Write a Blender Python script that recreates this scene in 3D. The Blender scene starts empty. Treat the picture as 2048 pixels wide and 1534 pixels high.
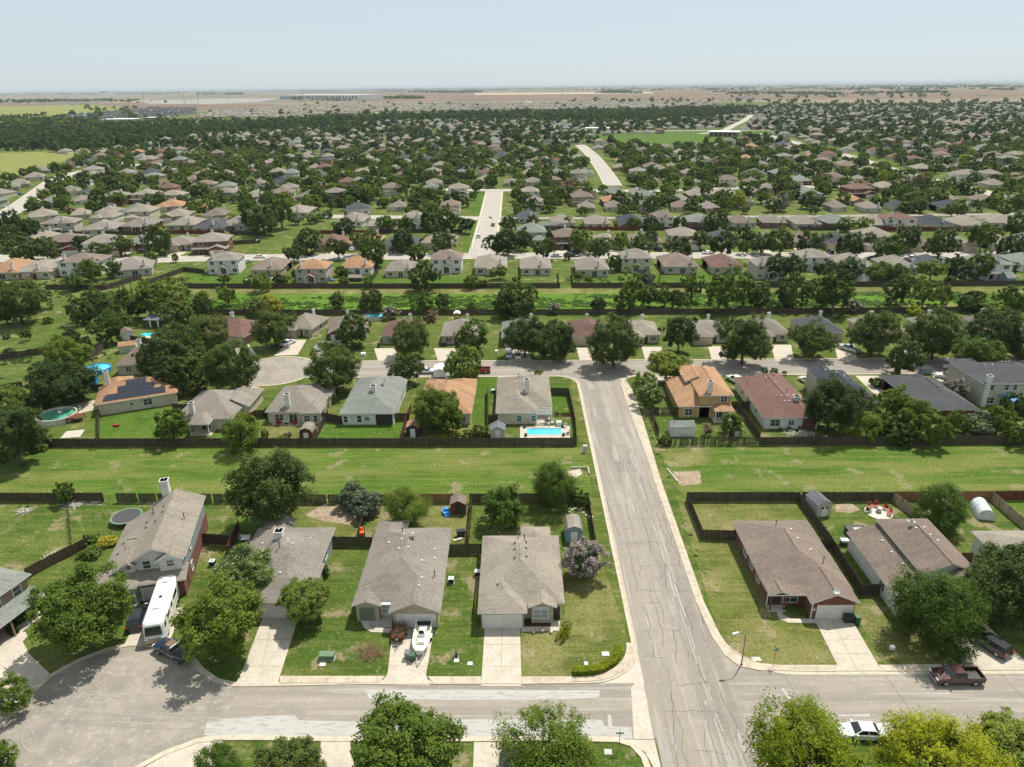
import bpy, math, random
import numpy as np
from mathutils import Matrix, Vector
R = math.radians
S = bpy.context.scene
COL = S.collection
random.seed(7)
# ---------------------------------------------------------------- camera
F, H, CX, CY = 1420.0, 66.0, 1024.0, 767.0      # photo pixels (2048 wide), flying height
ROLL = math.atan(22 / 2048.0)
TH = math.atan((CY - 171.0) / F * math.cos(ROLL))
PSI = math.atan(12 * math.cos(TH) / F)
fw = Vector((-math.sin(PSI) * math.cos(TH), math.cos(PSI) * math.cos(TH), -math.sin(TH)))
r0 = Vector((math.cos(PSI), math.sin(PSI), 0)); u0 = r0.cross(fw)
rr = math.cos(ROLL) * r0 - math.sin(ROLL) * u0
uu = math.sin(ROLL) * r0 + math.cos(ROLL) * u0
cam = bpy.data.objects.new('camera', bpy.data.cameras.new('camera')); COL.objects.link(cam)
cam.data.sensor_width = 36.0; cam.data.lens = F / 2048 * 36
cam.data.clip_start = 0.5; cam.data.clip_end = 60000
m = Matrix((rr, uu, -fw)).transposed().to_4x4(); m.translation = (0, 0, H)
cam.matrix_world = m
S.camera = cam


def at(px, py, z=0.0):
    d = fw * F + rr * (px - CX) + uu * (CY - py)
    t = (z - H) / d.z
    return (d.x * t, d.y * t)


def pix(x, y, z=0.0):
    v = Vector((x, y, z - H)); d = v.dot(fw)
    return (CX + F * v.dot(rr) / d, CY - F * v.dot(uu) / d) if d > 1 else (-9999, 9999)


# ---------------------------------------------------------------- sky and sun
SUN_AZ, SUN_EL = math.atan2(0.60, 0.80), R(62)     # azimuth from +Y towards +X
w = bpy.data.worlds.new('World'); S.world = w; w.use_nodes = True
nt = w.node_tree; nt.nodes.clear()
sky = nt.nodes.new('ShaderNodeTexSky'); sky.sky_type = 'NISHITA'; sky.sun_disc = False
sky.sun_elevation = SUN_EL; sky.sun_rotation = SUN_AZ
sky.altitude = 0; sky.air_density = 0.75; sky.dust_density = 0.7; sky.ozone_density = 5.0
bg = nt.nodes.new('ShaderNodeBackground'); bg.inputs['Strength'].default_value = 0.095
wo = nt.nodes.new('ShaderNodeOutputWorld')
wm_ = nt.nodes.new('ShaderNodeMix'); wm_.data_type = 'RGBA'; wm_.inputs[0].default_value = .80; wm_.inputs[7].default_value = (5.45, 6.1, 6.35, 1)   # pale summer haze veil
nt.links.new(sky.outputs[0], wm_.inputs[6]); nt.links.new(wm_.outputs[2], bg.inputs[0]); nt.links.new(bg.outputs[0], wo.inputs[0])
sd = bpy.data.lights.new('sun', 'SUN'); sd.energy = 4.2; sd.angle = R(0.6); sd.color = (1.0, 0.95, 0.86)
sun = bpy.data.objects.new('sun', sd); COL.objects.link(sun)
sv = Vector((math.sin(SUN_AZ) * math.cos(SUN_EL), math.cos(SUN_AZ) * math.cos(SUN_EL), math.sin(SUN_EL)))
sun.rotation_euler = sv.to_track_quat('Z', 'Y').to_euler(); sun.location = (0, 0, 200)
S.view_settings.view_transform = 'Standard'; S.view_settings.look = 'None'
S.view_settings.exposure = 0.40; S.view_settings.gamma = 1.0
S.cycles.max_bounces = 6; S.cycles.diffuse_bounces = 3; S.cycles.glossy_bounces = 2
S.cycles.transmission_bounces = 3; S.cycles.transparent_max_bounces = 4; S.cycles.volume_bounces = 0


# ---------------------------------------------------------------- helpers
def tag(o, label=None, cat=None, group=None, kind=None):
    if label: o['label'] = label
    if cat: o['category'] = cat
    if group: o['group'] = group
    if kind: o['kind'] = kind
    return o


def thing(name, x, y, z=0.0, rz=0.0, label=None, cat=None, group=None):
    o = bpy.data.objects.new(name, None); COL.objects.link(o)
    o.location = (x, y, z); o.rotation_euler = (0, 0, rz); o.empty_display_size = .3
    return tag(o, label, cat, group)


KIDS = {}


def copy_tree(o, parent=None):
    c = o.copy(); COL.objects.link(c); c.parent = parent
    for ch in KIDS.get(o.name, []):
        copy_tree(ch, c)
    if parent is not None: KIDS.setdefault(parent.name, []).append(c)
    return c


class MB:
    def __init__(s): s.v = []; s.f = []; s.m = []; s.T = None
    def add(s, vs, fs, mi=0):
        b = len(s.v)
        if s.T is not None: vs = [tuple(s.T @ Vector(p)) for p in vs]
        s.v += [tuple(p) for p in vs]
        for f in fs: s.f.append(tuple(b + i for i in f)); s.m.append(mi)
        return s
    def box(s, x0, y0, z0, x1, y1, z1, mi=0, bot=True):
        s.add([(x0, y0, z0), (x1, y0, z0), (x1, y1, z0), (x0, y1, z0), (x0, y0, z1), (x1, y0, z1), (x1, y1, z1), (x0, y1, z1)],
              ([(3, 2, 1, 0)] if bot else []) + [(4, 5, 6, 7), (0, 1, 5, 4), (1, 2, 6, 5), (2, 3, 7, 6), (3, 0, 4, 7)], mi)
        return s
    def beam(s, a, b, wd, ht, mi=0):
        a = Vector(a); b = Vector(b); d = (b - a); h = Vector((-d.y, d.x, 0))
        h = h.normalized() * wd / 2 if h.length > 1e-6 else Vector((wd / 2, 0, 0))
        n = d.normalized().cross(h.normalized()) * ht / 2
        s.add([a - h - n, a + h - n, a + h + n, a - h + n, b - h - n, b + h - n, b + h + n, b - h + n],
              [(0, 1, 2, 3), (7, 6, 5, 4), (0, 4, 5, 1), (1, 5, 6, 2), (2, 6, 7, 3), (3, 7, 4, 0)], mi); return s
    def cyl(s, x, y, z0, z1, r, n=12, mi=0, r2=None, cap=True):
        r2 = r if r2 is None else r2
        vs = [(x + r * math.cos(2 * math.pi * i / n), y + r * math.sin(2 * math.pi * i / n), z0) for i in range(n)] + \
             [(x + r2 * math.cos(2 * math.pi * i / n), y + r2 * math.sin(2 * math.pi * i / n), z1) for i in range(n)]
        fs = [(i, (i + 1) % n, n + (i + 1) % n, n + i) for i in range(n)]
        if cap: fs += [tuple(range(n, 2 * n)), tuple(range(n - 1, -1, -1))]
        return s.add(vs, fs, mi)
    def tube(s, a, b, ra, rb=None, n=6, mi=0):
        a = Vector(a); b = Vector(b); rb = ra if rb is None else rb
        d = (b - a).normalized(); p = d.orthogonal().normalized(); q = d.cross(p)
        vs = []
        for c, r in ((a, ra), (b, rb)):
            for i in range(n):
                t = 2 * math.pi * i / n; vs.append(c + (p * math.cos(t) + q * math.sin(t)) * r)
        return s.add(vs, [(i, (i + 1) % n, n + (i + 1) % n, n + i) for i in range(n)] + [tuple(range(n, 2 * n)), tuple(range(n - 1, -1, -1))], mi)
    def wheel(s, x, y, z, r, wd, mi=0, mi2=1):      # axis along local Y
        n = 16
        for k, (rad, hw, mm) in enumerate(((r, wd / 2, mi), (r * .62, wd / 2 + .012, mi2))):
            vs = [(x + rad * math.cos(2 * math.pi * i / n), y + sg * hw, z + rad * math.sin(2 * math.pi * i / n)) for sg in (-1, 1) for i in range(n)]
            s.add(vs, [(i, (i + 1) % n, n + (i + 1) % n, n + i) for i in range(n)] + [tuple(range(n, 2 * n)), tuple(range(n - 1, -1, -1))], mm)
        return s
    def poly(s, pts, z=0.0, mi=0):
        a = sum(pts[i][0] * pts[(i + 1) % len(pts)][1] - pts[(i + 1) % len(pts)][0] * pts[i][1] for i in range(len(pts)))
        if a < 0: pts = pts[::-1]
        return s.add([(p[0], p[1], z) for p in pts], [tuple(range(len(pts)))], mi)
    def prism(s, pts, z0, z1, mi=0, mi_side=None):
        a = sum(pts[i][0] * pts[(i + 1) % len(pts)][1] - pts[(i + 1) % len(pts)][0] * pts[i][1] for i in range(len(pts)))
        if a < 0: pts = pts[::-1]
        n = len(pts); b = [(p[0], p[1], z0) for p in pts] + [(p[0], p[1], z1) for p in pts]
        s.add(b, [tuple(range(n, 2 * n)), tuple(range(n - 1, -1, -1))], mi)
        s.add(b, [(i, (i + 1) % n, n + (i + 1) % n, n + i) for i in range(n)], mi if mi_side is None else mi_side)
        return s
    def sheet(s, quads, mi=0):
        for q in quads: s.add(q, [tuple(range(len(q)))], mi)
        return s
    def ribbon(s, pts, wd, z, mi=0, h=0.0):
        n = len(pts); L = []; Rr = []
        for i in range(n):
            a = Vector(pts[max(i - 1, 0)]); b = Vector(pts[min(i + 1, n - 1)]); d = (b - a).normalized()
            nn = Vector((-d.y, d.x)); p = Vector(pts[i]); L.append(p + nn * wd / 2); Rr.append(p - nn * wd / 2)
        for i in range(n - 1):
            q = [L[i], Rr[i], Rr[i + 1], L[i + 1]]
            if h <= 0: s.add([(p.x, p.y, z) for p in q], [(0, 1, 2, 3)], mi)
            else:
                s.add([(p.x, p.y, z) for p in q] + [(p.x, p.y, z + h) for p in q], [(4, 5, 6, 7), (0, 1, 5, 4), (2, 3, 7, 6), (1, 2, 6, 5), (3, 0, 4, 7)], mi)
        return s
    def mesh(s, name, mats, smooth=False):
        me = bpy.data.meshes.new(name); me.from_pydata(s.v, [], s.f)
        for mm in (mats if isinstance(mats, (list, tuple)) else [mats]): me.materials.append(mm)
        if any(s.m): me.polygons.foreach_set('material_index', s.m)
        if smooth: me.polygons.foreach_set('use_smooth', [True] * len(s.f))
        me.update(); return me
    def build(s, name, mats, parent=None, smooth=False):
        return link(name, s.mesh(name, mats, smooth), parent)


def link(name, me, parent=None):
    o = bpy.data.objects.new(name, me); COL.objects.link(o)
    if parent is not None: o.parent = parent; KIDS.setdefault(parent.name, []).append(o)
    return o


def struct(o): o['kind'] = 'structure'; return o


def np_mesh(name, V, FQ, mats, mi=None, tint=None, n=4):
    """many n-gons (n=3/4) from numpy arrays"""
    me = bpy.data.meshes.new(name); V = np.asarray(V, np.float32); FQ = np.asarray(FQ, np.int32)
    me.vertices.add(len(V)); me.vertices.foreach_set('co', V.ravel())
    me.loops.add(FQ.size); me.loops.foreach_set('vertex_index', FQ.ravel())
    me.polygons.add(len(FQ)); me.polygons.foreach_set('loop_start', np.arange(0, FQ.size, n, dtype=np.int32))
    me.polygons.foreach_set('loop_total', np.full(len(FQ), n, np.int32))
    for mm in mats: me.materials.append(mm)
    if mi is not None: me.polygons.foreach_set('material_index', np.asarray(mi, np.int32))
    if tint is not None:
        a = me.attributes.new('tint', 'FLOAT', 'FACE'); a.data.foreach_set('value', np.asarray(tint, np.float32))
    me.update(calc_edges=True); return me


# ---------------------------------------------------------------- materials
def new_mat(name):
    mt = bpy.data.materials.new(name); mt.use_nodes = True
    t = mt.node_tree; b = t.nodes['Principled BSDF']
    return mt, t, b


def noise(t, scale, vec=None, det=4.0, obj=False, rough=.6, loc=None):
    n = t.nodes.new('ShaderNodeTexNoise'); n.inputs['Scale'].default_value = scale
    n.inputs['Detail'].default_value = det; n.inputs['Roughness'].default_value = rough
    g = t.nodes.new('ShaderNodeTexCoord') if obj else t.nodes.new('ShaderNodeNewGeometry')
    src = g.outputs['Object'] if obj else g.outputs['Position']
    if vec or loc:
        mp = t.nodes.new('ShaderNodeMapping')
        if vec: mp.inputs['Scale'].default_value = vec
        if loc: mp.inputs['Location'].default_value = loc
        t.links.new(src, mp.inputs['Vector']); src = mp.outputs[0]
    t.links.new(src, n.inputs['Vector'])
    return n.outputs[0]


def ramp(t, fac, lo, hi):
    r = t.nodes.new('ShaderNodeMapRange'); r.inputs['From Min'].default_value = lo; r.inputs['From Max'].default_value = hi
    t.links.new(fac, r.inputs['Value']); return r.outputs[0]


def mix(t, fac, a, b, mode='MIX'):
    n = t.nodes.new('ShaderNodeMix'); n.data_type = 'RGBA'; n.blend_type = mode
    if isinstance(fac, (int, float)): n.inputs[0].default_value = fac
    else: t.links.new(fac, n.inputs[0])
    for i, c in ((6, a), (7, b)):
        if isinstance(c, (tuple, list)): n.inputs[i].default_value = (*c[:3], 1)
        else: t.links.new(c, n.inputs[i])
    return n.outputs[2]


def scale_col(t, col, val):         # col * val (value socket)
    n = t.nodes.new('ShaderNodeVectorMath'); n.operation = 'SCALE'
    t.links.new(col, n.inputs[0]); t.links.new(val, n.inputs[3]); return n.outputs[0]


def mat(name, layers, rough=.85, spec=.3, metal=0.0, bump=None, rnd=0.0, coat=0.0, obj=False):
    """layers: [base] + [(colour, scale, lo, hi, vec)]"""
    mt, t, b = new_mat(name); col = layers[0]
    for L in layers[1:]:
        c, sc, lo, hi = L[:4]; vec = L[4] if len(L) > 4 else None
        fac = ramp(t, noise(t, sc, vec, obj=obj, loc=(sc * 3.1, 7 * sc, 0)), .5 + (lo - .5) * .7, .5 + (hi - .5) * .62)
        if len(L) > 5:
            mm = t.nodes.new('ShaderNodeMath'); mm.operation = 'MULTIPLY'; mm.inputs[1].default_value = L[5]
            t.links.new(fac, mm.inputs[0]); fac = mm.outputs[0]
        col = mix(t, fac, col, c)
    if rnd:
        oi = t.nodes.new('ShaderNodeObjectInfo'); r = ramp(t, oi.outputs['Random'], 0, 1)
        t.nodes[-1].inputs['To Min'].default_value = 1 - rnd; t.nodes[-1].inputs['To Max'].default_value = 1 + rnd
        if isinstance(col, (tuple, list)): col = mix(t, 0.0, col, col)
        col = scale_col(t, col, r)
    if isinstance(col, (tuple, list)): b.inputs['Base Color'].default_value = (*col, 1)
    else: t.links.new(col, b.inputs['Base Color'])
    b.inputs['Roughness'].default_value = rough; b.inputs['Specular IOR Level'].default_value = spec
    b.inputs['Metallic'].default_value = metal
    if coat: b.inputs['Coat Weight'].default_value = coat; b.inputs['Coat Roughness'].default_value = .08
    if bump:
        bn = t.nodes.new('ShaderNodeBump'); bn.inputs['Strength'].default_value = bump[1]; bn.inputs['Distance'].default_value = bump[2] if len(bump) > 2 else .05
        t.links.new(noise(t, bump[0], obj=obj), bn.inputs['Height']); t.links.new(bn.outputs[0], b.inputs['Normal'])
    return mt


def grass(name, g1, g2, dry, dirt, dry_amt=.55, dirt_amt=.68, vec=None):
    dk = tuple(c * .62 for c in g1); st = (.12, 1.4, 1)
    return mat(name, [g1, (g2, .07, .38, .62, vec), (dk, .28, .5, .66, vec, .55), (dry, .11, dry_amt - .04, dry_amt + .2, vec, .8), (dry, .8, .46, .68, st, .5), (dirt, .22, dirt_amt - .05, dirt_amt + .06, None, .75),
                      (dk, 2.6, .48, .7, None, .6), (tuple(c * 1.35 for c in g2), 5, .5, .75, None, .5), (dirt, 1.7, .62, .76, None, .5)],
               rough=.95, spec=.1, bump=(6, .8, .15))


M = {}
G1, G2, DRY, DIRT = (.056, .100, .014), (.084, .128, .020), (.185, .180, .055), (.31, .245, .155)
M['grass'] = grass('grass', G1, G2, DRY, DIRT)
M['lawn'] = grass('lawn', (.050, .096, .012), (.078, .124, .019), (.17, .17, .05), DIRT, .56, .64)
M['lush'] = grass('lush_lawn', (.050, .112, .010), (.070, .138, .014), (.12, .155, .03), DIRT, .6, .8)
M['dry'] = grass('dry_lawn', (.085, .115, .020), (.125, .145, .030), (.235, .21, .085), DIRT, .46, .66)
M['weeds'] = grass('weed_ground', (.07, .16, .014), (.10, .20, .02), (.14, .2, .03), DIRT, .6, .9)
M['meadow'] = grass('meadow', (.16, .19, .045), (.2, .22, .055), (.25, .24, .08), DIRT, .5, .9)
M['swale'] = grass('swale', (.056, .118, .012), (.085, .150, .018), (.19, .19, .055), (.27, .22, .13), .50, .68, (.35, 1.6, 1))
M['dirt'] = mat('dirt', [(.27, .2, .14), ((.36, .29, .21), .8, .4, .6), ((.15, .11, .07), 2.5, .5, .7, None, .6)], .95, .1)
M['mulch'] = mat('mulch', [(.045, .022, .015), ((.09, .05, .035), 6, .4, .6)], .95, .1)
asp = lambda n, v: mat(n, [(.32, .28, .225), ((.225, .198, .165), .25, .35, .7, v, .9), ((.26, .235, .205), .8, .4, .62, None, .5), ((.40, .37, .33), .9, .55, .75, v, .6), ((.17, .155, .14), .12, .58, .75, None, .35),
                           ((.44, .42, .39), 2.0, .62, .78, None, .4), ((.21, .195, .175), 14, .5, .7, None, .3)], .92, .2, bump=(20, .3, .02))
M['asphalt_y'] = asp('asphalt', (1.5, .06, 1))
M['asphalt_x'] = asp('asphalt', (.06, 1.5, 1))
M['asphalt'] = asp('asphalt', None)
M['old_road'] = mat('pale_road', [(.42, .39, .34), ((.33, .305, .265), .4, .4, .7), ((.3, .28, .25), 3, .5, .7, None, .4)], .9, .2)
M['worn'] = mat('worn_patch', [(.36, .33, .29), ((.29, .265, .23), 2.5, .42, .58)], .92, .2)
M['crack'] = mat('tar_crack', [(.085, .08, .075)], .7, .3)
M['patch'] = mat('patch_concrete', [(.415, .40, .37), ((.35, .335, .305), .7, .5, .7, (.3, 1.5, 1), .6), ((.27, .255, .24), 1.6, .56, .68, (.4, 2, 1), .8), ((.40, .385, .36), 9, .4, .7, None, .4)], .9, .2)
M['concrete'] = mat('concrete', [(.50, .445, .365), ((.42, .365, .295), .6, .4, .7, None, .7), ((.31, .27, .22), 2.2, .56, .75, None, .5), ((.56, .51, .43), 8, .5, .7, None, .3)], .9, .2)
M['walk'] = mat('sidewalk', [(.50, .43, .335), ((.39, .33, .25), .8, .4, .7), ((.3, .25, .19), 4, .6, .8, None, .4)], .9, .2)
M['yardpave'] = mat('yard_paving', [(.27, .255, .23), ((.2, .2, .17), .01, .4, .6), ((.42, .41, .39), .05, .55, .65)], .9, .2)
M['kerb'] = mat('kerb', [(.52, .455, .355), ((.44, .37, .28), 1.1, .45, .7), ((.3, .26, .2), 5, .6, .8, None, .4)], .9, .2)
M['joint'] = mat('joint', [(.17, .16, .09), ((.3, .26, .2), 1.5, .4, .6)], .95, .1)
def shingle(name, c):
    c = tuple(x * .82 for x in c); d = tuple(x * .60 for x in c); l = tuple(min(1, x * 1.28) for x in c)
    return mat(name, [c, (d, 3.6, .45, .68, (1, 1, 2.2), .7), (l, 7, .5, .7, (1, 1, 2), .6), (d, .55, .46, .72, (.25, 1.9, .25), .42), (d, 1.0, .46, .6, (1.4, 1.4, 13), .55), (l, .22, .45, .7, None, .3)], .93, .15, rnd=.09, bump=(9, .4, .03))
RC = {'t': (.30, .265, .225), 'b': (.255, .20, .165), 'g': (.25, .265, .235), 'd': (.10, .102, .108), 'o': (.46, .27, .155), 'r': (.215, .125, .105), 'w': (.33, .29, .235), 'k': (.07, .075, .09)}
RN = {'t': 'tan grey', 'b': 'brown', 'g': 'pale grey', 'd': 'charcoal', 'o': 'orange', 'r': 'reddish brown', 'w': 'light tan', 'k': 'blue black'}
for k, c in RC.items(): M['roof_' + k] = shingle('shingle', c)
def siding(name, c):
    return mat(name, [c, (tuple(x * .8 for x in c), .8, .4, .8), (tuple(x * .72 for x in c), 3, .5, .7, (.1, .1, 3), .4)], .75, .3)
M['white'] = siding('white_siding', (.70, .69, .64))
M['cream'] = siding('cream_siding', (.56, .50, .38))
M['tan'] = siding('tan_siding', (.42, .34, .22))
M['beige'] = siding('beige_siding', (.47, .44, .36))
M['green'] = siding('sage_siding', (.40, .43, .33))
M['bluegrey'] = siding('blue_siding', (.26, .31, .32))
M['gold'] = siding('gold_siding', (.50, .35, .17))
def brick(name, a, b_, mo, sc=1.0):
    mt, t, b = new_mat(name); n = t.nodes.new('ShaderNodeTexBrick'); n.inputs['Scale'].default_value = sc
    n.inputs['Color1'].default_value = (*a, 1); n.inputs['Color2'].default_value = (*b_, 1); n.inputs['Mortar'].default_value = (*mo, 1)
    n.inputs['Brick Width'].default_value = .4; n.inputs['Row Height'].default_value = .16; n.inputs['Mortar Size'].default_value = .015
    g = t.nodes.new('ShaderNodeNewGeometry'); sx = t.nodes.new('ShaderNodeSeparateXYZ'); cb = t.nodes.new('ShaderNodeCombineXYZ')
    ad = t.nodes.new('ShaderNodeMath'); t.links.new(g.outputs['Position'], sx.inputs[0]); t.links.new(sx.outputs[0], ad.inputs[0]); t.links.new(sx.outputs[1], ad.inputs[1])
    t.links.new(ad.outputs[0], cb.inputs[0]); t.links.new(sx.outputs[2], cb.inputs[1]); t.links.new(cb.outputs[0], n.inputs['Vector'])
    t.links.new(mix(t, ramp(t, noise(t, 1.2), .3, .7), n.outputs[0], tuple(x * .75 for x in a)), b.inputs['Base Color']); b.inputs['Roughness'].default_value = .9
    return mt
M['brick'] = brick('red_brick', (.20, .06, .04), (.13, .04, .03), (.3, .25, .2))
M['tanbrick'] = brick('tan_brick', (.33, .22, .14), (.25, .16, .10), (.4, .35, .28))
M['stone'] = brick('limestone', (.52, .45, .34), (.40, .34, .25), (.35, .3, .22), .6)
M['trim'] = mat('white_trim', [(.74, .73, .70)], .6, .4)
M['glass'] = mat('window_glass', [(.035, .042, .05)], .12, .6)
M['curtain'] = mat('blind_glass', [(.30, .33, .36)], .3, .5)
M['door'] = mat('garage_panel', [(.70, .69, .65), ((.6, .59, .56), 1, .4, .7)], .6, .3)
M['doortan'] = mat('garage_panel_tan', [(.52, .44, .32)], .6, .3)
M['darkdoor'] = mat('front_door', [(.06, .045, .04)], .5, .4)
M['dark'] = mat('dark_recess', [(.05, .045, .04)], .9, .2)  # near-black colour paints in the shade of entries, patios and open sheds
M['vent'] = mat('vent_metal', [(.50, .48, .46)], .5, .4)
M['ventd'] = mat('vent_dark', [(.06, .06, .06)], .6, .3)
wood = lambda n, c: mat(n, [c, (tuple(x * .55 for x in c), 1.2, .4, .7, (3, 3, .25)), (tuple(min(1, x * 1.6) for x in c), 3.5, .55, .75, (4, 4, .2), .6)], .9, .15)
M['fence'] = wood('weathered_wood', (.085, .068, .052))
M['fence_new'] = wood('cedar_wood', (.27, .145, .075))
M['fence_tan'] = wood('pale_wood', (.33, .27, .18))
M['fence_red'] = wood('red_wood', (.16, .055, .035))
M['post'] = wood('post_wood', (.10, .075, .055))
M['bark'] = mat('bark', [(.11, .085, .06), ((.2, .17, .13), 4, .4, .7, (3, 3, .5))], .95, .1, obj=True)
M['metal'] = mat('galvanised_metal', [(.45, .46, .46)], .4, .5, .6)
M['lampmetal'] = mat('lamp_pole', [(.22, .22, .21)], .5, .4, .5)
M['black'] = mat('black_plastic', [(.02, .02, .022)], .45, .4)
M['rubber'] = mat('tyre_rubber', [(.025, .025, .025)], .85, .2)
M['rim'] = mat('wheel_rim', [(.5, .5, .5)], .35, .5, .7)
M['utilgreen'] = mat('utility_green', [(.13, .2, .12)], .6, .3)
M['bingreen'] = mat('bin_green', [(.05, .12, .05)], .5, .3)
M['whitep'] = mat('white_plastic', [(.78, .78, .76)], .5, .4)
M['water'] = mat('pool_water', [(.05, .50, .62), ((.12, .66, .74), .8, .4, .7)], .05, .5)
M['gwater'] = mat('green_pool_water', [(.08, .34, .22), ((.12, .42, .28), .5, .4, .7)], .06, .5)
M['poolblue'] = mat('pool_liner', [(.03, .22, .45)], .4, .4)
M['red'] = mat('red_paint', [(.35, .02, .02)], .5, .4)
M['blue'] = mat('blue_tarp', [(.04, .25, .6)], .5, .4)
M['orange'] = mat('orange_paint', [(.6, .12, .02)], .5, .4)
M['solar'] = mat('solar_cell', [(.025, .03, .045)], .2, .5)
M['teal'] = mat('teal_sign', [(.02, .16, .10)], .5, .4)
M['brush'] = mat('dry_brush', [(.28, .18, .11), ((.18, .11, .07), 3, .4, .6)], .95, .1)
M['stonew'] = mat('pale_stone', [(.62, .58, .5), ((.45, .42, .36), 3, .4, .6)], .9, .2)
M['shedblue'] = siding('shed_blue', (.25, .34, .42))
M['shedgrey'] = siding('shed_grey', (.50, .48, .42))
M['greyroof'] = shingle('shingle', (.19, .20, .215))
def paint(name, c): return mat(name, [c], .28, .5, .0, coat=.7)
PC = {'white': (.78, .78, .76), 'black': (.015, .016, .02), 'maroon': (.055, .014, .014), 'navy': (.02, .03, .055), 'silver': (.48, .50, .52), 'grey': (.16, .17, .18), 'red': (.32, .02, .02), 'blue': (.05, .12, .3), 'orange': (.6, .2, .04), 'tan': (.4, .32, .2)}
for k, c in PC.items(): M['car_' + k] = paint('car_paint', c)
M['carglass'] = mat('car_glass', [(.02, .024, .03)], .06, .7)
M['lamp_red'] = mat('tail_lamp', [(.4, .01, .01)], .2, .5)
M['lamp_clear'] = mat('head_lamp', [(.75, .76, .78)], .15, .6)


def leafmat(name, a, b_, dark, hue=.06):
    mt, t, b = new_mat(name)
    at_ = t.nodes.new('ShaderNodeAttribute'); at_.attribute_name = 'tint'
    col = mix(t, at_.outputs['Fac'], a, b_)
    col = mix(t, ramp(t, noise(t, .9, obj=False), .45, .75), col, dark)
    oi = t.nodes.new('ShaderNodeObjectInfo')
    hs = t.nodes.new('ShaderNodeHueSaturation'); mr = t.nodes.new('ShaderNodeMapRange')
    t.links.new(oi.outputs['Random'], mr.inputs[0]); mr.inputs[3].default_value = .5 - hue * .28; mr.inputs[4].default_value = .5 + hue * .3
    t.links.new(mr.outputs[0], hs.inputs['Hue']); t.links.new(col, hs.inputs['Color'])
    mr2 = t.nodes.new('ShaderNodeMapRange'); t.links.new(oi.outputs['Random'], mr2.inputs[0]); mr2.inputs[3].default_value = 1.28; mr2.inputs[4].default_value = .72
    t.links.new(mr2.outputs[0], hs.inputs['Value'])
    t.links.new(hs.outputs[0], b.inputs['Base Color']); b.inputs['Roughness'].default_value = .55; b.inputs['Specular IOR Level'].default_value = .12
    tr = t.nodes.new('ShaderNodeBsdfTranslucent'); ms = t.nodes.new('ShaderNodeMixShader'); ms.inputs[0].default_value = .38
    t.links.new(hs.outputs[0], tr.inputs[0]); out = t.nodes['Material Output']
    t.links.new(b.outputs[0], ms.inputs[1]); t.links.new(tr.outputs[0], ms.inputs[2]); t.links.new(ms.outputs[0], out.inputs[0])
    return mt


M['leaf_oak'] = leafmat('oak_leaves', (.070,.108,.024), (.125,.172,.038), (.050,.078,.018))
M['leaf_ash'] = leafmat('ash_leaves', (.088,.142,.016), (.165,.235,.034), (.060,.100,.014))
M['leaf_light'] = leafmat('light_leaves', (.125,.185,.024), (.23,.295,.05), (.085,.135,.02))
M['leaf_feather'] = leafmat('feathery_leaves', (.088,.145,.016), (.165,.24,.032), (.060,.100,.014))
M['leaf_yellow'] = leafmat('yellow_green_leaves', (.17,.22,.008), (.31,.35,.014), (.10,.15,.010))
M['leaf_silver'] = leafmat('silver_leaves', (0.103, 0.140, 0.079), (0.182, 0.224, 0.145), (0.061, 0.085, 0.043))
M['leaf_gold'] = leafmat('gold_leaves', (0.266, 0.278, 0.024), (0.460, 0.436, 0.048), (0.145, 0.182, 0.024))
M['leaf_hedge'] = leafmat('hedge_leaves', (.24, .30, .012), (.36, .40, .02), (.15, .21, .01), .01) #(0.157, 0.230, 0.012), (0.266, 0.327, 0.022), (0.085, 0.145, 0.012), .01)
M['leaf_bush'] = leafmat('bush_leaves', (.070,.112,.018), (.125,.18,.028), (.048,.078,.014))
M['leaf_crape'] = leafmat('crape_leaves', (0.088, 0.140, 0.053), (0.140, 0.194, 0.070), (0.053, 0.079, 0.035), .01)
M['bloom'] = leafmat('pink_bloom', (.55, .36, .42), (.72, .55, .60), (.42, .28, .32), .01)
M['bloomw'] = leafmat('white_bloom', (.5, .5, .36), (.68, .66, .55), (.3, .33, .18), .01)
M['leaf_brown'] = leafmat('dry_leaves', (0.246, 0.176, 0.105), (0.386, 0.264, 0.176), (0.124, 0.105, 0.053))
M['leaf_far'] = leafmat('far_leaves', (.072,.110,.020), (.135,.185,.036), (.050,.080,.016))
M['weedleaf'] = leafmat('weed_leaves', (.085, .175, .018), (.15, .255, .035), (.06, .125, .016), .01)
M['brushleaf'] = leafmat('brush_leaves', (.10, .15, .03), (.19, .23, .06), (.07, .10, .02), .01)
# ================================================================ GROUND, ROADS
def P(*pts): return [at(*p) for p in pts]
rnd = random.Random(11)
g = MB().poly([(-30000, -2000), (30000, -2000), (30000, 40000), (-30000, 40000)], 0).build('ground', M['grass']); struct(g)


LZ = [.002]
def lawn(name, pts, m_, z=.004): LZ[0] += .0003; return struct(MB().poly(pts, LZ[0]).build(name, M[m_]))


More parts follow.
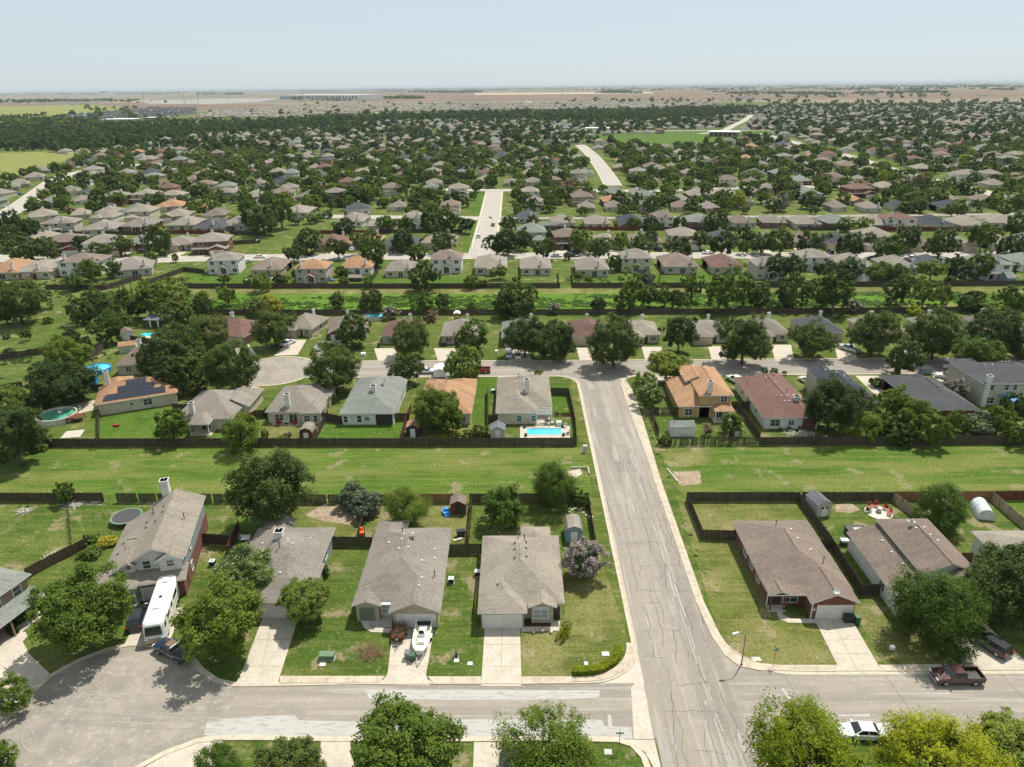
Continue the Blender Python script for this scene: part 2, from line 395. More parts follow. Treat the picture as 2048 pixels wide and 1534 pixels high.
# farmland beyond the estates
mt, t, b = new_mat('farm_fields')
bk = t.nodes.new('ShaderNodeTexBrick'); bk.inputs['Scale'].default_value = 1.0; bk.inputs['Brick Width'].default_value = 1500; bk.inputs['Row Height'].default_value = 420
bk.inputs['Mortar Size'].default_value = 6; bk.inputs['Color1'].default_value = (0, 0, 0, 1); bk.inputs['Color2'].default_value = (1, 1, 1, 1); bk.inputs['Mortar'].default_value = (.4, .4, .4, 1)
gg = t.nodes.new('ShaderNodeNewGeometry'); t.links.new(gg.outputs['Position'], bk.inputs['Vector'])
cr = t.nodes.new('ShaderNodeValToRGB'); cr.color_ramp.interpolation = 'CONSTANT'
els = cr.color_ramp.elements
for i, (p, c) in enumerate([(0, (.15, .115, .07)), (.25, (.195, .15, .09)), (.42, (.11, .11, .055)), (.55, (.25, .205, .12)), (.65, (.07, .095, .04)), (.82, (.15, .12, .08))]):
    e = els[i] if i < 2 else els.new(p)
    e.position = p; e.color = (*c, 1)
t.links.new(bk.outputs[0], cr.inputs[0])
c_ = mix(t, ramp(t, noise(t, .004), .45, .7), cr.outputs[0], (.17, .15, .09)); t.links.new(c_, b.inputs['Base Color']); b.inputs['Roughness'].default_value = 1
M['farm'] = mt
M['soil'] = mat('ploughed_soil', [(.165, .115, .075), ((.215, .155, .10), .003, .4, .6), ((.12, .09, .055), .02, .5, .7, (.1, 1, 1))], .95, .1)
M['straw'] = mat('straw', [(.42, .34, .23)], .95, .1)
struct(MB().poly([(-30000, 2350), (-900, 2330), (-200, 3050), (700, 3000), (1600, 2150), (2600, 2150), (30000, 2150), (30000, 39000), (-30000, 39000)], .3).build('farm_fields', M['farm']))
struct(MB().poly(P((690, 204), (1410, 200), (2048, 196), (2048, 178), (1300, 180), (720, 183)), .6).build('soil_field', M['soil']))
struct(MB().poly(P((950, 186), (1300, 184), (1310, 187), (950, 190)), .9).build('straw_field', M['straw']))
struct(MB().poly(P((0, 206), (300, 205), (560, 210), (420, 219), (270, 223), (0, 229)), .6).build('soil_field', M['soil']))
struct(MB().poly(P((0, 213), (180, 210), (270, 217), (150, 232), (0, 240)), .9).build('left_pasture', M['meadow']))
struct(MB().poly(P((0, 306), (60, 303), (150, 303), (186, 304), (150, 318), (100, 330), (60, 345), (0, 358)), .1).build('meadow', M['meadow']))
struct(MB().poly(P((1178, 268), (1348, 264), (1535, 262), (1475, 278), (1376, 288), (1290, 290), (1190, 279)), .1).build('park_lawn', M['lush']))
struct(MB().poly(P((660, 193), (840, 195), (840, 192), (700, 190)), .7).build('industrial_yard', M['yardpave']))
struct(MB().poly(P((280, 202), (430, 197), (560, 197), (520, 204), (420, 209), (300, 208)), .7).build('substation_yard', M['yardpave']))
# bright weeds in the drainage ditches and the mown swale
lawn('ditch_bank', P((300, 577), (2048, 573), (2048, 590), (1240, 594), (420, 598), (330, 590)), 'dry')
lawn('ditch_bed', P((430, 588), (800, 588), (1240, 586), (1540, 586), (2048, 588), (2048, 606), (1540, 612), (1240, 618), (700, 622), (420, 622)), 'weeds', .008)
lawn('swale_grass', P((-60, 900), (1152, 896), (1172, 905), (1185, 990), (1178, 1003), (-60, 1004)), 'swale')
lawn('swale_grass', P((1318, 896), (2120, 892), (2120, 1000), (1376, 1000), (1340, 960)), 'swale')
lawn('pasture', P((0, 625), (120, 622), (190, 650), (185, 690), (110, 705), (0, 722)), 'lawn')
lawn('green_field', P((300, 545), (410, 547), (520, 512), (1, 512), (1, 560), (200, 585), (284, 560)), 'lawn')
lawn('green_field', P((450, 500), (590, 458), (640, 440), (590, 433), (575, 440), (440, 478)), 'lawn')
lawn('verge', P((945, 435), (960, 435), (948, 500), (925, 500), (928, 455)), 'lush')
lawn('verge', P((938, 380), (970, 382), (962, 428), (938, 428)), 'lush')
# individual yards
for q, mm in (
    (P((590, 1010), (735, 1010), (720, 1088), (668, 1088)), 'dry'), (P((745, 1010), (944, 1008), (936, 1085), (720, 1088)), 'dry'),
    (P((946, 1008), (1176, 1006), (1186, 1070), (1190, 1100), (937, 1105)), 'lawn'),
    (P((640, 1093), (745, 1095), (706, 1205), (760, 1262), (775, 1350), (557, 1352), (600, 1245)), 'lawn'),
    (P((896, 1110), (963, 1108), (957, 1245), (962, 1352), (852, 1352), (866, 1260), (880, 1225)), 'lawn'),
    (P((1043, 1250), (1130, 1240), (1130, 1100), (1190, 1080), (1262, 1296), (1250, 1300), (1170, 1352), (1042, 1352)), 'dry'),
    (P((1376, 1004), (1594, 1003), (1640, 1080), (1406, 1078)), 'dry'), (P((1352, 990), (1372, 1000), (1404, 1080), (1470, 1080), (1535, 1210), (1640, 1245), (1672, 1326), (1530, 1330), (1480, 1325), (1440, 1275)), 'dry'),
    (P((1700, 1210), (1780, 1215), (1900, 1330), (1770, 1330)), 'dry'),
    (P((1600, 1004), (1784, 1004), (1830, 1036), (1790, 1190), (1722, 1188)), 'lawn'), (P((1800, 1004), (1980, 1004), (2048, 1060), (2048, 1100), (1920, 1125), (1850, 1030)), 'lawn'), (P((1984, 1004), (2120, 1004), (2120, 1055)), 'lush'),
    (P((0, 1010), (210, 1006), (235, 1006), (470, 1008), (460, 1090), (180, 1100), (55, 1165), (0, 1120)), 'lawn'),
    (P((660, 845), (806, 846), (800, 878), (635, 878)), 'lush'), (P((520, 845), (640, 850), (632, 878), (518, 878)), 'dry'),
    (P((820, 848), (970, 848), (970, 878), (806, 878)), 'dry'), (P((975, 845), (1152, 845), (1152, 878), (975, 878)), 'lawn'),
    (P((1103, 770), (1137, 770), (1148, 830), (1103, 832)), 'lush'), (P((957, 756), (994, 756), (975, 845), (945, 845)), 'lush'), (P((1140, 755), (1160, 765), (1180, 890), (1156, 880)), 'dry'),
    (P((1302, 832), (1478, 832), (1516, 880), (1320, 880)), 'lawn'), (P((198, 829), (350, 810), (350, 845), (520, 845), (515, 878), (198, 878)), 'lush'),
    (P((1345, 895), (1430, 893), (1420, 930), (1350, 935)), 'dry'), (P((1262, 775), (1285, 800), (1330, 880), (1345, 935), (1330, 925)), 'dry'),
    (P((372, 545), (590, 548), (590, 570), (372, 574)), 'lush'), (P((740, 548), (850, 550), (850, 570), (740, 572)), 'lush'), (P((850, 552), (940, 552), (940, 568), (850, 570)), 'lush'),
    (P((1040, 552), (1118, 552), (1118, 566), (1040, 568)), 'lawn'), (P((1146, 552), (1420, 545), (1540, 546), (1540, 562), (1146, 568)), 'lush'),
    (P((645, 1010), (720, 1012), (712, 1030), (700, 1050), (640, 1040), (610, 1030)), 'dirt')):
    lawn('yard', q, mm, .012 if mm == 'dirt' else .008)
# dirt patches
M['dirtpatch'] = M['dirt']
for q in (P((1345, 943), (1400, 942), (1403, 968), (1360, 972)), P((1132, 942), (1156, 938), (1158, 950), (1135, 955)), P((1670, 1010), (1700, 1005), (1722, 1020), (1700, 1026), (1672, 1024))):
    struct(MB().poly(q, .02).build('bare_earth', M['dirt']))

# ---------------------------------------------------------------- roads
def arc(cx, cy, r, a0, a1, n=10): return [(cx + r * math.cos(R(a0 + (a1 - a0) * i / n)), cy + r * math.sin(R(a0 + (a1 - a0) * i / n))) for i in range(n + 1)]
XL, XR = 14.9, 25.3
# main road
rd = MB(); rd.poly([(XL, 30), (XR, 30), (XR, 162), (XL, 162)], .042, 0)
rc = random.Random(3)
def crack(p, steps, dx, dy, jx, wd=.045):
    pts = [p]
    for _ in range(steps):
        p = (p[0] + dx + rc.uniform(-jx, jx), p[1] + dy + rc.uniform(-.3, .3) * (abs(dy) > .1) + (rc.uniform(-.25, .25) if abs(dy) <= .1 else 0)); pts.append(p)
    rd.ribbon(pts, wd * rc.uniform(.8, 1.5), .047, 1)
for x in (16.4, 17.9, 19.6, 21.2, 22.6, 24.0):
    y = 50 + rc.uniform(0, 6)
    while y < 158:
        n = rc.randint(9, 30) if y < 110 else rc.randint(5, 14); crack((x + rc.uniform(-.4, .4), y), n, 0, .5, .2, .05); y += n * .5 + rc.uniform(.5, 6) * (1 if y < 110 else 2)
y = 52
while y < 158: crack((rc.uniform(15.2, 19), y), rc.randint(4, 12), .6, 0, .1, .05); y += rc.uniform(2.5, 6)
for y0, y1, x, wd in ((48, 160, 21.9, .10), (52, 84, 22.3, .10), (84, 150, 20.1, .05)):     # pale joint seal
    y = y0
    while y < y1:
        n = rc.uniform(1, 7); rd.ribbon([(x + rc.uniform(-.1, .1), y), (x + rc.uniform(-.1, .1), y + n / 2), (x + rc.uniform(-.1, .1), y + n)], wd * rc.uniform(.6, 1.7), .052, 2); y += n + rc.uniform(0, 2.5)
def blob(cx, cy, rx, ry, n=14): return [(cx + rx * math.cos(6.283 * i / n) * rc.uniform(.6, 1.2), cy + ry * math.sin(6.283 * i / n) * rc.uniform(.6, 1.2)) for i in range(n)]
for cx, cy, rx, ry in ((19, 122, .8, 5), (22.4, 118, .5, 6), (20, 148, .8, 3), (17.6, 155, 1.1, 3), (22.3, 128, .35, 4), (22, 96, .3, 2), (28, 60.5, 1.8, .9), (24, 56, .5, 2.2), (21.5, 61.4, .45, .45), (29.5, 62.5, 2.2, .5), (24.6, 52, .4, 2)):
    rd.poly(blob(cx, cy, rx * .55, ry * .8, 26), .049, 3)
struct(rd.build('main_road', [M['asphalt_y'], M['crack'], M['patch'], M['worn']]))
# near streets
rd = MB(); rd.poly([(-33.5, 56.6), (XL, 56.6), (XL, 64.4), (-33.5, 64.4)], .042, 0)
rd.poly(P((730, 1380), (1200, 1381), (1198, 1396), (1120, 1399), (900, 1400), (738, 1397)), .046, 1)
rd.poly(P((415, 1441), (500, 1434), (590, 1430), (597, 1441), (700, 1443), (1000, 1438), (1190, 1440), (1205, 1441), (1208, 1452), (1262, 1455), (1266, 1478), (640, 1480), (500, 1474), (408, 1470)), .046, 1)
rd.poly(P((1262, 1376), (1284, 1352), (1308, 1480), (1268, 1480)), .050, 2)
rd.poly(P((1248, 1479), (1308, 1479), (1322, 1534), (1310, 1540), (1290, 1505)), .050, 2)
for q in (P((390, 1480), (432, 1466), (445, 1473), (395, 1493)), P((1150, 1381), (1170, 1380), (1168, 1390), (1148, 1392)), P((1215, 1430), (1222, 1430), (1228, 1478), (1218, 1478))): rd.poly(q, .049, 1)
struct(rd.build('near_street', [M['asphalt_x'], M['patch'], M['concrete']]))
rd = MB(); rd.poly([(XR, 57), (140, 57.4), (140, 66.0), (XR, 66.0)], .042, 0)
for q in (P((1690, 1450), (1790, 1445), (1800, 1452), (1690, 1458)), P((1600, 1432), (1740, 1428), (1740, 1434)), P((1700, 1388), (1900, 1386), (1900, 1389))): rd.poly(q, .047, 1)
for x in (32, 44, 58, 71): rd.ribbon([(x, 57), (x + .4, 61), (x, 66)], .05, .048, 2)
rd.ribbon([(31, 63.5), (31.8, 60)], .3, .049, 1)
struct(rd.build('near_street', [M['asphalt_x'], M['patch'], M['crack']]))
CUL = P((510, 1372), (470, 1372), (430, 1364), (398, 1340), (372, 1306), (330, 1293), (262, 1291), (215, 1301), (160, 1322), (105, 1352), (60, 1392), (15, 1440), (-40, 1500), (-70, 1560), (-60, 1640), (250, 1640), (272, 1540), (330, 1508), (395, 1484), (440, 1478), (510, 1479))
cu = MB().poly(CUL, .040)
for k in range(26):
    a0 = rc.uniform(0, 360); rr_ = rc.uniform(3.5, 9.5); cx_, cy_ = -53 + rc.uniform(-3, 3), 59.5 + rc.uniform(-2, 2); cu.ribbon(arc(cx_, cy_, rr_, a0, a0 + rc.uniform(30, 110), 10), rc.uniform(.04, .12), .0412 + .0003 * k, 1 if k % 3 else 2)
for k in range(14):
    y_ = rc.uniform(57.5, 63.5); cu.ribbon([(-50 + rc.uniform(-4, 4), y_ + rc.uniform(-1.5, 1.5)), (-42, y_), (-34.0, y_ + rc.uniform(-.5, .5))], rc.uniform(.05, .15), .0495 + .0002 * k, 1 if k % 2 else 2)
struct(cu.build('near_cul_de_sac', [M['asphalt'], M['worn'], M['asphalt_x']]))
# back street with its own cul-de-sac
cb = at(552, 741); CR = 9.6
NS = [(-52, 162.3), (XL, 162.0), (320, 160.0), (320, 170.5), (-52, 173.2)]
struct(MB().poly(NS, .038).build('back_street', M['asphalt_x']))
struct(MB().poly(arc(cb[0], cb[1], CR, 0, 360, 36)[:-1], .044).build('back_cul_de_sac', M['asphalt']))


def kerb(pts, gut=.55, kw=.16, h=.13, gside=1):
    """gutter pan + raised kerb along pts (gutter on the left of travel)"""
    mb = MB(); n = len(pts)
    def off(d):
        out = []
        for i in range(n):
            a = Vector(pts[max(i - 1, 0)]); b = Vector(pts[min(i + 1, n - 1)]); dd = (b - a).normalized()
            out.append(Vector(pts[i]) + Vector((-dd.y, dd.x)) * d * gside)
        return out
    mb.ribbon(off(gut / 2), gut, .057, 0); mb.ribbon(off(-kw / 2), kw, .0, 0, h)
    return struct(mb.build('kerb', M['kerb']))


cw = P((500, 1372), (470, 1372), (430, 1364), (398, 1340), (372, 1306), (330, 1293), (262, 1291), (215, 1301), (160, 1322), (105, 1352), (60, 1392), (15, 1440), (-40, 1500))
kerb([(XL, 100), (XL, 72)] + arc(8.4, 71, 6.5, 0, -90, 10) + [(-20, 64.5)] + cw, gside=-1)
kerb([(XL, 100), (XL, 156)] + arc(9.4, 156.5, 5.5, 0, 90, 8) + [(-20, 162.1), (-50, 162.2)] + arc(cb[0], cb[1], CR, -28, -330, 30) + [(-48, 173), (0, 172.2), (160, 171.4), (320, 170.6)], gside=1)
pass
kerb([(XR, 100), (XR, 156)] + arc(XR + 5, 156.5, 5, 180, 90, 8) + [(100, 161.2), (320, 160)], gside=1) if False else kerb([(320, 160.0), (100, 161.2)] + arc(XR + 5, 156.3, 5, 90, 180, 8) + [(XR, 150), (XR, 100), (XR, 76)] + arc(XR + 8.5, 74.6, 8.5, 180, 270, 10) + [(60, 66.1), (140, 66.1)], gside=-1 if False else -1)
kerb([(250, 57), (30, 57)] + [(28, 56.4), (26.5, 55), (XR, 52), (XR, 30)], gside=1) if False else kerb([(XR, 30), (XR, 52), (26.5, 55), (28, 56.4), (30, 57), (140, 57.3)], gside=1)
kerb(P((1300, 1560), (1284, 1515), (1262, 1492), (1235, 1483), (1150, 1481), (700, 1482), (520, 1479), (440, 1479), (395, 1485), (330, 1509), (272, 1541), (240, 1580)), gside=-1)

for q_, m_ in (([(XL + .1, 64.3), (XL + .1, 72)] + arc(8.4, 71, 6.6, 0, -90, 10) + [(8.4, 64.3)], 'concrete'), ([(XR - .1, 65.9), (XR - .1, 76)] + arc(XR + 8.5, 74.6, 8.6, 180, 270, 10) + [(33.8, 65.9)], 'asphalt'),
               ([(XL + .1, 162.1), (XL + .1, 156)] + arc(9.4, 156.5, 5.6, 0, 90, 8) + [(9.4, 162.2)], 'asphalt'), ([(XR - .1, 162), (XR - .1, 156)] + arc(XR + 5, 156.3, 5.1, 180, 90, 8) + [(XR + 5, 162)], 'asphalt'),
               ([(XR - .1, 57.2), (XR - .1, 51), (XR, 52), (26.5, 55), (28, 56.4), (30, 57.05), (30, 57.2)], 'asphalt')):
    struct(MB().poly(q_, .036).build('street_corner', M[m_]))
# walks and drives
def slab(name, pts, mm='concrete', z=.075, h=None, joints=()):
    mb = MB(); mb.prism(pts, 0.0, z, 0)
    for a, b_ in joints: mb.ribbon([a, b_], .05, z + .004, 1)
    return struct(mb.build(name, [M[mm], M['joint']]))
def jl(*pp): return [(at(*pp[i]), at(*pp[i + 1])) for i in range(0, len(pp), 2)]
slab('driveway', P((970, 1249), (1040, 1249), (1043, 1373), (962, 1373)), joints=jl((1004, 1250), (1003, 1335), (966, 1290), (1041, 1290), (963, 1334), (1043, 1334)))
slab('driveway', P((786, 1258), (868, 1258), (852, 1350), (860, 1372), (757, 1370), (775, 1350)), joints=jl((780, 1333), (853, 1333), (824, 1260), (814, 1333)))
slab('driveway', P((526, 1235), (597, 1235), (560, 1352), (555, 1371), (470, 1370), (486, 1340)), joints=jl((508, 1280), (583, 1280), (492, 1334), (562, 1334), (546, 1237), (524, 1334)))
slab('driveway', P((1628, 1238), (1700, 1235), (1756, 1330), (1772, 1344), (1672, 1344), (1674, 1330)), joints=jl((1652, 1281), (1722, 1280), (1666, 1308), (1740, 1308), (1664, 1238), (1714, 1342)))
slab('driveway', P((1895, 1240), (1960, 1240), (2048, 1320), (2060, 1342), (1930, 1342)))
slab('driveway', P((282, 1225), (370, 1215), (335, 1291), (248, 1291)))
slab('driveway', P((-60, 1330), (0, 1285), (35, 1265), (60, 1310), (100, 1348), (50, 1395), (-40, 1490)), joints=jl((0, 1330), (60, 1375)))
slab('sidewalk', P((560, 1353), (770, 1353), (757, 1367), (560, 1367)), 'walk', .12, joints=jl((654, 1354), (653, 1367), (710, 1354), (706, 1367), (605, 1354), (603, 1367)))
slab('sidewalk', P((855, 1354), (962, 1354), (962, 1369), (868, 1369)), 'walk', .12, joints=jl((905, 1354), (902, 1369), (935, 1354), (934, 1369)))
slab('sidewalk', P((1042, 1354), (1160, 1354)) + arc(8.4, 71, 5.3, -85, 0, 8) + arc(8.4, 71, 6.3, 0, -88, 8) + P((1042, 1370)), 'walk', .12, joints=jl((1100, 1354), (1100, 1370), (1150, 1354), (1152, 1369), (1195, 1350), (1205, 1366), (1232, 1325), (1262, 1332)))
slab('sidewalk', P((1674, 1331), (1560, 1331), (1500, 1326), (1462, 1302), (1440, 1270), (1408, 1205), (1320, 955), (1298, 880), (1270, 790), (1250, 757)) + P((1240, 757), (1256, 790), (1290, 900), (1308, 960), (1392, 1205), (1424, 1275), (1450, 1312), (1480, 1334), (1520, 1342), (1672, 1344)), 'walk', .12,
     joints=[(at(1412 - 6.9 * i, 1213 - 21 * i), at(1395 - 6.9 * i, 1213 - 21 * i)) for i in range(0, 15)] + jl((1590, 1331), (1590, 1343), (1550, 1331), (1548, 1343), (1635, 1331), (1636, 1343), (1500, 1326), (1492, 1338)))
slab('sidewalk', P((1757, 1331), (1930, 1329), (1935, 1342), (1770, 1344)), 'walk', .12, joints=jl((1812, 1330), (1818, 1343), (1860, 1330), (1868, 1343)))
slab('front_path', P((723, 1229), (740, 1229), (738, 1248), (742, 1255), (786, 1258), (786, 1266), (742, 1265), (728, 1256), (722, 1243)), 'concrete', .085)
slab('gravel_bed', P((740, 1230), (785, 1232), (784, 1256), (744, 1253), (738, 1247)), 'patch', .08)
slab('front_path', P((1042, 1254), (1101, 1254), (1103, 1242), (1120, 1243), (1118, 1262), (1042, 1264)), 'concrete', .085, joints=jl((1085, 1254), (1085, 1263)))
slab('flower_bed', P((1050, 1240), (1102, 1240), (1102, 1254), (1050, 1254)), 'mulch', .09)
slab('front_path', P((1548, 1212), (1562, 1212), (1566, 1230), (1580, 1238), (1632, 1239), (1634, 1247), (1576, 1246), (1558, 1238)), 'concrete', .085)
slab('front_path', P((230, 1197), (300, 1193), (300, 1200), (232, 1205)), 'stonew', .08)
slab('front_path', P((30, 1262), (52, 1265), (55, 1275), (38, 1290), (22, 1282)), 'concrete', .085)
slab('driveway', P((446, 1483), (700, 1483), (712, 1560), (655, 1560), (640, 1487)), 'concrete') if False else slab('driveway', P((642, 1484), (700, 1484), (715, 1570), (636, 1570)), 'concrete')
slab('driveway', P((948, 1485), (1015, 1485), (1030, 1570), (945, 1570)), 'concrete')
slab('driveway', P((335, 1509), (400, 1485), (440, 1482), (448, 1483), (420, 1570), (275, 1570), (290, 1535)), 'concrete')
# back street drives (both sides)
for x0, x1, y1 in ((466, 530, 690), (540, 610, 681), (640, 700, 690), (748, 800, 697), (868, 925, 697), (1010, 1062, 694), (1152, 1200, 695), (1283, 1322, 694), (1416, 1452, 693), (1542, 1585, 690), (1668, 1712, 688), (1800, 1845, 690), (1950, 1990, 690)):
    k = 8 if x0 > 640 else 0
    slab('driveway', P((x0, y1), (x0 + 40, y1), (x1 - 5 + k, 721 if x0 > 560 else 708), (x0 - 8 + k * 2, 722 if x0 > 560 else 712)) if x0 > 700 else P(*{466: ((462, 688), (495, 686), (515, 712), (480, 718)), 540: ((583, 680), (613, 680), (595, 710), (548, 712)), 640: ((642, 690), (676, 688), (650, 722), (625, 722))}[x0]))
for q in (P((600, 790), (660, 757), (700, 752), (690, 770), (640, 790)), P((430, 790), (490, 770), (520, 775), (505, 800), (480, 800)), P((995, 752), (1098, 752), (1095, 762), (1000, 762)), P((1475, 752), (1520, 752), (1500, 780), (1470, 770)), P((1600, 752), (1640, 752), (1625, 775), (1612, 770)),
          P((1710, 752), (1755, 752), (1790, 790), (1750, 790)) , P((1865, 752), (1920, 752), (1910, 775), (1885, 775)), P((860, 752), (940, 752), (930, 765), (860, 765)), P((1300, 750), (1370, 752), (1370, 760), (1310, 765))): slab('driveway', q)
slab('pool_deck', P((1040, 852), (1140, 852), (1140, 876), (1040, 876)), 'concrete', .06)
slab('patio', P((1073, 826), (1100, 826), (1099, 850), (1073, 850)), 'concrete', .05)
slab('patio', P((130, 812), (192, 800), (196, 818), (140, 832)), 'walk', .05)
slab('patio_slab', P((133, 863), (170, 859), (160, 874), (120, 877)), 'concrete', .05)
slab('patio', P((542, 840), (612, 842), (608, 852), (545, 850)), 'walk', .05)
slab('pool_deck', P((290, 672), (338, 668), (372, 676), (340, 690), (296, 686)), 'concrete', .05)
slab('patio', P((440, 634), (465, 634), (470, 642), (435, 642)), 'concrete', .05)
slab('patio', P((488, 558), (565, 552), (570, 558), (492, 562)), 'concrete', .05)
slab('fire_pit_circle', arc(*at(1757, 1025), 2.15, 0, 360, 28)[:-1], 'stonew', .05)
slab('inlet_apron', P((1135, 945), (1160, 938), (1165, 948), (1150, 957)), 'walk', .06)
# far roads (pixel-read centre lines, real widths)
def road(name, pts, wd, mm='old_road', z=.03, kerbs=True):
    z = .04 + .035 * (len(ROADS) - 2); mb = MB(); mb.ribbon(pts, wd, z, 0)
    if kerbs:
        for sg in (-1, 1):
            n = len(pts); o = []
            for i in range(n):
                a = Vector(pts[max(i - 1, 0)]); b = Vector(pts[min(i + 1, n - 1)]); d = (b - a).normalized(); o.append(Vector(pts[i]) + Vector((-d.y, d.x)) * sg * (wd / 2 + .8))
            mb.ribbon(o, 1.4, z + .015, 1)
    ROADS.append((pts, wd)); return struct(mb.build(name, [M[mm], M['concrete']]))
ROADS = [([(20, 30), (20, 162)], 14), ([(-60, 60), (140, 61)], 14), ([(-60, 168), (320, 166)], 16)]
def sm(pts, k=4):
    out = []
    for i in range(len(pts) - 1):
        p0 = Vector(pts[max(i - 1, 0)]); p1 = Vector(pts[i]); p2 = Vector(pts[i + 1]); p3 = Vector(pts[min(i + 2, len(pts) - 1)])
        for j in range(k):
            t = j / k; out.append(.5 * ((2 * p1) + (p2 - p0) * t + (2 * p0 - 5 * p1 + 4 * p2 - p3) * t * t + (3 * p1 - p0 - 3 * p2 + p3) * t ** 3))
    out.append(Vector(pts[-1])); return [tuple(p) for p in out]
road('far_street', sm(P((-80, 512), (60, 520), (140, 520), (250, 521), (400, 517), (520, 515), (700, 514), (960, 512), (1300, 511), (1700, 511), (2120, 509))), 8.5)
road('side_street', P((965, 506), (980, 435), (989, 381)), 9)
road('far_street', sm(P((575, 432), (700, 434), (950, 437), (985, 437)), 3), 8)
road('far_street', sm(P((1000, 436), (1100, 437), (1300, 436), (1600, 433), (2120, 428)), 3), 7, 'asphalt', kerbs=False)
road('far_street', sm(P((820, 378), (900, 380), (1000, 381), (1300, 382), (1500, 376), (1760, 372)), 3), 8)
road('side_street', sm(P((1226, 372), (1210, 345), (1185, 312), (1160, 290)), 3), 10)
road('left_avenue', sm(P((-60, 455), (30, 420), (80, 385), (125, 355), (200, 338), (330, 325)), 3), 12)
road('winding_avenue', sm(P((1520, 268), (1560, 278), (1600, 288), (1665, 304), (1740, 326), (1800, 345), (1870, 362), (1930, 376), (2000, 392), (2120, 412)), 4), 10)
road('winding_avenue', sm(P((1400, 268), (1445, 262), (1470, 250), (1490, 240), (1502, 230)), 4), 9)
road('park_road', P((1180, 265), (1350, 262), (1540, 261)), 10)
road('country_road', sm(P((0, 246), (80, 240), (170, 222), (240, 210), (285, 200), (330, 192)), 3), 14, kerbs=False)
road('far_street', P((400, 268), (620, 266)), 10, kerbs=False)
road('far_street', P((740, 228), (790, 217)), 12, kerbs=False); road('far_street', P((1050, 214), (1058, 203)), 25, kerbs=False)
pass #, (240, 440), (330, 436), (470, 433)), 3), 7)
# bright uncut weeds in the ditch: real little tufts
for i_, q_ in enumerate((((70, 205), (190, 204)), ((330, 203), (430, 200)), ((1180, 202), (1500, 200)), ((520, 204), (640, 203)))): struct(MB().ribbon([at(*q_[0]), at(*q_[1])], 25, 1.2, 0).build('farm_track', M['old_road']))
# ================================================================ HOUSES
OH = .45
def roof_height(bl, x, y):
    best = 0
    for b in bl:
        k, x0, y0, x1, y1, z0, e, prm = b
        if not (x0 <= x <= x1 and y0 <= y <= y1): continue
        if k == 'h':
            p, ax, hp = prm; ds = ([y - y0, y1 - y] if ax == 'x' else [x - x0, x1 - x])
            if ax == 'x': ds += ([x - x0] if 'W' in hp else []) + ([x1 - x] if 'E' in hp else [])
            else: ds += ([y - y0] if 'S' in hp else []) + ([y1 - y] if 'N' in hp else [])
            best = max(best, e + p * min(ds))
        else:
            zh, d = prm; f = {'W': (x - x0) / (x1 - x0), 'E': (x1 - x) / (x1 - x0), 'S': (y - y0) / (y1 - y0), 'N': (y1 - y) / (y1 - y0)}[d]
            best = max(best, e + (zh - e) * f)
    return best


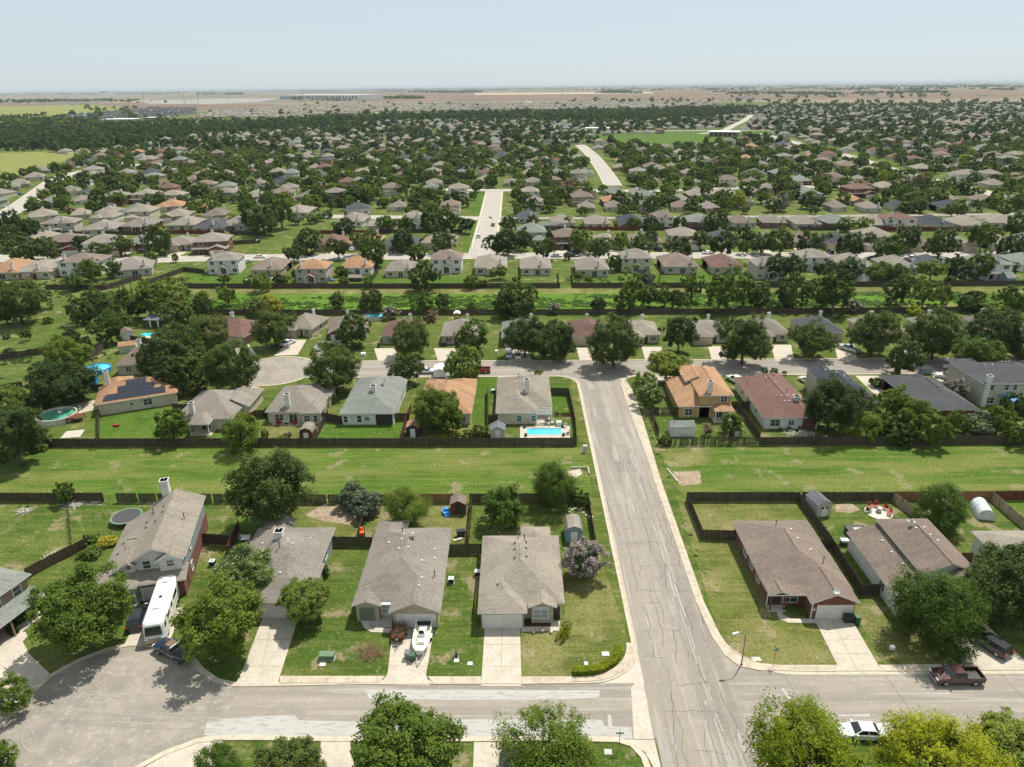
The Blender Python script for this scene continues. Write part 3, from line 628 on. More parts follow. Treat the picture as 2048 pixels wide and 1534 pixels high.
def add_block(rf, wl, b, i, wm=0, wall=True):
    k, x0, y0, x1, y1, z0, e, prm = b; e = e + .004 * i; TK = .17; oh = min(OH, (x1 - x0) * .2)
    if k == 'h':
        p, ax, hp = prm; rot = ax == 'y'
        if rot: a0, b0, a1, b1 = y0, x0, y1, x1
        else: a0, b0, a1, b1 = x0, y0, x1, y1
        hf = (b1 - b0) / 2; lo = ('W' in hp) if not rot else ('S' in hp); hi = ('E' in hp) if not rot else ('N' in hp)
        L = a1 - a0; ia = hf if lo else 0; ib = hf if hi else 0
        if ia + ib > L: s_ = L / (ia + ib); ia *= s_; ib *= s_
        zr = e + p * hf; mb_ = (b0 + b1) / 2
        V = [(a0, b0, e), (a1, b0, e), (a1, b1, e), (a0, b1, e), (a0 + ia, mb_, zr), (a1 - ib, mb_, zr)]
        Fc = [(0, 1, 5, 4), (2, 3, 4, 5)]; per = [0, 1]
        if lo: Fc.append((3, 0, 4))
        if hi: Fc.append((1, 2, 5))
        edges = [(0, 1)] + ([(1, 2)] if hi else [(1, 5), (5, 2)]) + [(2, 3)] + ([(3, 0)] if lo else [(3, 4), (4, 0)])
        if ib + ia >= L - .01: Fc = [tuple(f) for f in Fc]
        if rot: V = [(q[1], q[0], q[2]) for q in V]; Fc = [f[::-1] for f in Fc]; edges = [(b_, a_) for a_, b_ in edges]
        nV = len(V); VV = V + [(q[0], q[1], q[2] - TK) for q in V]
        rf.add(VV, Fc, 0); rf.add(VV, [tuple(nV + j for j in f[::-1]) for f in Fc], 1)
        rf.add(VV, [(b_, a_, a_ + nV, b_ + nV) for a_, b_ in edges], 1)
        # ridge cap
        if zr - e > .6 and L - ia - ib > .5: rf.beam(V[4][:2] + (zr + .02,), V[5][:2] + (zr + .02,), .28, .06, 0)
        if wall:
            wx0, wy0, wx1, wy1 = x0 + oh, y0 + oh, x1 - oh, y1 - oh; zt = e - TK + p * oh * .9
            wl.box(wx0, wy0, z0, wx1, wy1, zt, wm, bot=False)
            for flag, pos in ((lo, 0), (hi, 1)):
                if flag: continue
                if rot:
                    yy = wy0 if pos == 0 else wy1; q = [(wx0, yy, zt - .02), (wx1, yy, zt - .02), ((wx0 + wx1) / 2, yy, e - TK + p * hf - .02)]
                else:
                    xx = wx0 if pos == 0 else wx1; q = [(xx, wy0, zt - .02), (xx, wy1, zt - .02), (xx, (wy0 + wy1) / 2, e - TK + p * hf - .02)]
                wl.add(q, [(0, 1, 2)], wm)
    else:
        zh, d = prm; hz = {'W': (e, zh, zh, e), 'E': (zh, e, e, zh), 'S': (e, e, zh, zh), 'N': (zh, zh, e, e)}[d]
        c = [(x0, y0), (x1, y0), (x1, y1), (x0, y1)]; V = [(c[j][0], c[j][1], hz[j]) for j in range(4)] + [(c[j][0], c[j][1], hz[j] - TK) for j in range(4)]
        rf.add(V, [(0, 1, 2, 3)], 0); rf.add(V, [(7, 6, 5, 4), (0, 4, 5, 1), (1, 5, 6, 2), (2, 6, 7, 3), (3, 7, 4, 0)], 1)
        if wall:
            def zz(x, y): f = {'W': (x - x0) / (x1 - x0), 'E': (x1 - x) / (x1 - x0), 'S': (y - y0) / (y1 - y0), 'N': (y1 - y) / (y1 - y0)}[d]; return e + (zh - e) * f - TK + .01
            wc = [(x0 + (oh if d != 'E' else 0.02), y0 + (oh if d != 'N' else .02)), (x1 - (oh if d != 'W' else .02), y0 + (oh if d != 'N' else .02)), (x1 - (oh if d != 'W' else .02), y1 - (oh if d != 'S' else .02)), (x0 + (oh if d != 'E' else .02), y1 - (oh if d != 'S' else .02))]
            VV = [(q[0], q[1], z0) for q in wc] + [(q[0], q[1], zz(*q)) for q in wc]
            wl.add(VV, [(0, 1, 5, 4), (1, 2, 6, 5), (2, 3, 7, 6), (3, 0, 4, 7), (4, 5, 6, 7)], wm)


def side_xf(side, pos, u):
    """local frame on a wall: +X along wall, -Y outwards"""
    if side == 'S': return Matrix.Translation((u, pos, 0))
    if side == 'N': return Matrix.Translation((u, pos, 0)) @ Matrix.Rotation(math.pi, 4, 'Z')
    if side == 'E': return Matrix.Translation((pos, u, 0)) @ Matrix.Rotation(math.pi / 2, 4, 'Z')
    return Matrix.Translation((pos, u, 0)) @ Matrix.Rotation(-math.pi / 2, 4, 'Z')


def add_feats(root, bl, feats, wm_door='door', detail=2, chimm='white'):
    for f in feats:
        k = f[0]
        if k in ('win', 'gar', 'door', 'slide'):
            side, pos, u, z, wd, ht = f[1:7]; T = side_xf(side, pos, u)
            mb = MB(); mb.T = T; x0, x1 = -wd / 2, wd / 2
            if k == 'win' or k == 'slide':
                t_ = .09
                mb.box(x0 - t_, -.07, z - t_, x0, .03, z + ht + t_, 0); mb.box(x1, -.07, z - t_, x1 + t_, .03, z + ht + t_, 0)
                mb.box(x0, -.07, z + ht, x1, .03, z + ht + t_, 0); mb.box(x0, -.09, z - t_, x1, .03, z, 0)
                if wd > 1.1: mb.box(-.035, -.055, z, .035, .02, z + ht, 0)
                if detail > 1:
                    if k == 'win': mb.box(x0, -.05, z + ht / 2 - .03, x1, .02, z + ht / 2 + .03, 0)
                    w_ = mb.build('window', M['trim'], root)
                    pm = MB(); pm.T = T; pm.box(x0, -.03, z, x1, .01, z + ht, 0); pm.build('pane', M[f[7] if len(f) > 7 else 'glass'], w_)
                else:
                    mb.box(x0, -.03, z, x1, .01, z + ht, 1); mb.build('window', [M['trim'], M['glass']], root)
            elif k == 'gar':
                n = 4 if detail > 1 else 1
                for i in range(n): mb.box(x0, -.03, z + i * ht / n + (.025 if n > 1 else 0), x1, .02, z + (i + 1) * ht / n, 0)
                mb.box(x0 - .12, -.06, z, x0, .02, z + ht + .12, 1); mb.box(x1, -.06, z, x1 + .12, .02, z + ht + .12, 1); mb.box(x0, -.06, z + ht, x1, .02, z + ht + .12, 1)
                if n > 1: mb.box(x0, -.012, z, x1, .01, z + ht, 2)
                mb.build('garage_door', [M[f[7] if len(f) > 7 else 'door'], M['trim'], M['lampmetal']], root)
            else:
                mb.box(x0, -.04, z, x1, .02, z + ht, 0); mb.box(x0 - .08, -.06, z, x0, .02, z + ht + .08, 1); mb.box(x1, -.06, z, x1 + .08, .02, z + ht + .08, 1); mb.box(x0, -.06, z + ht, x1, .02, z + ht + .08, 1)
                mb.build('door', [M[f[7] if len(f) > 7 else 'darkdoor'], M['trim']], root)
        elif k == 'chim':
            x, y, s_, top = f[1:5]; z0 = roof_height(bl, x, y) - .8; z0 = max(z0, 0) if len(f) < 6 else 0; mb = MB()
            mb.box(x - s_ / 2, y - s_ / 2, z0, x + s_ / 2, y + s_ / 2, top, 0); mb.box(x - s_ / 2 - .1, y - s_ / 2 - .1, top - .12, x + s_ / 2 + .1, y + s_ / 2 + .1, top, 1)
            c_ = mb.build('chimney', [M[chimm], M['trim']], root)
            if detail > 0: MB().cyl(x, y, top, top + .3, .17, 10).cyl(x, y, top + .3, top + .42, .26, 10, 0, .05).build('flue_cap', M['lampmetal'], c_)
        elif k == 'vent':
            for (x, y) in f[1]:
                z = roof_height(bl, x, y); MB().box(x - .15, y - .15, z - .1, x + .15, y + .15, z + .13, 0).build('roof_vent', M[f[2] if len(f) > 2 else 'vent'], root)
        elif k == 'pipe':
            for (x, y) in f[1]:
                z = roof_height(bl, x, y); MB().cyl(x, y, z - .1, z + .9, .06, 8).cyl(x, y, z + .9, z + 1.05, .13, 8).build('vent_pipe', M['ventd'], root)
        elif k == 'post':
            for (x, y, h) in f[1]: MB().box(x - .09, y - .09, 0, x + .09, y + .09, h, 0).box(x - .14, y - .14, 0, x + .14, y + .14, .2, 0).build('porch_post', M[f[2] if len(f) > 2 else 'trim'], root)
        elif k == 'sky':
            x, y = f[1:3]; z = roof_height(bl, x, y); MB().box(x - .4, y - .3, z - .1, x + .4, y + .3, z + .15).build('skylight', M['ventd'], root)
        elif k == 'solar':
            x0, y0, nx, ny, ax = f[1:6]; mb = MB(); pw, ph = 1.05, 1.7
            for i in range(nx):
                for j in range(ny):
                    a, b_ = x0 + i * pw, y0 + j * ph
                    q = [(a, b_), (a + pw - .06, b_), (a + pw - .06, b_ + ph - .06), (a, b_ + ph - .06)]
                    zs = [roof_height(bl, *c) + .12 for c in q]; mb.add([(c[0], c[1], z) for c, z in zip(q, zs)] + [(c[0], c[1], z - .05) for c, z in zip(q, zs)], [(0, 1, 2, 3), (7, 6, 5, 4), (0, 4, 5, 1), (1, 5, 6, 2), (2, 6, 7, 3), (3, 7, 4, 0)])
            mb.build('solar_panel', M['solar'], root)
        elif k == 'slab': x0, y0, x1, y1 = f[1:5]; MB().box(x0, y0, 0, x1, y1, .12).build('porch_floor', M['concrete'], root)
        elif k == 'box': MB().box(*f[2:8]).build(f[1], M[f[8]], root)
        elif k == 'dish':
            x, y, z = f[1:4]; d_ = MB(); n = 14
            vs = [(0, 0, -.08)] + [(.42 * math.cos(6.2832 * i / n), .42 * math.sin(6.2832 * i / n), .05) for i in range(n)]
            d_.T = Matrix.Translation((x, y, z + .7)) @ Matrix.Rotation(R(55), 4, 'X'); d_.add(vs, [(0, 1 + i, 1 + (i + 1) % n) for i in range(n)]); d_.T = None
            d_.tube((x, y, z), (x, y, z + .7), .03); d_.build('satellite_dish', M['whitep'], root)


def house(name, label, x, y, rz, blocks, wallm, roofm, feats, group=None, detail=2, chimm='white', cat='house', extra_roof=None):
    root = thing(name, x, y, 0, rz, label, cat, group)
    rf, wl = MB(), MB(); wms = wallm if isinstance(wallm, (list, tuple)) else [wallm]
    bl = [b[:8] for b in blocks]
    for i, b in enumerate(blocks):
        add_block(rf, wl, b[:8], i, wm=(b[8] if len(b) > 8 and b[8] is not None and b[8] >= 0 else 0), wall=not (len(b) > 8 and b[8] == -1))
    wl.build('wall', [M[k] for k in wms], root); rf.build('roof', [M[roofm], M['trim']], root)
    add_feats(root, bl, feats, detail=detail, chimm=chimm)
    if x == 0 and y == 0 and detail == 2:
        cx_, cy_ = (blocks[0][1] + blocks[0][3]) / 2, blocks[0][2]; root.location = (cx_, cy_, 0); T_ = Matrix.Translation((-cx_, -cy_, 0))
        for ch in KIDS[root.name]:
            ch.data.transform(T_)
            for g_ in KIDS.get(ch.name, []): g_.data.transform(T_)
    FOOT.append((x + 0, y + 0, 9)); return root


FOOT = []
GN = 'houses along the near street'
# H4: corner house with the long grey roof.   local origin = world
house('brick_house', 'single-storey stone-fronted house with weathered grey roof on the corner beside the long road', 0, 0, 0, [
    ('h', -5.4, 75.2, 6.1, 90.6, 0, 2.9, (.46, 'y', 'NS'), 0), ('h', -5.4, 73.4, 1.1, 82, 0, 2.9, (.46, 'y', 'NS'), 1), ('h', .4, 86, 4.9, 92.9, 0, 2.9, (.4, 'y', 'N'), 0), ('h', 1.2, 74.3, 5.0, 78, 0, 3.0, (.42, 'y', ''), 1)],
    ['cream', 'stone'], 'roof_w', [('gar', 'S', 73.85, -2.2, 0, 4.9, 2.15), ('win', 'S', 74.75, 2.9, .9, 1.9, 1.4, 'curtain'), ('win', 'S', 74.70, 2.9, 2.42, 1.9, .25, 'curtain'), ('box', 'stone_lintel', 2.0, 74.66, 2.3, 3.8, 74.74, 2.4, 'trim'), ('door', 'S', 75.65, 5.0, 0, 1.0, 2.1), ('pipe', [(.0, 88.2), (.9, 87.2)]),
     ('vent', [(-.5, 85.5), (-.5, 84), (-.5, 82), (1.1, 85.6), (1.1, 84.2), (1.1, 82.2), (-2.8, 77.6)], 'ventd'), ('win', 'E', 5.65, 82, 1, 1.4, 1.3), ('win', 'E', 5.65, 87, 1, 1.4, 1.3), ('win', 'W', -4.95, 86, 1, 1.2, 1.2)], GN); FOOT.append((0, 82, 10))
# H3
house('brick_house', 'single-storey stone-fronted house with plain tan roof and boat trailer on its drive', 0, 0, 0, [
    ('h', -22.0, 75.6, -10.3, 92.8, 0, 2.9, (.46, 'y', 'NS'), 0), ('h', -17.0, 73.6, -10.2, 81, 0, 2.9, (.46, 'y', ''), 1), ('h', -22.0, 88, -17.2, 94.9, 0, 2.9, (.42, 'y', 'N'), 0), ('h', -22.1, 74.9, -18.2, 78, 0, 2.9, (.4, 'y', ''), 1)],
    ['cream', 'stone'], 'roof_t', [('gar', 'S', 74.05, -13.5, 0, 4.9, 2.15), ('win', 'S', 76.0, -17.6, .8, 1.5, 1.4, 'curtain'), ('box', 'entry_recess', -21.2, 75.30, 0, -19.2, 75.33, 2.3, 'lampmetal'), ('box', 'fascia_beam', -18.4, 75.2, 2.75, -16.9, 75.55, 2.9, 'trim'),  # entry panel: flat grey sheet on the wall, painted shade of the entry
     ('vent', [(-16.9, 87.9), (-15.6, 88.2), (-17, 86.5), (-17, 84.3), (-15.7, 84.3), (-13.6, 82.5), (-13.2, 78.9), (-13.4, 77.1), (-19, 87)]), ('sky', -15.6, 86.6), ('pipe', [(-17.1, 88.3), (-11.6, 80)]), ('vent', [(-12.2, 86), (-12, 84)]), ('win', 'E', -10.75, 88, 1, 1.4, 1.2)], GN); FOOT.append((-16, 84, 10))
# H2
house('brick_house', 'single-storey house with tan hip roof and white chimney, half hidden by front trees', 0, 0, 0, [
    ('h', -40.4, 79.6, -28.4, 93.1, 0, 2.9, (.46, 'y', 'NS'), 0), ('h', -35.6, 75.6, -27.9, 84, 0, 2.9, (.46, 'y', 'S'), 1), ('h', -39.8, 88, -35.2, 95.4, 0, 2.9, (.4, 'y', ''), 0)],
    ['bluegrey', 'stone'], 'roof_t', [('gar', 'S', 76.05, -33.0, 0, 4.2, 2.15), ('chim', -34.9, 87.0, 1.1, 6.6), ('vent', [(-33.6, 86.5), (-33.4, 86), (-35.7, 85.9), (-37.7, 87.2), (-33, 80.4), (-31, 88.5), (-32.8, 86)]), ('pipe', [(-34.2, 84.6)]), ('win', 'E', -28.85, 88, 1, 1.4, 1.2), ('win', 'E', -28.35, 80, 1, 1.2, 1.2)], GN); FOOT.append((-34, 85, 10))
# H1 two-storey with salt-box roof
house('two_storey_house', 'two-storey house with salt-box roof and red brick east wall behind the white motorhome', -47.0, 81.6, R(12.5), [
    ('s', -11.6, .8, -3.9, 15.6, 0, 2.9, (7.3, 'W'), 0), ('s', -3.9, .8, .35, 17.2, 0, 5.5, (7.32, 'E'), 0), ('s', -7.6, 15.0, -3.9, 17.2, 0, 5.1, (7.3, 'W'), 0),
    ('s', -11.6, -1.6, -6.0, 1.6, 2.4, 2.9, (4.1, 'S'), -1), ('s', -6.1, -1.2, .35, 1.6, 0, 3.0, (3.9, 'S'), 1), ('h', -3.6, .2, .2, 5, 3.6, 5.45, (.55, 'y', ''), 0), ('h', -8.3, .5, -6.1, 4.5, 3.2, 5.0, (.6, 'y', ''), 0), ('h', -9, 6, -5.2, 9, 0, 4.5, (.5, 'x', ''), -1)],
    ['white', 'brick'], 'roof_w', [('win', 'S', .62, -1.7, 4.3, 1.0, 1.0), ('win', 'S', 1.1, -4.9, 4.1, 1.0, 1.2), ('win', 'S', .93, -7.2, 4.4, .6, .6), ('box', 'brick_cladding', -.11, 1.3, 0, -.02, 16.6, 2.75, 'brick'),
     ('box', 'siding', -.10, 1.3, 2.76, -.06, 16.6, 5.1, 'bluegrey'), ('gar', 'S', -.75, -3.4, 0, 4.6, 2.15), ('post', [(-11.2, -1.2, 2.8), (-8.7, -1.2, 2.8), (-6.5, -1.2, 2.8)]), ('box', 'porch_rail', -11.1, -1.25, .1, -8.8, -1.17, .95, 'trim'), ('slab', -11.4, -1.5, -6.2, 1.2),
     ('door', 'S', 1.22, -7.4, 0, 1.0, 2.1, 'white'), ('win', 'S', 1.22, -9.8, .9, 1.2, 1.2), ('chim', -5.4, 17.6, 1.1, 9.0, 0), ('vent', [(-7, 11), (-6.6, 13), (-4.8, 13), (-4.6, 11.2), (-6.7, 9.2), (-5.2, 9.2), (-10, 8.6), (-10.1, 6), (-10.3, 3)], 'ventd'), ('pipe', [(-6.3, 12.5), (-1.3, 9.6)]),
     ('win', 'E', 0.0, 5, 4.0, .8, 1.0), ('win', 'E', .0, 4, 1.0, 1.0, 1.2)], GN); FOOT.append((-53, 90, 11))
# H0 far left two-storey
house('two_storey_house', 'tan brick two-storey house with grey roofs and rooftop dish at the left edge', -66.2, 78.7, R(-16), [
    ('h', -14, -13, 0, 0, 0, 5.5, (.4, 'y', 'NS'), 0), ('s', -.6, -8.0, 2.0, -.4, 2.3, 2.85, (3.7, 'E'), -1), ('h', -7, -12, 2.0, -7.4, 0, 2.9, (.42, 'x', 'E'), 0)],
    ['tanbrick'], 'roof_g', [('win', 'E', -.42, -2.2, 3.6, 1.1, 1.3), ('win', 'E', -.42, -5.2, 3.6, 1.1, 1.3), ('post', [(1.8, -.7, 2.7), (1.8, -3.2, 2.7), (1.8, -5.6, 2.7)], 'tanbrick'), ('slab', -.4, -7.4, 1.9, -.5), ('door', 'E', -.42, -4.4, 0, 1, 2.1), ('win', 'E', -.42, -1.8, .9, 1.2, 1.3), ('dish', .9, -.9, 3.2), ('gar', 'E', 1.58, -9.7, 0, 3.4, 2.1)], GN); FOOT.append((-72, 74, 12))
# H5 red brick right of road
house('brick_house', 'dark red brick single-storey house with brown roof and white garage door right of the road', 0, 0, 0, [
    ('h', 33.4, 77.6, 45.1, 94.2, 0, 2.9, (.44, 'y', 'NS'), 0), ('h', 38.4, 74.9, 44.9, 84, 0, 2.9, (.44, 'y', ''), 0), ('s', 33.4, 76.6, 38.4, 78.4, 2.4, 2.9, (3.4, 'S'), -1), ('h', 33.5, 76.5, 36.6, 79, 2.6, 2.95, (.4, 'y', ''), 0)],
    ['brick'], 'roof_b', [('gar', 'S', 75.35, 41.9, 0, 4.6, 2.15), ('win', 'S', 78.05, 37.0, .6, 1.9, 1.4), ('box', 'entry_recess', 33.95, 78.0, 0, 35.6, 78.03, 2.3, 'dark'), ('post', [(34.0, 77.0, 2.7), (35.9, 77.0, 2.7)], 'brick'), ('slab', 33.8, 76.7, 36.1, 78.0), ('pipe', [(38.6, 90), (42.6, 82)]),  # entry panel: flat dark sheet painted as the shade of a set-back entry
     ('vent', [(40.4, 88.8), (40.6, 86.6), (41.8, 84.6)]), ('dish', 41.6, 75.2, 3.9), ('win', 'W', 33.85, 82, 1, 1.2, 1.3), ('win', 'W', 33.85, 88, 1, 1.2, 1.3), ('win', 'W', 33.85, 85, 1, 1.2, 1.3),
     ('box', 'downspout', 33.8, 77.9, 0, 33.92, 78.02, 2.7, 'trim'), ('box', 'downspout', 38.75, 75.2, 0, 38.87, 75.32, 2.7, 'trim'), ('box', 'address_plate', 39.0, 75.3, 1.4, 39.3, 75.34, 1.7, 'trim')], GN); FOOT.append((39, 85, 10))
# H6 split level
house('two_storey_house', 'pale split-level house with streaked brown roofs behind the feathery front tree', 0, 0, 0, [
    ('s', 49.9, 74.9, 54.6, 91.0, 0, 2.9, (4.6, 'W'), 0), ('h', 54.0, 78.0, 61.8, 91.2, 0, 5.1, (.42, 'y', 'N'), 0), ('h', 57.4, 77.0, 61.9, 82, 0, 5.0, (.42, 'y', ''), 0)],
    ['white', 'brick'], 'roof_b', [('win', 'S', 77.4, 59.6, 3.3, 1.2, 1.0), ('win', 'W', 50.3, 80, 1, 1.4, 1.2), ('win', 'W', 54.42, 90, 4.1, .9, .8), ('vent', [(53.2, 87), (53.2, 84.2), (53.4, 81.4), (57.8, 89.5), (58.2, 88.5), (57.4, 86.6), (58.8, 87), (58.6, 85), (59.2, 84)]), ('chim', 57.1, 87.4, .3, 7.1), ('box', 'brick_front', 50.32, 75.36, 0, 53.5, 75.40, 2.6, 'brick'),
     ('post', [(50.5, 75.2, 2.8)])], GN); FOOT.append((56, 84, 11))
house('two_storey_house', 'pale grey house with tan roof cut by the right edge of the photo', 0, 0, 0, [
    ('h', 66.6, 76, 80, 88.2, 0, 4.9, (.42, 'x', 'EW'), 0)], ['shedgrey'], 'roof_w', [('vent', [(72, 84), (74, 84.5)]), ('win', 'W', 67.02, 84, 3, 1, 1)], GN); FOOT.append((73, 82, 11))

GM = 'houses backing onto the mown swale'
# middle row, backs to the camera
house('solar_house', 'cream house with orange roof and three rows of solar panels beside the round pool', -91.9, 140.2, R(24), [
    ('h', 0, 0, 16.6, 11, 0, 2.8, (.5, 'x', 'EW'), 0), ('h', 1.0, 6, 7, 15.5, 0, 2.8, (.5, 'y', 'N'), 0), ('h', 11, 5, 17.5, 13.5, 0, 2.8, (.5, 'y', 'N'), 0)],
    ['cream'], 'roof_o', [('solar', 1.6, .5, 12, 1, 'x'), ('solar', 4.6, 2.3, 7, 1, 'x'), ('solar', 5.6, 4.1, 0, 1, 'x'), ('solar', 6.3, 3.95, 4, 1, 'x'), ('win', 'S', .45, 10.2, .8, 1.7, 1.4), ('win', 'S', .45, 7.0, 1.2, .7, .7), ('chim', 2.2, 9.5, .9, 7.0), ('vent', [(6.8, 8.5), (9, 9)])], GM, chimm='white')
MIDS = [
 ('single-storey cream house with tan roof and pyramid patio cover behind the small front tree', -71.6, 133.0, [('h', 0, 0, 12.3, 14.6, 0, 2.8, (.48, 'x', 'EW'), 0), ('h', 4, -2.6, 8.4, 3, 2.2, 2.7, (.5, 'y', 'S'), -1), ('h', 6.5, 6, 13.8, 16, 0, 2.8, (.48, 'y', 'N'), 0)], 'cream', 'roof_t',
  [('win', 'S', .45, 2.4, .8, 1.6, 1.2, 'teal'), ('post', [(4.3, -2.3, 2.5), (8.1, -2.3, 2.5)]), ('slab', 4, -2.5, 8.4, .4), ('slide', 'S', .45, 6.4, .1, 1.8, 2.0), ('chim', 3.7, 1.4, .9, 5.9), ('vent', [(5, 9), (6.8, 8.4), (8, 9.5), (4.4, 6.5), (11, 4)]), ('pipe', [(8.5, 10), (9.5, 10)]), ('win', 'S', .45, 10.8, .8, .7, 1.2)]),
 ('single-storey cream house with faceted tan roof and bay window beside the red barn shed', -53.5, 136.0, [('h', 0, 0, 11.6, 14, 0, 2.8, (.48, 'y', 'NS'), 0), ('h', 7.4, -.6, 12.1, 5, 0, 2.78, (.48, 'y', 'S'), 0), ('h', 4.5, 8, 12, 14.6, 0, 2.8, (.48, 'x', 'E'), 0)], 'cream', 'roof_t',
  [('win', 'S', .45, 2.8, .7, 1.8, 1.3), ('win', 'S', -.15, 8.9, .6, 1.2, 1.4), ('win', 'S', -.15, 10.7, .6, .8, 1.4), ('slide', 'S', .45, 5.8, .1, 1.7, 2.0), ('chim', 4.7, 1.6, .9, 6.3), ('vent', [(5.3, 7.6), (6.2, 6.8), (8.9, 8.2), (10.4, 6.5), (9, 12)]), ('pipe', [(4.9, 9.3), (5.5, 9.3)])]),
 ('white-walled house with smooth grey-green hip roof and open covered patio at its corner', -37.5, 134.9, [('h', 0, 0, 11.8, 20, 0, 2.8, (.46, 'y', 'NS'), 0), ('h', 5, 12, 11.9, 20.4, 0, 2.8, (.46, 'y', 'N'), 0)], 'white', 'roof_g',
  [('win', 'S', .45, 1.2, .6, .8, 1.4), ('win', 'S', .45, 4.1, .6, .9, 1.5), ('win', 'S', .45, 5.7, 1, 1.1, .8, 'teal'), ('box', 'patio_recess', 7.4, .42, 0, 11.2, .448, 2.35, 'dark'), ('post', [(11.25, .3, 2.5), (7.5, .35, 2.5)]), ('chim', 6.4, 6.2, 1.0, 6.6), ('vent', [(4.6, 5), (6.6, 4), (5.5, 9.5)]), ('pipe', [(7.7, 12)]), ('sky', 7.4, 10.4), ('win', 'E', 11.35, 6, .9, 1, 1.2)]),  # patio panel: dark sheet on the wall, shade of the covered patio painted in
 ('house with bright orange hip roof half covered by the round backyard tree', -21.1, 134.6, [('h', 0, 0, 11.6, 17, 0, 2.8, (.48, 'y', 'NS'), 0), ('h', 0, 9, 6, 18.5, 0, 2.8, (.48, 'y', 'N'), 0), ('h', 6, 9, 11.8, 19, 0, 2.8, (.48, 'y', 'N'), 0)], 'cream', 'roof_o',
  [('vent', [(4, 12), (3, 11), (5, 10), (9, 12)]), ('win', 'S', .45, 9.5, .8, 1.4, 1.2), ('pipe', [(5.4, 11.5)])]),
 ('grey-roofed cream house with white pergola and long blue swimming pool behind it', -4.6, 134.6, [('h', 0, 0, 9.0, 12, 0, 2.8, (.48, 'y', 'S'), 0), ('h', 0, 3.5, 12.1, 19.8, 0, 2.8, (.46, 'y', 'NS'), 0), ('h', 4.8, 12, 12.0, 20.6, 0, 2.8, (.46, 'y', 'N'), 0)], 'cream', 'roof_w',
  [('win', 'S', .45, 5.0, .7, 1.0, 1.2, 'teal'), ('win', 'S', .45, 8.0, .7, .9, 1.2, 'teal'), ('chim', 6.7, 7.4, .95, 7.4), ('vent', [(4.4, 12), (5.6, 10.6), (7, 12.4), (3.2, 6), (4, 3.5), (8.5, 12)]), ('pipe', [(4.9, 14)])]),
 ('tan two-storey house with orange roofs and a white-post patio cover', 34.2, 137.2, [('h', 4.2, 0, 11.6, 16.5, 0, 5.3, (.45, 'y', 'NS'), 0), ('h', 0, 0, 7.2, 16.5, 0, 2.8, (.45, 'x', 'W'), 0), ('h', 7.2, -2.3, 11.4, 1.6, 2.3, 2.7, (.45, 'y', 'S'), -1), ('h', 3.0, 8, 8.5, 17.6, 0, 5.2, (.45, 'y', 'N'), 0)], 'gold', 'roof_o',
  [('win', 'S', .45, 2.4, .6, 1.6, 1.4), ('win', 'S', .45, 9.6, 3.7, 1.3, 1.2), ('chim', 6.6, 1.1, .9, 8.2), ('slide', 'S', .45, 8.8, .1, 1.8, 2.0), ('win', 'S', .45, 10.6, .9, .8, 1.2), ('post', [(7.5, -2, 2.5), (11.1, -2, 2.5)]), ('slab', 7.2, -2.2, 11.4, .4), ('vent', [(1.5, 6), (2.6, 5), (2.2, 4), (3, 12), (3.4, 11.4), (6, 10), (5.6, 9), (8, 12)]), ('pipe', [(8, 13)])]),
 ('white-walled house with long reddish brown roof and small white chimney box', 50.5, 131.5, [('h', 0, 0, 11.6, 22, 0, 2.8, (.46, 'y', 'NS'), 0), ('h', 5.5, 14, 11.6, 24, 0, 2.8, (.46, 'y', 'N'), 0)], 'white', 'roof_r',
  [('win', 'S', .45, 2.6, .7, 1.9, 1.4), ('win', 'S', .45, 5.9, .9, 1.2, 1.0), ('box', 'patio_recess', 8.0, .42, 0, 11.1, .448, 2.3, 'brick'), ('post', [(8.0, .3, 2.5), (11.1, .3, 2.5)]), ('chim', 8.0, 4.6, 1.1, 5.6), ('vent', [(5.2, 5.6), (6.4, 5.6), (5.3, 4), (6.2, 4), (5.2, 16), (6.4, 13)]), ('pipe', [(6.9, 7.6), (1.3, 16)]),
   ('win', 'W', .45, 6, 1, 1, 1), ('win', 'W', .45, 12, 1, 1, 1), ('win', 'W', .45, 16, 1, 1, 1.4)]),
]
for lab, x, y, bl, wm_, rm_, ft in MIDS:
    house('two_storey_house' if 'two-storey' in lab else 'suburban_house', lab, x, y, 0, bl, [wm_], rm_, ft, GM); FOOT.append((x + 6, y + 9, 11))
house('suburban_house', 'long reddish brown roofed house left of the back cul-de-sac, garage at its right end', -94.8, 191.5, R(-16), [('h', 0, 0, 20.5, 12.5, 0, 2.8, (.46, 'x', 'EW'), 0), ('h', 13.6, -.9, 20.6, 8, 0, 2.8, (.46, 'y', 'S'), 0)], ['tanbrick'], 'roof_r', [('gar', 'S', -.45, 17.2, 0, 4.8, 2.1), ('chim', 11, 8, .8, 6.6), ('vent', [(12, 5), (9, 5)])], 'houses across the back street'); FOOT.append((-85, 195, 12))
_a = at(228, 731, 2.8); house('suburban_house', 'weathered brown roofed house behind the solar house, beside the round blue pool', _a[0], _a[1], R(6), [('h', 0, 0, 15, 13, 0, 2.8, (.48, 'y', 'NS'), 0), ('h', 7, -2, 17, 10, 0, 2.8, (.46, 'x', 'E'), 0)], ['cream'], 'roof_b', [('chim', 3.5, 8.5, .85, 6.6), ('vent', [(7.5, 9), (8.5, 7)]), ('win', 'S', .45, 3, .9, 1.3, 1.2)], GM); FOOT.append((_a[0] + 8, _a[1] + 6, 10))
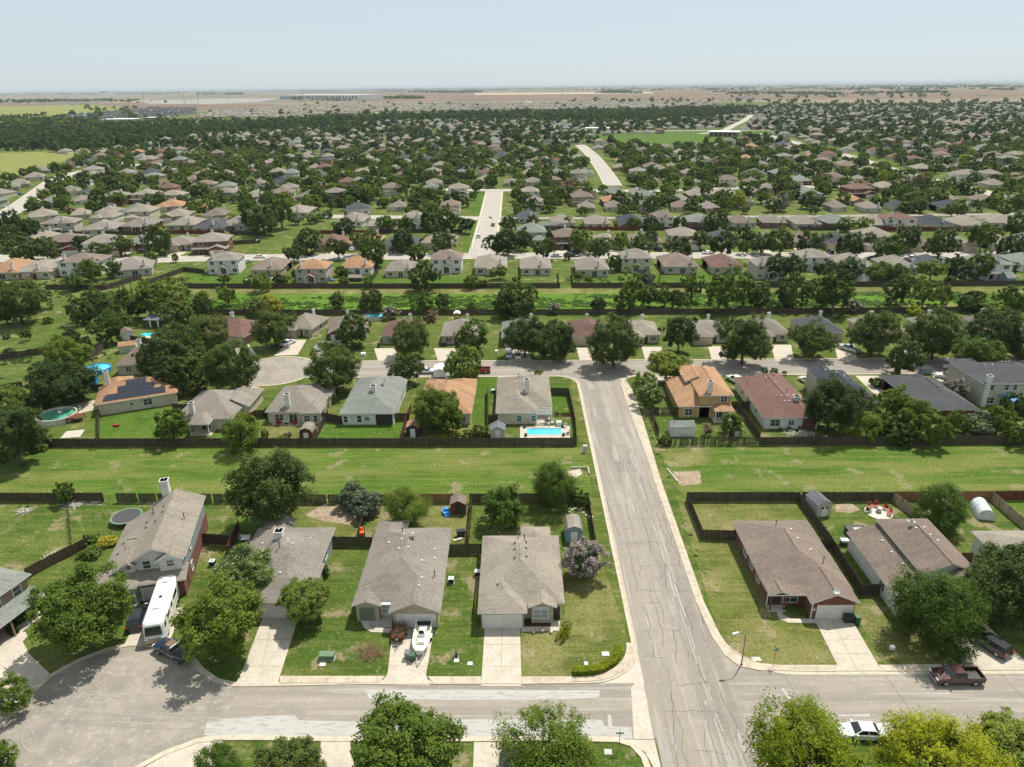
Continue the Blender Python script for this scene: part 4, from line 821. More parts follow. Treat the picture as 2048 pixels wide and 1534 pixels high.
# pergola on the grey roofed house
pg = thing('pergola', 5.7, 136.0, 0, 0, 'small white pergola over the patio beside the swimming pool', 'pergola')
for i in range(5): MB().box(-1.6, -1.6 + i * .8, 2.5, 1.7, -1.52 + i * .8, 2.65).build('rafter', M['trim'], pg)
for a in (-1.5, 1.55):
    for b_ in (-1.5, 1.5): MB().box(a - .07, b_ - .07, 0, a + .07, b_ + .07, 2.5).build('post', M['trim'], pg)
house('two_storey_house', 'beige two-storey house with dark grey roofs behind the big round tree', 64.8, 136.6, 0, [('h', 1.6, 0, 9.6, 14.5, 0, 5.3, (.42, 'y', 'NS'), 0), ('h', 6, 1.4, 12.8, 12, 0, 2.8, (.42, 'y', 'NS'), 0), ('h', 2.2, 8, 7, 17.5, 0, 5.2, (.42, 'y', 'N'), 0)], ['beige'], 'roof_k',
      [('win', 'S', 1.85, 10.5, .8, 1.6, 1.3), ('vent', [(5.6, 9), (7, 8), (8, 10), (4.5, 12)], 'vent'), ('sky', 7.6, 7), ('pipe', [(4.2, 13.5)])], GM); FOOT.append((71, 145, 10))
house('suburban_house', 'low brick house with wide dark grey hip roof behind the hedge trees', 84.3, 134.6, 0, [('h', 0, 0, 12.2, 17.4, 0, 2.8, (.44, 'y', 'NS'), 0), ('h', 0, 9, 7.2, 19.2, 0, 2.8, (.44, 'x', 'W'), 0)], ['brick'], 'roof_d',
      [('vent', [(4, 14.6), (5.6, 12), (7.2, 12.4), (7.6, 9.6), (7.2, 6.6), (6, 6), (5.6, 5), (8, 5)], 'ventd'), ('pipe', [(5.4, 14), (7.6, 11.5)])], GM); FOOT.append((90, 143, 11))
house('two_storey_house', 'big beige two-storey house with charcoal roof and light blue patio awning', 101.2, 142.4, 0, [('h', 0, 0, 16, 12.6, 0, 5.3, (.42, 'x', 'EW'), 0), ('h', .8, 5, 7, 15.5, 0, 5.2, (.42, 'y', 'N'), 0)], ['beige'], 'roof_d',
      [('win', 'S', .45, 2.4, 3.6, .9, 1.2), ('win', 'S', .45, 5.6, 3.6, .9, 1.2), ('win', 'S', .45, 7.4, 3.6, .9, 1.2), ('win', 'S', .45, 2.6, .5, 1.8, 1.4), ('slide', 'S', .45, 5.8, .1, 2.0, 2.0), ('chim', 1.1, .2, .9, 7.2, 0), ('vent', [(4, 6.6), (5, 5.8), (7.5, 6.6), (8.3, 6.6), (9.1, 6.6)]), ('pipe', [(6, 6.4)])], GM); FOOT.append((109, 149, 12))
aw = thing('patio_awning', 107.2, 141.3, 0, 0, 'light blue cloth awning on the back of the big beige house', 'awning')
MB().add([(-1.8, 1.4, 2.75), (1.8, 1.4, 2.75), (1.8, -1.3, 2.1), (-1.8, -1.3, 2.1), (-1.8, 1.4, 2.7), (1.8, 1.4, 2.7), (1.8, -1.3, 2.05), (-1.8, -1.3, 2.05)], [(3, 2, 1, 0), (4, 5, 6, 7), (3, 7, 6, 2)]).build('canopy', M['blue'], aw)
for s_ in (-1.75, 1.75): MB().tube((s_, -1.25, 0), (s_, -1.25, 2.06), .04).build('pole', M['metal'], aw)

# ---------------------------------------------------------------- generic houses (rows beyond), front 'S' = garage faces the camera
PROTO = {}
def plan(wd, dp, st, seed, front):
    """blocks + features for a centred house"""
    r = random.Random(seed); x0, x1, y0, y1 = -wd / 2, wd / 2, -dp / 2, dp / 2; p = r.choice((.42, .46, .5)); ft = []
    e2 = 5.3 if st == 2 else 2.8
    if front == 'S':
        g_ = r.choice((-1, 1)); gx0, gx1 = (x0, x0 + wd * .55) if g_ < 0 else (x1 - wd * .55, x1)
        if st == 2:
            bl = [('h', x0, y0 + 2.4, x1, y1, 0, e2, (p, 'x', 'EW'), 0), ('h', gx0, y0 - 1.2, gx1, y0 + 5, 0, 2.8, (p, 'y', r.choice(('', 'S'))), 1), ('s', x0 if g_ > 0 else gx1 - .2, y0 + .9, gx0 + .2 if g_ > 0 else x1, y0 + 3, 2.2, 2.7, (3.5, 'S'), -1)]
            ft += [('win', 'S', y0 + 2.85, -wd * .25, 3.6, 1.1, 1.3), ('win', 'S', y0 + 2.85, wd * .25, 3.6, 1.1, 1.3), ('door', 'S', y0 + 2.85, -g_ * wd * .28, 0, 1, 2.1)]
            gy = y0 - .75
        else:
            bl = [('h', x0, y0 + 1.6, x1, y1, 0, e2, (p, 'y', 'NS'), 0), ('h', gx0, y0 - .6, gx1, y0 + 8, 0, 2.8, (p, 'y', r.choice(('', '', 'S'))), 1)]
            ft += [('win', 'S', y0 + 2.05, -g_ * wd * .3, .9, 1.4, 1.2), ('door', 'S', y0 + 2.05, -g_ * wd * .12, 0, 1, 2.1)]
            gy = y0 - .15
        ft += [('gar', 'S', gy, (gx0 + gx1) / 2, 0, 4.6, 2.1, r.choice(('door', 'doortan')))]
        ft += [('chim', r.uniform(-.2, .3) * wd, y1 - 1.2, .75, e2 + p * 3 + 1.3)]
    else:
        if st == 2:
            bl = [('h', x0, y0, x1, y1 - 4, 0, e2, (p, 'x', 'EW'), 0), ('h', x0 + wd * .1, y1 - 8, x0 + wd * .6, y1, 0, 2.8, (p, 'y', 'N'), 0), ('h', -1.9, y0 - 1.9, 1.9, y0 + 1.5, 2.2, 2.65, (.5, 'y', r.choice(('S', ''))), -1)]
            ft += [('win', 'S', y0 + .45, -wd * .32, 3.6, 1.3, 1.2), ('win', 'S', y0 + .45, -wd * .05, 3.6, .9, 1.2), ('win', 'S', y0 + .45, wd * .32, 3.6, 1.3, 1.2), ('win', 'S', y0 + .45, -wd * .34, .8, 1.2, 1.2), ('slide', 'S', y0 + .45, 0, .1, 1.8, 2.0), ('win', 'S', y0 + .45, wd * .34, .7, 1.6, 1.3), ('post', [(-1.7, y0 - 1.7, 2.5), (1.7, y0 - 1.7, 2.5)]), ('slab', -2, y0 - 1.9, 2, y0 + .4)]
        else:
            bl = [('h', x0, y0, x1, y1, 0, e2, (p, 'y', 'NS'), 0), ('h', x0 + r.choice((0, wd * .45)), y1 - 8, x0 + wd, y1 + .9, 0, 2.8, (p, 'y', 'N'), 0)]
            q = r.random()
            if q < .5: bl.append(('h', -wd * .1, y0 - 2, wd * .22, y0 + 3, 2.2, 2.7, (p, 'y', 'S'), -1)); ft += [('post', [(-wd * .07, y0 - 1.7, 2.5), (wd * .19, y0 - 1.7, 2.5)])]
            ft += [('win', 'S', y0 + .45, -wd * .3, .8, 1.6, 1.2), ('slide', 'S', y0 + .45, wd * .05, .1, 1.7, 2.0), ('win', 'S', y0 + .45, wd * .34, .8, 1.2, 1.2)]
        ft += [('chim', r.choice((-.3, .15, .3)) * wd, y0 + 1.6, .75, e2 + p * 2 + 1.9)]
    for sd_ in ('E', 'W'): ft.append(('win', sd_, (x1 - .45) if sd_ == 'E' else (x0 + .45), r.uniform(-3, 3), (3.6 if st == 2 else 1), 1, 1.2))
    ft.append(('vent', [(r.uniform(-1.6, 1.6), r.uniform(-2, 3)) for _ in range(3)]))
    return bl, ft


def gen_house(x, y, rz, st, rc_, wc, front, sz=12, lod=1, seed=0, dp=15, name=None):
    v = seed % 5; key = (st, rc_, wc, front, v, lod)
    if key not in PROTO:
        bl, ft = plan(12, dp, st, 100 + v * 7 + st, front)
        if lod == 0: ft = [f for f in ft if f[0] in ('gar', 'chim') or (f[0] == 'win' and f[1] == 'S')][:4]
        if lod: ft.append(('vent', [(1.2, 4.5)]))
        nm = 'two_storey_house' if st == 2 else 'suburban_house'
        lower = {'W': 'brick', 'C': 'stone', 'K': 'tanbrick', 'B': 'brick', 'T': 'stone', 'S': 'brick'}[wc]
        upper = {'W': 'white', 'C': 'cream', 'K': 'beige', 'B': 'brick', 'T': 'tan', 'S': 'bluegrey'}[wc]
        o = house(nm, '', 0, 0, 0, bl, [upper, lower], 'roof_' + rc_, ft, detail=lod and 1); PROTO[key] = (o, [0]); FOOT.pop()
        used = PROTO[key][1]
    o, used = PROTO[key]
    if used[0]: o = copy_tree(o)
    used[0] = 1; s_ = sz / 12
    o.location = (x, y, 0); o.rotation_euler = (0, 0, rz); o.scale = (s_, max(.85, min(1.1, s_)), max(.92, min(1.05, s_)))
    FOOT.append((x, y, 8)); HG.append([o, x, y, st, rc_, front]); return o


HG = []
def row(items, front, rz=0, dp=15, lod=1, zt=None):
    for i, it in enumerate(items):
        xl, xr, py, st, rc_, wc = it[:6]; e = 5.3 if st == 2 else 2.8
        a = at(xl, py, e); b_ = at(xr, py, e); wd = max(9.5, min(16, b_[0] - a[0]))
        jr = random.Random(int(xl) * 3 + int(py)); far_ = a[1] > 300
        gen_house((a[0] + b_[0]) / 2, a[1] + dp / 2 + (1 if front == 'S' else 0) + (jr.uniform(-2.5, 3.5) if far_ else jr.uniform(-.6, .8)), (R(jr.uniform(-7, 7)) if far_ else 0) if len(it) < 7 else R(it[6]), st, rc_, wc, front, wd, lod, seed=int(xl) * 7 + i)


# north side of the back street, garages to the camera
row([(560, 624, 664, 1, 'w', 'C', -12), (643, 722, 668, 1, 'b', 'W', 10), (756, 838, 678, 1, 'r', 'K'), (878, 960, 679, 1, 't', 'C'), (1002, 1085, 679, 1, 'g', 'S'), (1140, 1222, 678, 1, 'r', 'C'), (1250, 1330, 679, 1, 'w', 'C'), (1392, 1470, 678, 1, 't', 'C'),
     (1510, 1592, 674, 1, 't', 'C'), (1622, 1706, 674, 1, 'd', 'C'), (1745, 1830, 672, 1, 'w', 'C'), (1872, 1955, 670, 1, 't', 'K'), (1990, 2075, 668, 1, 'b', 'K')], 'S', dp=16)
# far bank of the ditch, backs to the camera
row([(-40, 38, 545, 1, 'o', 'T'), (20, 104, 543, 1, 'w', 'C'), (108, 192, 526, 2, 'b', 'W'), (212, 284, 540, 1, 't', 'K', 20), (407, 470, 522, 2, 't', 'W', 6), (498, 562, 539, 1, 'b', 'T'), (586, 652, 538, 2, 'o', 'K'), (679, 743, 535, 1, 'o', 'W'), (767, 826, 542, 1, 't', 'C'), (860, 924, 519, 2, 'b', 'W'),
     (947, 1014, 536, 1, 'w', 'C'), (1040, 1104, 537, 1, 't', 'C'), (1152, 1220, 539, 1, 't', 'C'), (1242, 1306, 517, 2, 'w', 'C'), (1328, 1399, 534, 1, 'b', 'K'), (1424, 1490, 535, 1, 'r', 'K'), (1512, 1578, 530, 2, 't', 'K'), (1603, 1668, 516, 2, 't', 'W'), (1685, 1758, 535, 1, 'w', 'C'), (1778, 1842, 535, 1, 't', 'K'),
     (1850, 1905, 533, 1, 'd', 'B'), (1940, 2032, 530, 2, 'g', 'W'), (2045, 2110, 530, 1, 'g', 'W')], 'N', dp=15)
# facing row across that street
row([(-70, -5, 482, 1, 't', 'K'), (14, 70, 484, 1, 'w', 'K'), (74, 146, 488, 2, 'b', 'B', 12), (150, 222, 490, 2, 't', 'W', 18), (234, 290, 492, 1, 'g', 'B'), (318, 374, 492, 1, 't', 'K', 14), (376, 444, 486, 2, 't', 'B', 10), (628, 684, 490, 1, 'r', 'B'), (690, 757, 488, 1, 'o', 'B'), (768, 832, 489, 1, 'd', 'C'), (843, 909, 488, 1, 'w', 'C'),
     (1034, 1094, 470, 2, 'g', 'K'), (1109, 1168, 480, 2, 'b', 'B'), (1184, 1244, 487, 1, 'w', 'C'), (1264, 1330, 488, 1, 'b', 'C'), (1345, 1408, 478, 2, 'w', 'C'), (1432, 1490, 484, 1, 'd', 'C'), (1508, 1562, 484, 1, 't', 'C'), (1588, 1640, 484, 1, 'b', 'K'), (1652, 1712, 486, 1, 'd', 'K'), (1733, 1806, 478, 2, 'w', 'C'),
     (1822, 1882, 492, 1, 'b', 'C'), (1906, 1962, 492, 1, 'w', 'T'), (1985, 2042, 488, 1, 'w', 'T'), (2060, 2120, 486, 1, 't', 'K')], 'S', dp=15)
# row behind
row([(78, 140, 447, 2, 't', 'K', 10), (152, 216, 461, 1, 't', 'K', 10), (236, 300, 452, 1, 't', 'B', 6), (326, 384, 452, 1, 'w', 'T'), (382, 446, 456, 1, 'd', 'K'), (442, 494, 449, 1, 't', 'C'), (560, 620, 424, 1, 'w', 'K'), (674, 728, 443, 1, 't', 'W'), (734, 790, 450, 1, 'w', 'C'), (800, 850, 438, 2, 'w', 'W'), (1034, 1078, 437, 1, 'd', 'K'),
     (1102, 1150, 446, 1, 'w', 'C'), (1170, 1222, 449, 1, 'w', 'C'), (1236, 1290, 446, 1, 'k', 'C'), (1305, 1352, 434, 2, 'b', 'W'), (1378, 1430, 446, 1, 'g', 'B'), (1465, 1512, 444, 1, 'b', 'K'), (1530, 1580, 446, 1, 't', 'B'), (1592, 1646, 448, 1, 't', 'K'), (1650, 1706, 446, 1, 'g', 'B'), (1730, 1790, 450, 1, 't', 'B'), (1776, 1842, 440, 2, 'r', 'W'),
     (1848, 1912, 450, 1, 'k', 'C'), (1916, 1978, 450, 1, 'w', 'T'), (1990, 2060, 448, 1, 'w', 'C')], 'N', dp=14)


# farther houses read off the photo: (x, y, w) in half-scale strips
def far(x0, lst, sc=.3418, y0=150):
    for i, s_ in enumerate(lst.split()):
        q = s_.split(','); X, Y, W_ = float(q[0]), float(q[1]), float(q[2]); c = q[3] if len(q) > 3 else 't'; st = 2 if '2' in c else 1; rc_ = c.replace('2', '') or 't'
        a = at(x0 + X * sc, y0 + Y * sc + 1, 6.5 if st == 2 else 4)
        wd = max(10, min(16, W_ * sc * math.hypot(*a) / F * .95)); fr = 'SN'[(i * 7 + int(X)) % 2]
        if any((a[0] - f[0]) ** 2 + (a[1] - f[1]) ** 2 < 14 ** 2 for f in FOOT[-250:]): continue
        if any(near_road(a, rd_, 9) for rd_ in ROADS): continue
        if len(HG) >= 285: continue
        gen_house(a[0], a[1], R(random.Random(int(X)).choice((0, 0, 0, 8, -8))) + (R(25) if x0 == 0 and X < 600 else 0), st, rc_, random.Random(int(X * Y)).choice('WCKKTBC'), fr, wd, 0, seed=int(X))


def near_road(a, rd_, mg):
    pts, wd = rd_
    for i in range(len(pts) - 1):
        p, q = Vector(pts[i]), Vector(pts[i + 1]); d = q - p; L = d.length_squared
        t = max(0, min(1, (Vector(a) - p).dot(d) / L)) if L else 0
        if (Vector(a) - p - d * t).length < wd / 2 + mg: return True
    return False


far(0, """440,485,90,d 510,495,60,k 240,545,100 200,580,90 170,605,90 110,620,90 40,640,110 545,540,100,2 545,575,90,w 620,590,110,w 690,520,80 780,500,70 870,480,75 910,525,100 970,545,90 910,575,100,g2 1200,560,120,2 1040,620,110 1205,620,130,b2 1340,580,90,g 850,680,140,2w
 1020,680,140,w2 670,690,130,2 410,660,90 300,725,110 480,710,80 1000,745,160,o 1225,750,90,o 640,775,100 800,770,120,g 250,800,130,w 470,790,90,w 1335,665,130,2 1495,690,140,w 1650,670,140,b2 1810,690,140,b 1965,665,130,2 1550,725,120 1510,615,80 1645,605,110,k 1800,605,110 1880,570,80,d
 1840,525,70 1710,515,60,b 1580,500,80,w 1480,525,60 1360,470,100,b 1690,470,100,g 1790,470,90 2030,480,70 1040,425,100,b2 935,400,90,r 1130,455,90 1050,485,90 1260,375,100,g 1640,440,80,g 1460,455,60,b 1745,410,70,2 1970,370,60,2""")
far(660, """40,370,60,2 110,410,80 95,475,70 200,465,80,w 270,500,90,g 190,550,100,w2 70,565,70 160,610,100,g 305,595,70,g2 45,650,110,2 230,650,80,w 440,565,110,r 600,550,100,2t 440,475,80,d 540,475,80,w 410,410,80,w 385,365,60 575,365,60,d 610,405,60,k2 860,330,70,o 865,360,70,b 770,365,70,b
 690,440,70,w 890,455,80,g2 960,365,70,g2 1155,360,80 885,395,60 1015,450,60 730,500,70 910,555,90,r 1020,515,70 905,600,100,w 750,645,120,w2 590,650,120,g 1165,660,120,w2 1060,610,80 1185,605,90 1170,560,100,w 1155,515,80 1280,520,80,b 1325,545,70,g2 1310,590,80,b2 1450,560,100,2 1465,610,90,b
 1250,475,70 1385,435,70,g 1340,665,90 1495,675,120,r 1670,665,110,g 1800,665,90 1200,715,90,2 1290,745,90,g 1500,750,80 1660,745,90 1865,725,110,b2 705,735,120,b2 400,745,90 490,790,140,w2 295,810,170,2 120,835,160 1180,820,150,k 1355,810,150,2w 1560,830,140 1760,825,160,d 1970,800,150,r2
 1800,545,100,2 1880,520,100,b 2000,520,80 1880,605,100,b 2000,600,80 1930,465,120,2g 1670,430,90,b 1720,455,90,b 1640,405,80,b 1850,405,130 1980,425,90""")
far(1348, """105,395,90,b 285,420,80 380,425,90 420,445,90 30,440,80 40,480,80 130,490,80,g 240,515,60,b 80,555,80 180,555,80 110,605,80 310,590,110,b2 475,560,100 520,515,90 530,485,110,g 640,460,90,2 620,515,90 455,605,80,b 735,475,80,w 865,480,80,r 780,520,90,w 880,525,80 1005,520,70,b 1150,540,110,w2
 870,560,80 610,555,80,g 740,600,110,g 890,615,110,r 1080,645,140,r2 775,675,160,g 895,675,90,r 820,715,120,d 450,665,110,w 290,675,150,w 140,680,140,t 400,715,110 590,730,90 205,750,90 35,745,90,b 560,805,170,2 140,830,130,g 380,830,120 770,830,90 960,825,180,g 950,745,90 1140,750,90 1350,820,190,r2
 1545,835,170,d 1720,835,150,w 1310,745,80,d 1510,765,90 1620,750,160,k 1800,740,160,g2 1340,615,70,b 1040,600,80,k 1735,625,160,r 1870,620,90 1980,640,130,2 1455,530,120,w 1490,570,90 1555,525,90,w 1400,445,110,b 1255,470,100,2w 1390,475,100,r2 1490,475,90,2 1590,475,90,g2 1155,485,90,g
 1145,440,130,2w 1060,440,100,g2 1690,520,70 1820,520,80 1860,485,100,r 1960,475,90,2 1215,435,90 1725,565,90 1660,440,90 1770,430,90,2 640,395,90,d 690,420,80 860,390,90 780,385,80 930,410,100,k 1060,405,80""")

dv = MB()
for o_, x_, y_, st_, rc_, fr_ in HG:
    if fr_ == 'S' and 295 < y_ < 345: k_ = 2.9 if int(x_) % 2 else -2.9; dv.box(x_ + k_ - 2.6, y_ - 17, 0, x_ + k_ + 2.6, y_ - 7.4, .07)
struct(dv.build('driveways', M['concrete']))
# ================================================================ FENCES
def fence(pxs, label, mm='fence', h=1.85, posts=True, gap=0.0, pitch=.3, group='wooden privacy fences', world=False, name='wooden_fence'):
    pts = pxs if world else [at(*p) for p in pxs]; r = random.Random(int(pts[0][0] * 13 + pts[0][1]))
    x0, y0 = pts[0]; root = thing(name, x0, y0, 0, 0, label, 'fence', group)
    mb, rl, PS = MB(), MB(), []
    for i in range(len(pts) - 1):
        a, b_ = Vector((pts[i][0] - x0, pts[i][1] - y0, 0)), Vector((pts[i + 1][0] - x0, pts[i + 1][1] - y0, 0)); L = (b_ - a).length; d = (b_ - a).normalized(); n = max(1, int(L / pitch)); nn = Vector((-d.y, d.x, 0))
        for k in range(n):
            if r.random() < gap * .35: continue
            p = a + d * (L * k / n); q = a + d * (L * (k + 1) / n - .018 - gap * .12); hh = h + r.uniform(-.05, .04); o = nn * r.uniform(-.012, .012)
            mb.beam((p + o) + Vector((0, 0, hh / 2 + .03)), (q + o) + Vector((0, 0, hh / 2 + .03)), .03, hh, 0)
        for z in (.4, h - .3): rl.beam(a + nn * .05 + Vector((0, 0, z)), b_ + nn * .05 + Vector((0, 0, z)), .05, .09, 0)
        if posts:
            m_ = max(1, round(L / 2.5))
            for k in range(m_ + (1 if i == len(pts) - 2 else 0)): PS.append(a + d * (L * k / m_) + nn * .1)
    mb.build('picket_panel', M[mm], root); rl.build('rail', M['post'], root)
    if PS:
        pm = MB().box(-.05, -.05, 0, .05, .05, h + .02).mesh('post', M['post'])
        for p in PS[:100]: o = link('post', pm, root); o.location = p
    return root


fence([(-40, 1004), (208, 1004)], 'dark weathered fence along the swale at the far left of the near yards')
fence([(235, 1005), (470, 1006), (612, 1008), (755, 1007)], 'dark gappy fence behind the salt-box house and the big dark tree', gap=.25)
fence([(755, 1007), (906, 1006)], 'newer orange-brown fence behind the open-door garden shed', 'fence_new')
fence([(940, 1006), (1176, 1005), (1182, 1045), (1189, 1090)], 'dark corner fence around the back yard next to the long road')
fence([(403, 1086), (463, 1091)], 'short dark gate fence between salt-box house and tan-roofed house')
fence([(457, 1112), (480, 1060)], 'reddish side fence screening the white garden bench', 'fence_red')
fence([(457, 1112), (500, 1110)], 'short dark fence in front of the white garden bench')
fence([(665, 1093), (745, 1094)], 'dark fence panel between the second and third near houses')
fence([(733, 1030), (718, 1076)], 'narrow side fence running down to the orange mower', pitch=.25)
fence([(896, 1109), (963, 1108)], 'dark fence panel between the boat house and the corner house')
fence([(944, 1008), (936, 1092)], 'thin grey side fence beside the open-door garden shed')
fence([(135, 1004), (139, 1050), (143, 1096)], 'thin broken remains of a side fence between the left yards', 'post', h=1.1, gap=1.6, group='broken fences')
fence([(56, 1158), (107, 1130), (142, 1113), (183, 1093)], 'old leaning fence curving up from the tan brick house', 'post')
fence([(1404, 1079), (1373, 1003), (1596, 1003)], 'dark fence around the empty corner yard right of the road')
fence([(1404, 1079), (1470, 1081)], 'low front return of the empty corner yard fence')
fence([(1596, 1003), (1660, 1094), (1720, 1191)], 'long brown side fence between brick house and split-level house')
fence([(1641, 1098), (1661, 1098)], 'tiny fence return beside the brick house')
fence([(1720, 1191), (1766, 1189)], 'short brown fence in front of the split-level side yard')
fence([(1603, 1003), (1786, 1003)], 'dark back fence behind the fire pit circle')
fence([(1786, 1002), (1980, 1001)], 'orange-brown back fence behind the plastic greenhouse', 'fence_new')
fence([(1784, 1003), (1832, 1038)], 'pale tan side fence between fire pit and bald cypress yard', 'fence_tan')
fence([(1980, 1001), (2055, 1066)], 'pale tan side fence right of the plastic greenhouse', 'fence_tan')
fence([(1982, 1001), (2110, 1000)], 'reddish brown back fence at the right edge', 'fence_red')
fence([(1921, 1126), (1950, 1127)], 'small golden brown gate fence by the right-hand pale house', 'fence_new')
fence([(60, 894), (420, 893), (804, 893)], 'long dark fence between the swale and the solar-roof side of the middle row')
fence([(804, 893), (1153, 892)], 'dark fence between the swale and the swimming pool yard')
fence([(1153, 892), (1150, 850), (1137, 791), (1100, 790)], 'dark side fence running beside the long road past the swimming pool')
fence([(1104, 832), (1145, 833)], 'low brown picket rail inside the pool yard', 'fence_red', h=.9, posts=False, gap=.4)
fence([(804, 881), (812, 850), (823, 822)], 'thin red-brown fence left of the rusty garden shed', 'fence_red')
fence([(790, 842), (818, 842)], 'small gate fence beside the grey-green roofed house')
fence([(975, 846), (997, 846)], 'small gate fence left of the pool house wall')
fence([(975, 786), (975, 880)], 'thin side fence between orange-roofed and pool houses')
fence([(632, 881), (645, 856), (657, 833)], 'open rail side fence right of the red barn shed', gap=.5)
fence([(640, 839), (684, 848)], 'dark gate fence left of the grey-green roofed house')
fence([(500, 842), (513, 836)], 'bright red gate beside the tan pyramid-roofed house', 'fence_red')
fence([(511, 836), (534, 836)], 'dark gate fence between the two tan-roofed middle houses')
fence([(346, 822), (375, 824)], 'dark fence piece left of the pyramid patio cover house')
fence([(198, 829), (198, 878)], 'thin bare fence below the corner of the solar house', 'post', h=1.4)
fence([(166, 783), (208, 783)], 'grey fence piece between blue shed and solar house')
fence([(0, 785), (47, 777)], 'dark fence stub at the left edge near the round trees')
fence([(-30, 727), (96, 707), (140, 697), (180, 683)], 'brown fence below the open pasture at left')
fence([(175, 724), (216, 693)], 'dark diagonal fence behind the blue round pool')
fence([(262, 683), (318, 692)], 'dark curved fence below the small swimming pool')
fence([(1340, 892), (1430, 891), (1518, 891)], 'spaced-picket fence below the white garden shed', gap=.5, pitch=.22)
fence([(1518, 891), (1800, 890), (2100, 888)], 'long solid dark fence along the swale under the hedge trees')
fence([(1318, 876), (1300, 830), (1357, 830)], 'dark spaced fence corner beside the clipped roadside trees', gap=.4, pitch=.22)
fence([(1474, 821), (1496, 850), (1518, 881)], 'dark side fence between gold house and white-walled house')
fence([(1463, 818), (1498, 818)], 'small gate fence beside the gold two-storey house')
fence([(416, 630), (700, 631), (975, 630)], 'long dark fence on the near bank of the drainage ditch, left stretch')
fence([(975, 630), (1300, 629), (1700, 627), (2100, 624)], 'long dark fence on the near bank of the drainage ditch, right stretch')
fence([(504, 652), (489, 618)], 'grey side fence in the brown-roofed back yard', 'post')
fence([(93, 579), (213, 580), (284, 557)], 'dark fence bending round the white two-storey yard at left', pitch=.5)
fence([(295, 571), (369, 543), (410, 548)], 'dark diagonal fence of the empty green yard', pitch=.5)
fence([(369, 577), (660, 577), (880, 577), (1120, 576)], 'fence on the far ditch bank, left of the gap', pitch=.5)
fence([(1145, 576), (1500, 575), (2100, 571)], 'fence on the far ditch bank, right of the gap', pitch=.5)
fence([(1118, 576), (1116, 548)], 'left side fence of the grassy gap', pitch=.5)
fence([(1146, 576), (1143, 550)], 'right side fence of the grassy gap', pitch=.5)
fence([(446, 491), (520, 486), (528, 471), (460, 470)], 'dark fence around the small lawn behind the red brick two-storey house', pitch=.5)
fence([(55, 565), (100, 546)], 'sloping red-brown fence in the far left yard', 'fence_red', pitch=.5)
fence([(655, 566), (668, 548)], 'brown diagonal fence near the blue slide', 'fence_new', pitch=.5)
fence([(745, 562), (757, 545)], 'brown side fence right of the orange-roofed house', pitch=.5)
fence([(1319, 566), (1322, 545)], 'side fence between brown-roofed houses past the ditch', 'fence_red', pitch=.5)
fence([(1538, 562), (1500, 540)], 'reddish side fence right of the dark brown roofs', 'fence_red', pitch=.5)
for i, (x0, x1, y) in enumerate(((630, 760, 468), (760, 925, 466), (1030, 1170, 460), (1170, 1330, 461), (1330, 1500, 462), (1600, 1720, 461), (1720, 1880, 462), (1880, 2080, 463), (120, 330, 470), (330, 450, 468))):
    fence([(x0, y), (x1, y)], f"mid-distance back fence {['behind the orange roof', 'behind the two garages by the side street', 'behind the brick garage house', 'between the tan roofs', 'behind the white two-storey house', 'beside the charcoal roofs', 'behind the cream two-storey house', 'at the far right', 'far left behind brick houses', 'behind the red brick two-storey house'][i]}", 'fence' if i % 3 else 'fence_red', pitch=1.0, posts=False)

# ================================================================ TREES
TR = np.random.RandomState(42)
def crown_np(seed, nc, nl, ls, b=.85, zc=1.0, up=.3, spiky=0.0, lobes=.22, rc=.2, zmin=-.92, asp=1.0):
    r = np.random.RandomState(seed)
    d = r.normal(size=(nc * 3, 3)); d /= np.linalg.norm(d, axis=1)[:, None]; d = d[d[:, 2] > zmin][:nc]; nc = len(d)
    k = r.normal(size=(6, 3)) * 2.6; ph = r.uniform(0, 6.28, 6)
    lob = 1 + lobes * np.sin(d @ k.T + ph).sum(1) / 1.7
    rho = (1 - rc * .8) * lob * (.50 + .5 * r.uniform(0, 1, nc) ** .45)
    c = d * rho[:, None]; c[:, 2] *= b
    cl = r.uniform(.55, 1.15, nc) * rc * (1 if nc > 100 else 1.15); ct = r.uniform(0, 1, nc)
    q = r.normal(size=(nc, nl, 3)) + d[:, None, :] * (.9 + 1.6 * spiky) + np.array([0, 0, up]); q /= np.linalg.norm(q, axis=2)[:, :, None]
    rad = cl[:, None, None] * (r.uniform(.25, 1, (nc, nl, 1)) if spiky == 0 else r.uniform(.1, 1 + spiky, (nc, nl, 1)))
    p = c[:, None, :] + q * rad; p[:, :, 2] += zc
    nrm = q * .8 + r.normal(size=q.shape) * .5 + np.array([0, 0, .75]); nrm /= np.linalg.norm(nrm, axis=2)[:, :, None]
    t1 = np.cross(nrm, r.normal(size=q.shape)); t1 /= np.linalg.norm(t1, axis=2)[:, :, None]; t2 = np.cross(nrm, t1)
    s_ = ls * r.uniform(.6, 1.3, (nc, nl, 1)); t1 = t1 * s_ * asp; t2 = t2 * s_ / asp
    V = np.stack([p - t1, p + t2 * .8, p + t1, p - t2 * .8], 2).reshape(-1, 3)
    tint = np.clip(ct[:, None] * .6 + r.uniform(0, .45, (nc, nl)), 0, 1).reshape(-1)
    hr_ = np.percentile(np.hypot(V[:, 0], V[:, 1]), 97); V[:, :2] /= hr_; V[:, 2] = zc + (V[:, 2] - zc) / max(1, hr_ * .95)
    V[:, 2] = np.maximum(V[:, 2], .05); return V.astype(np.float32), tint.astype(np.float32)


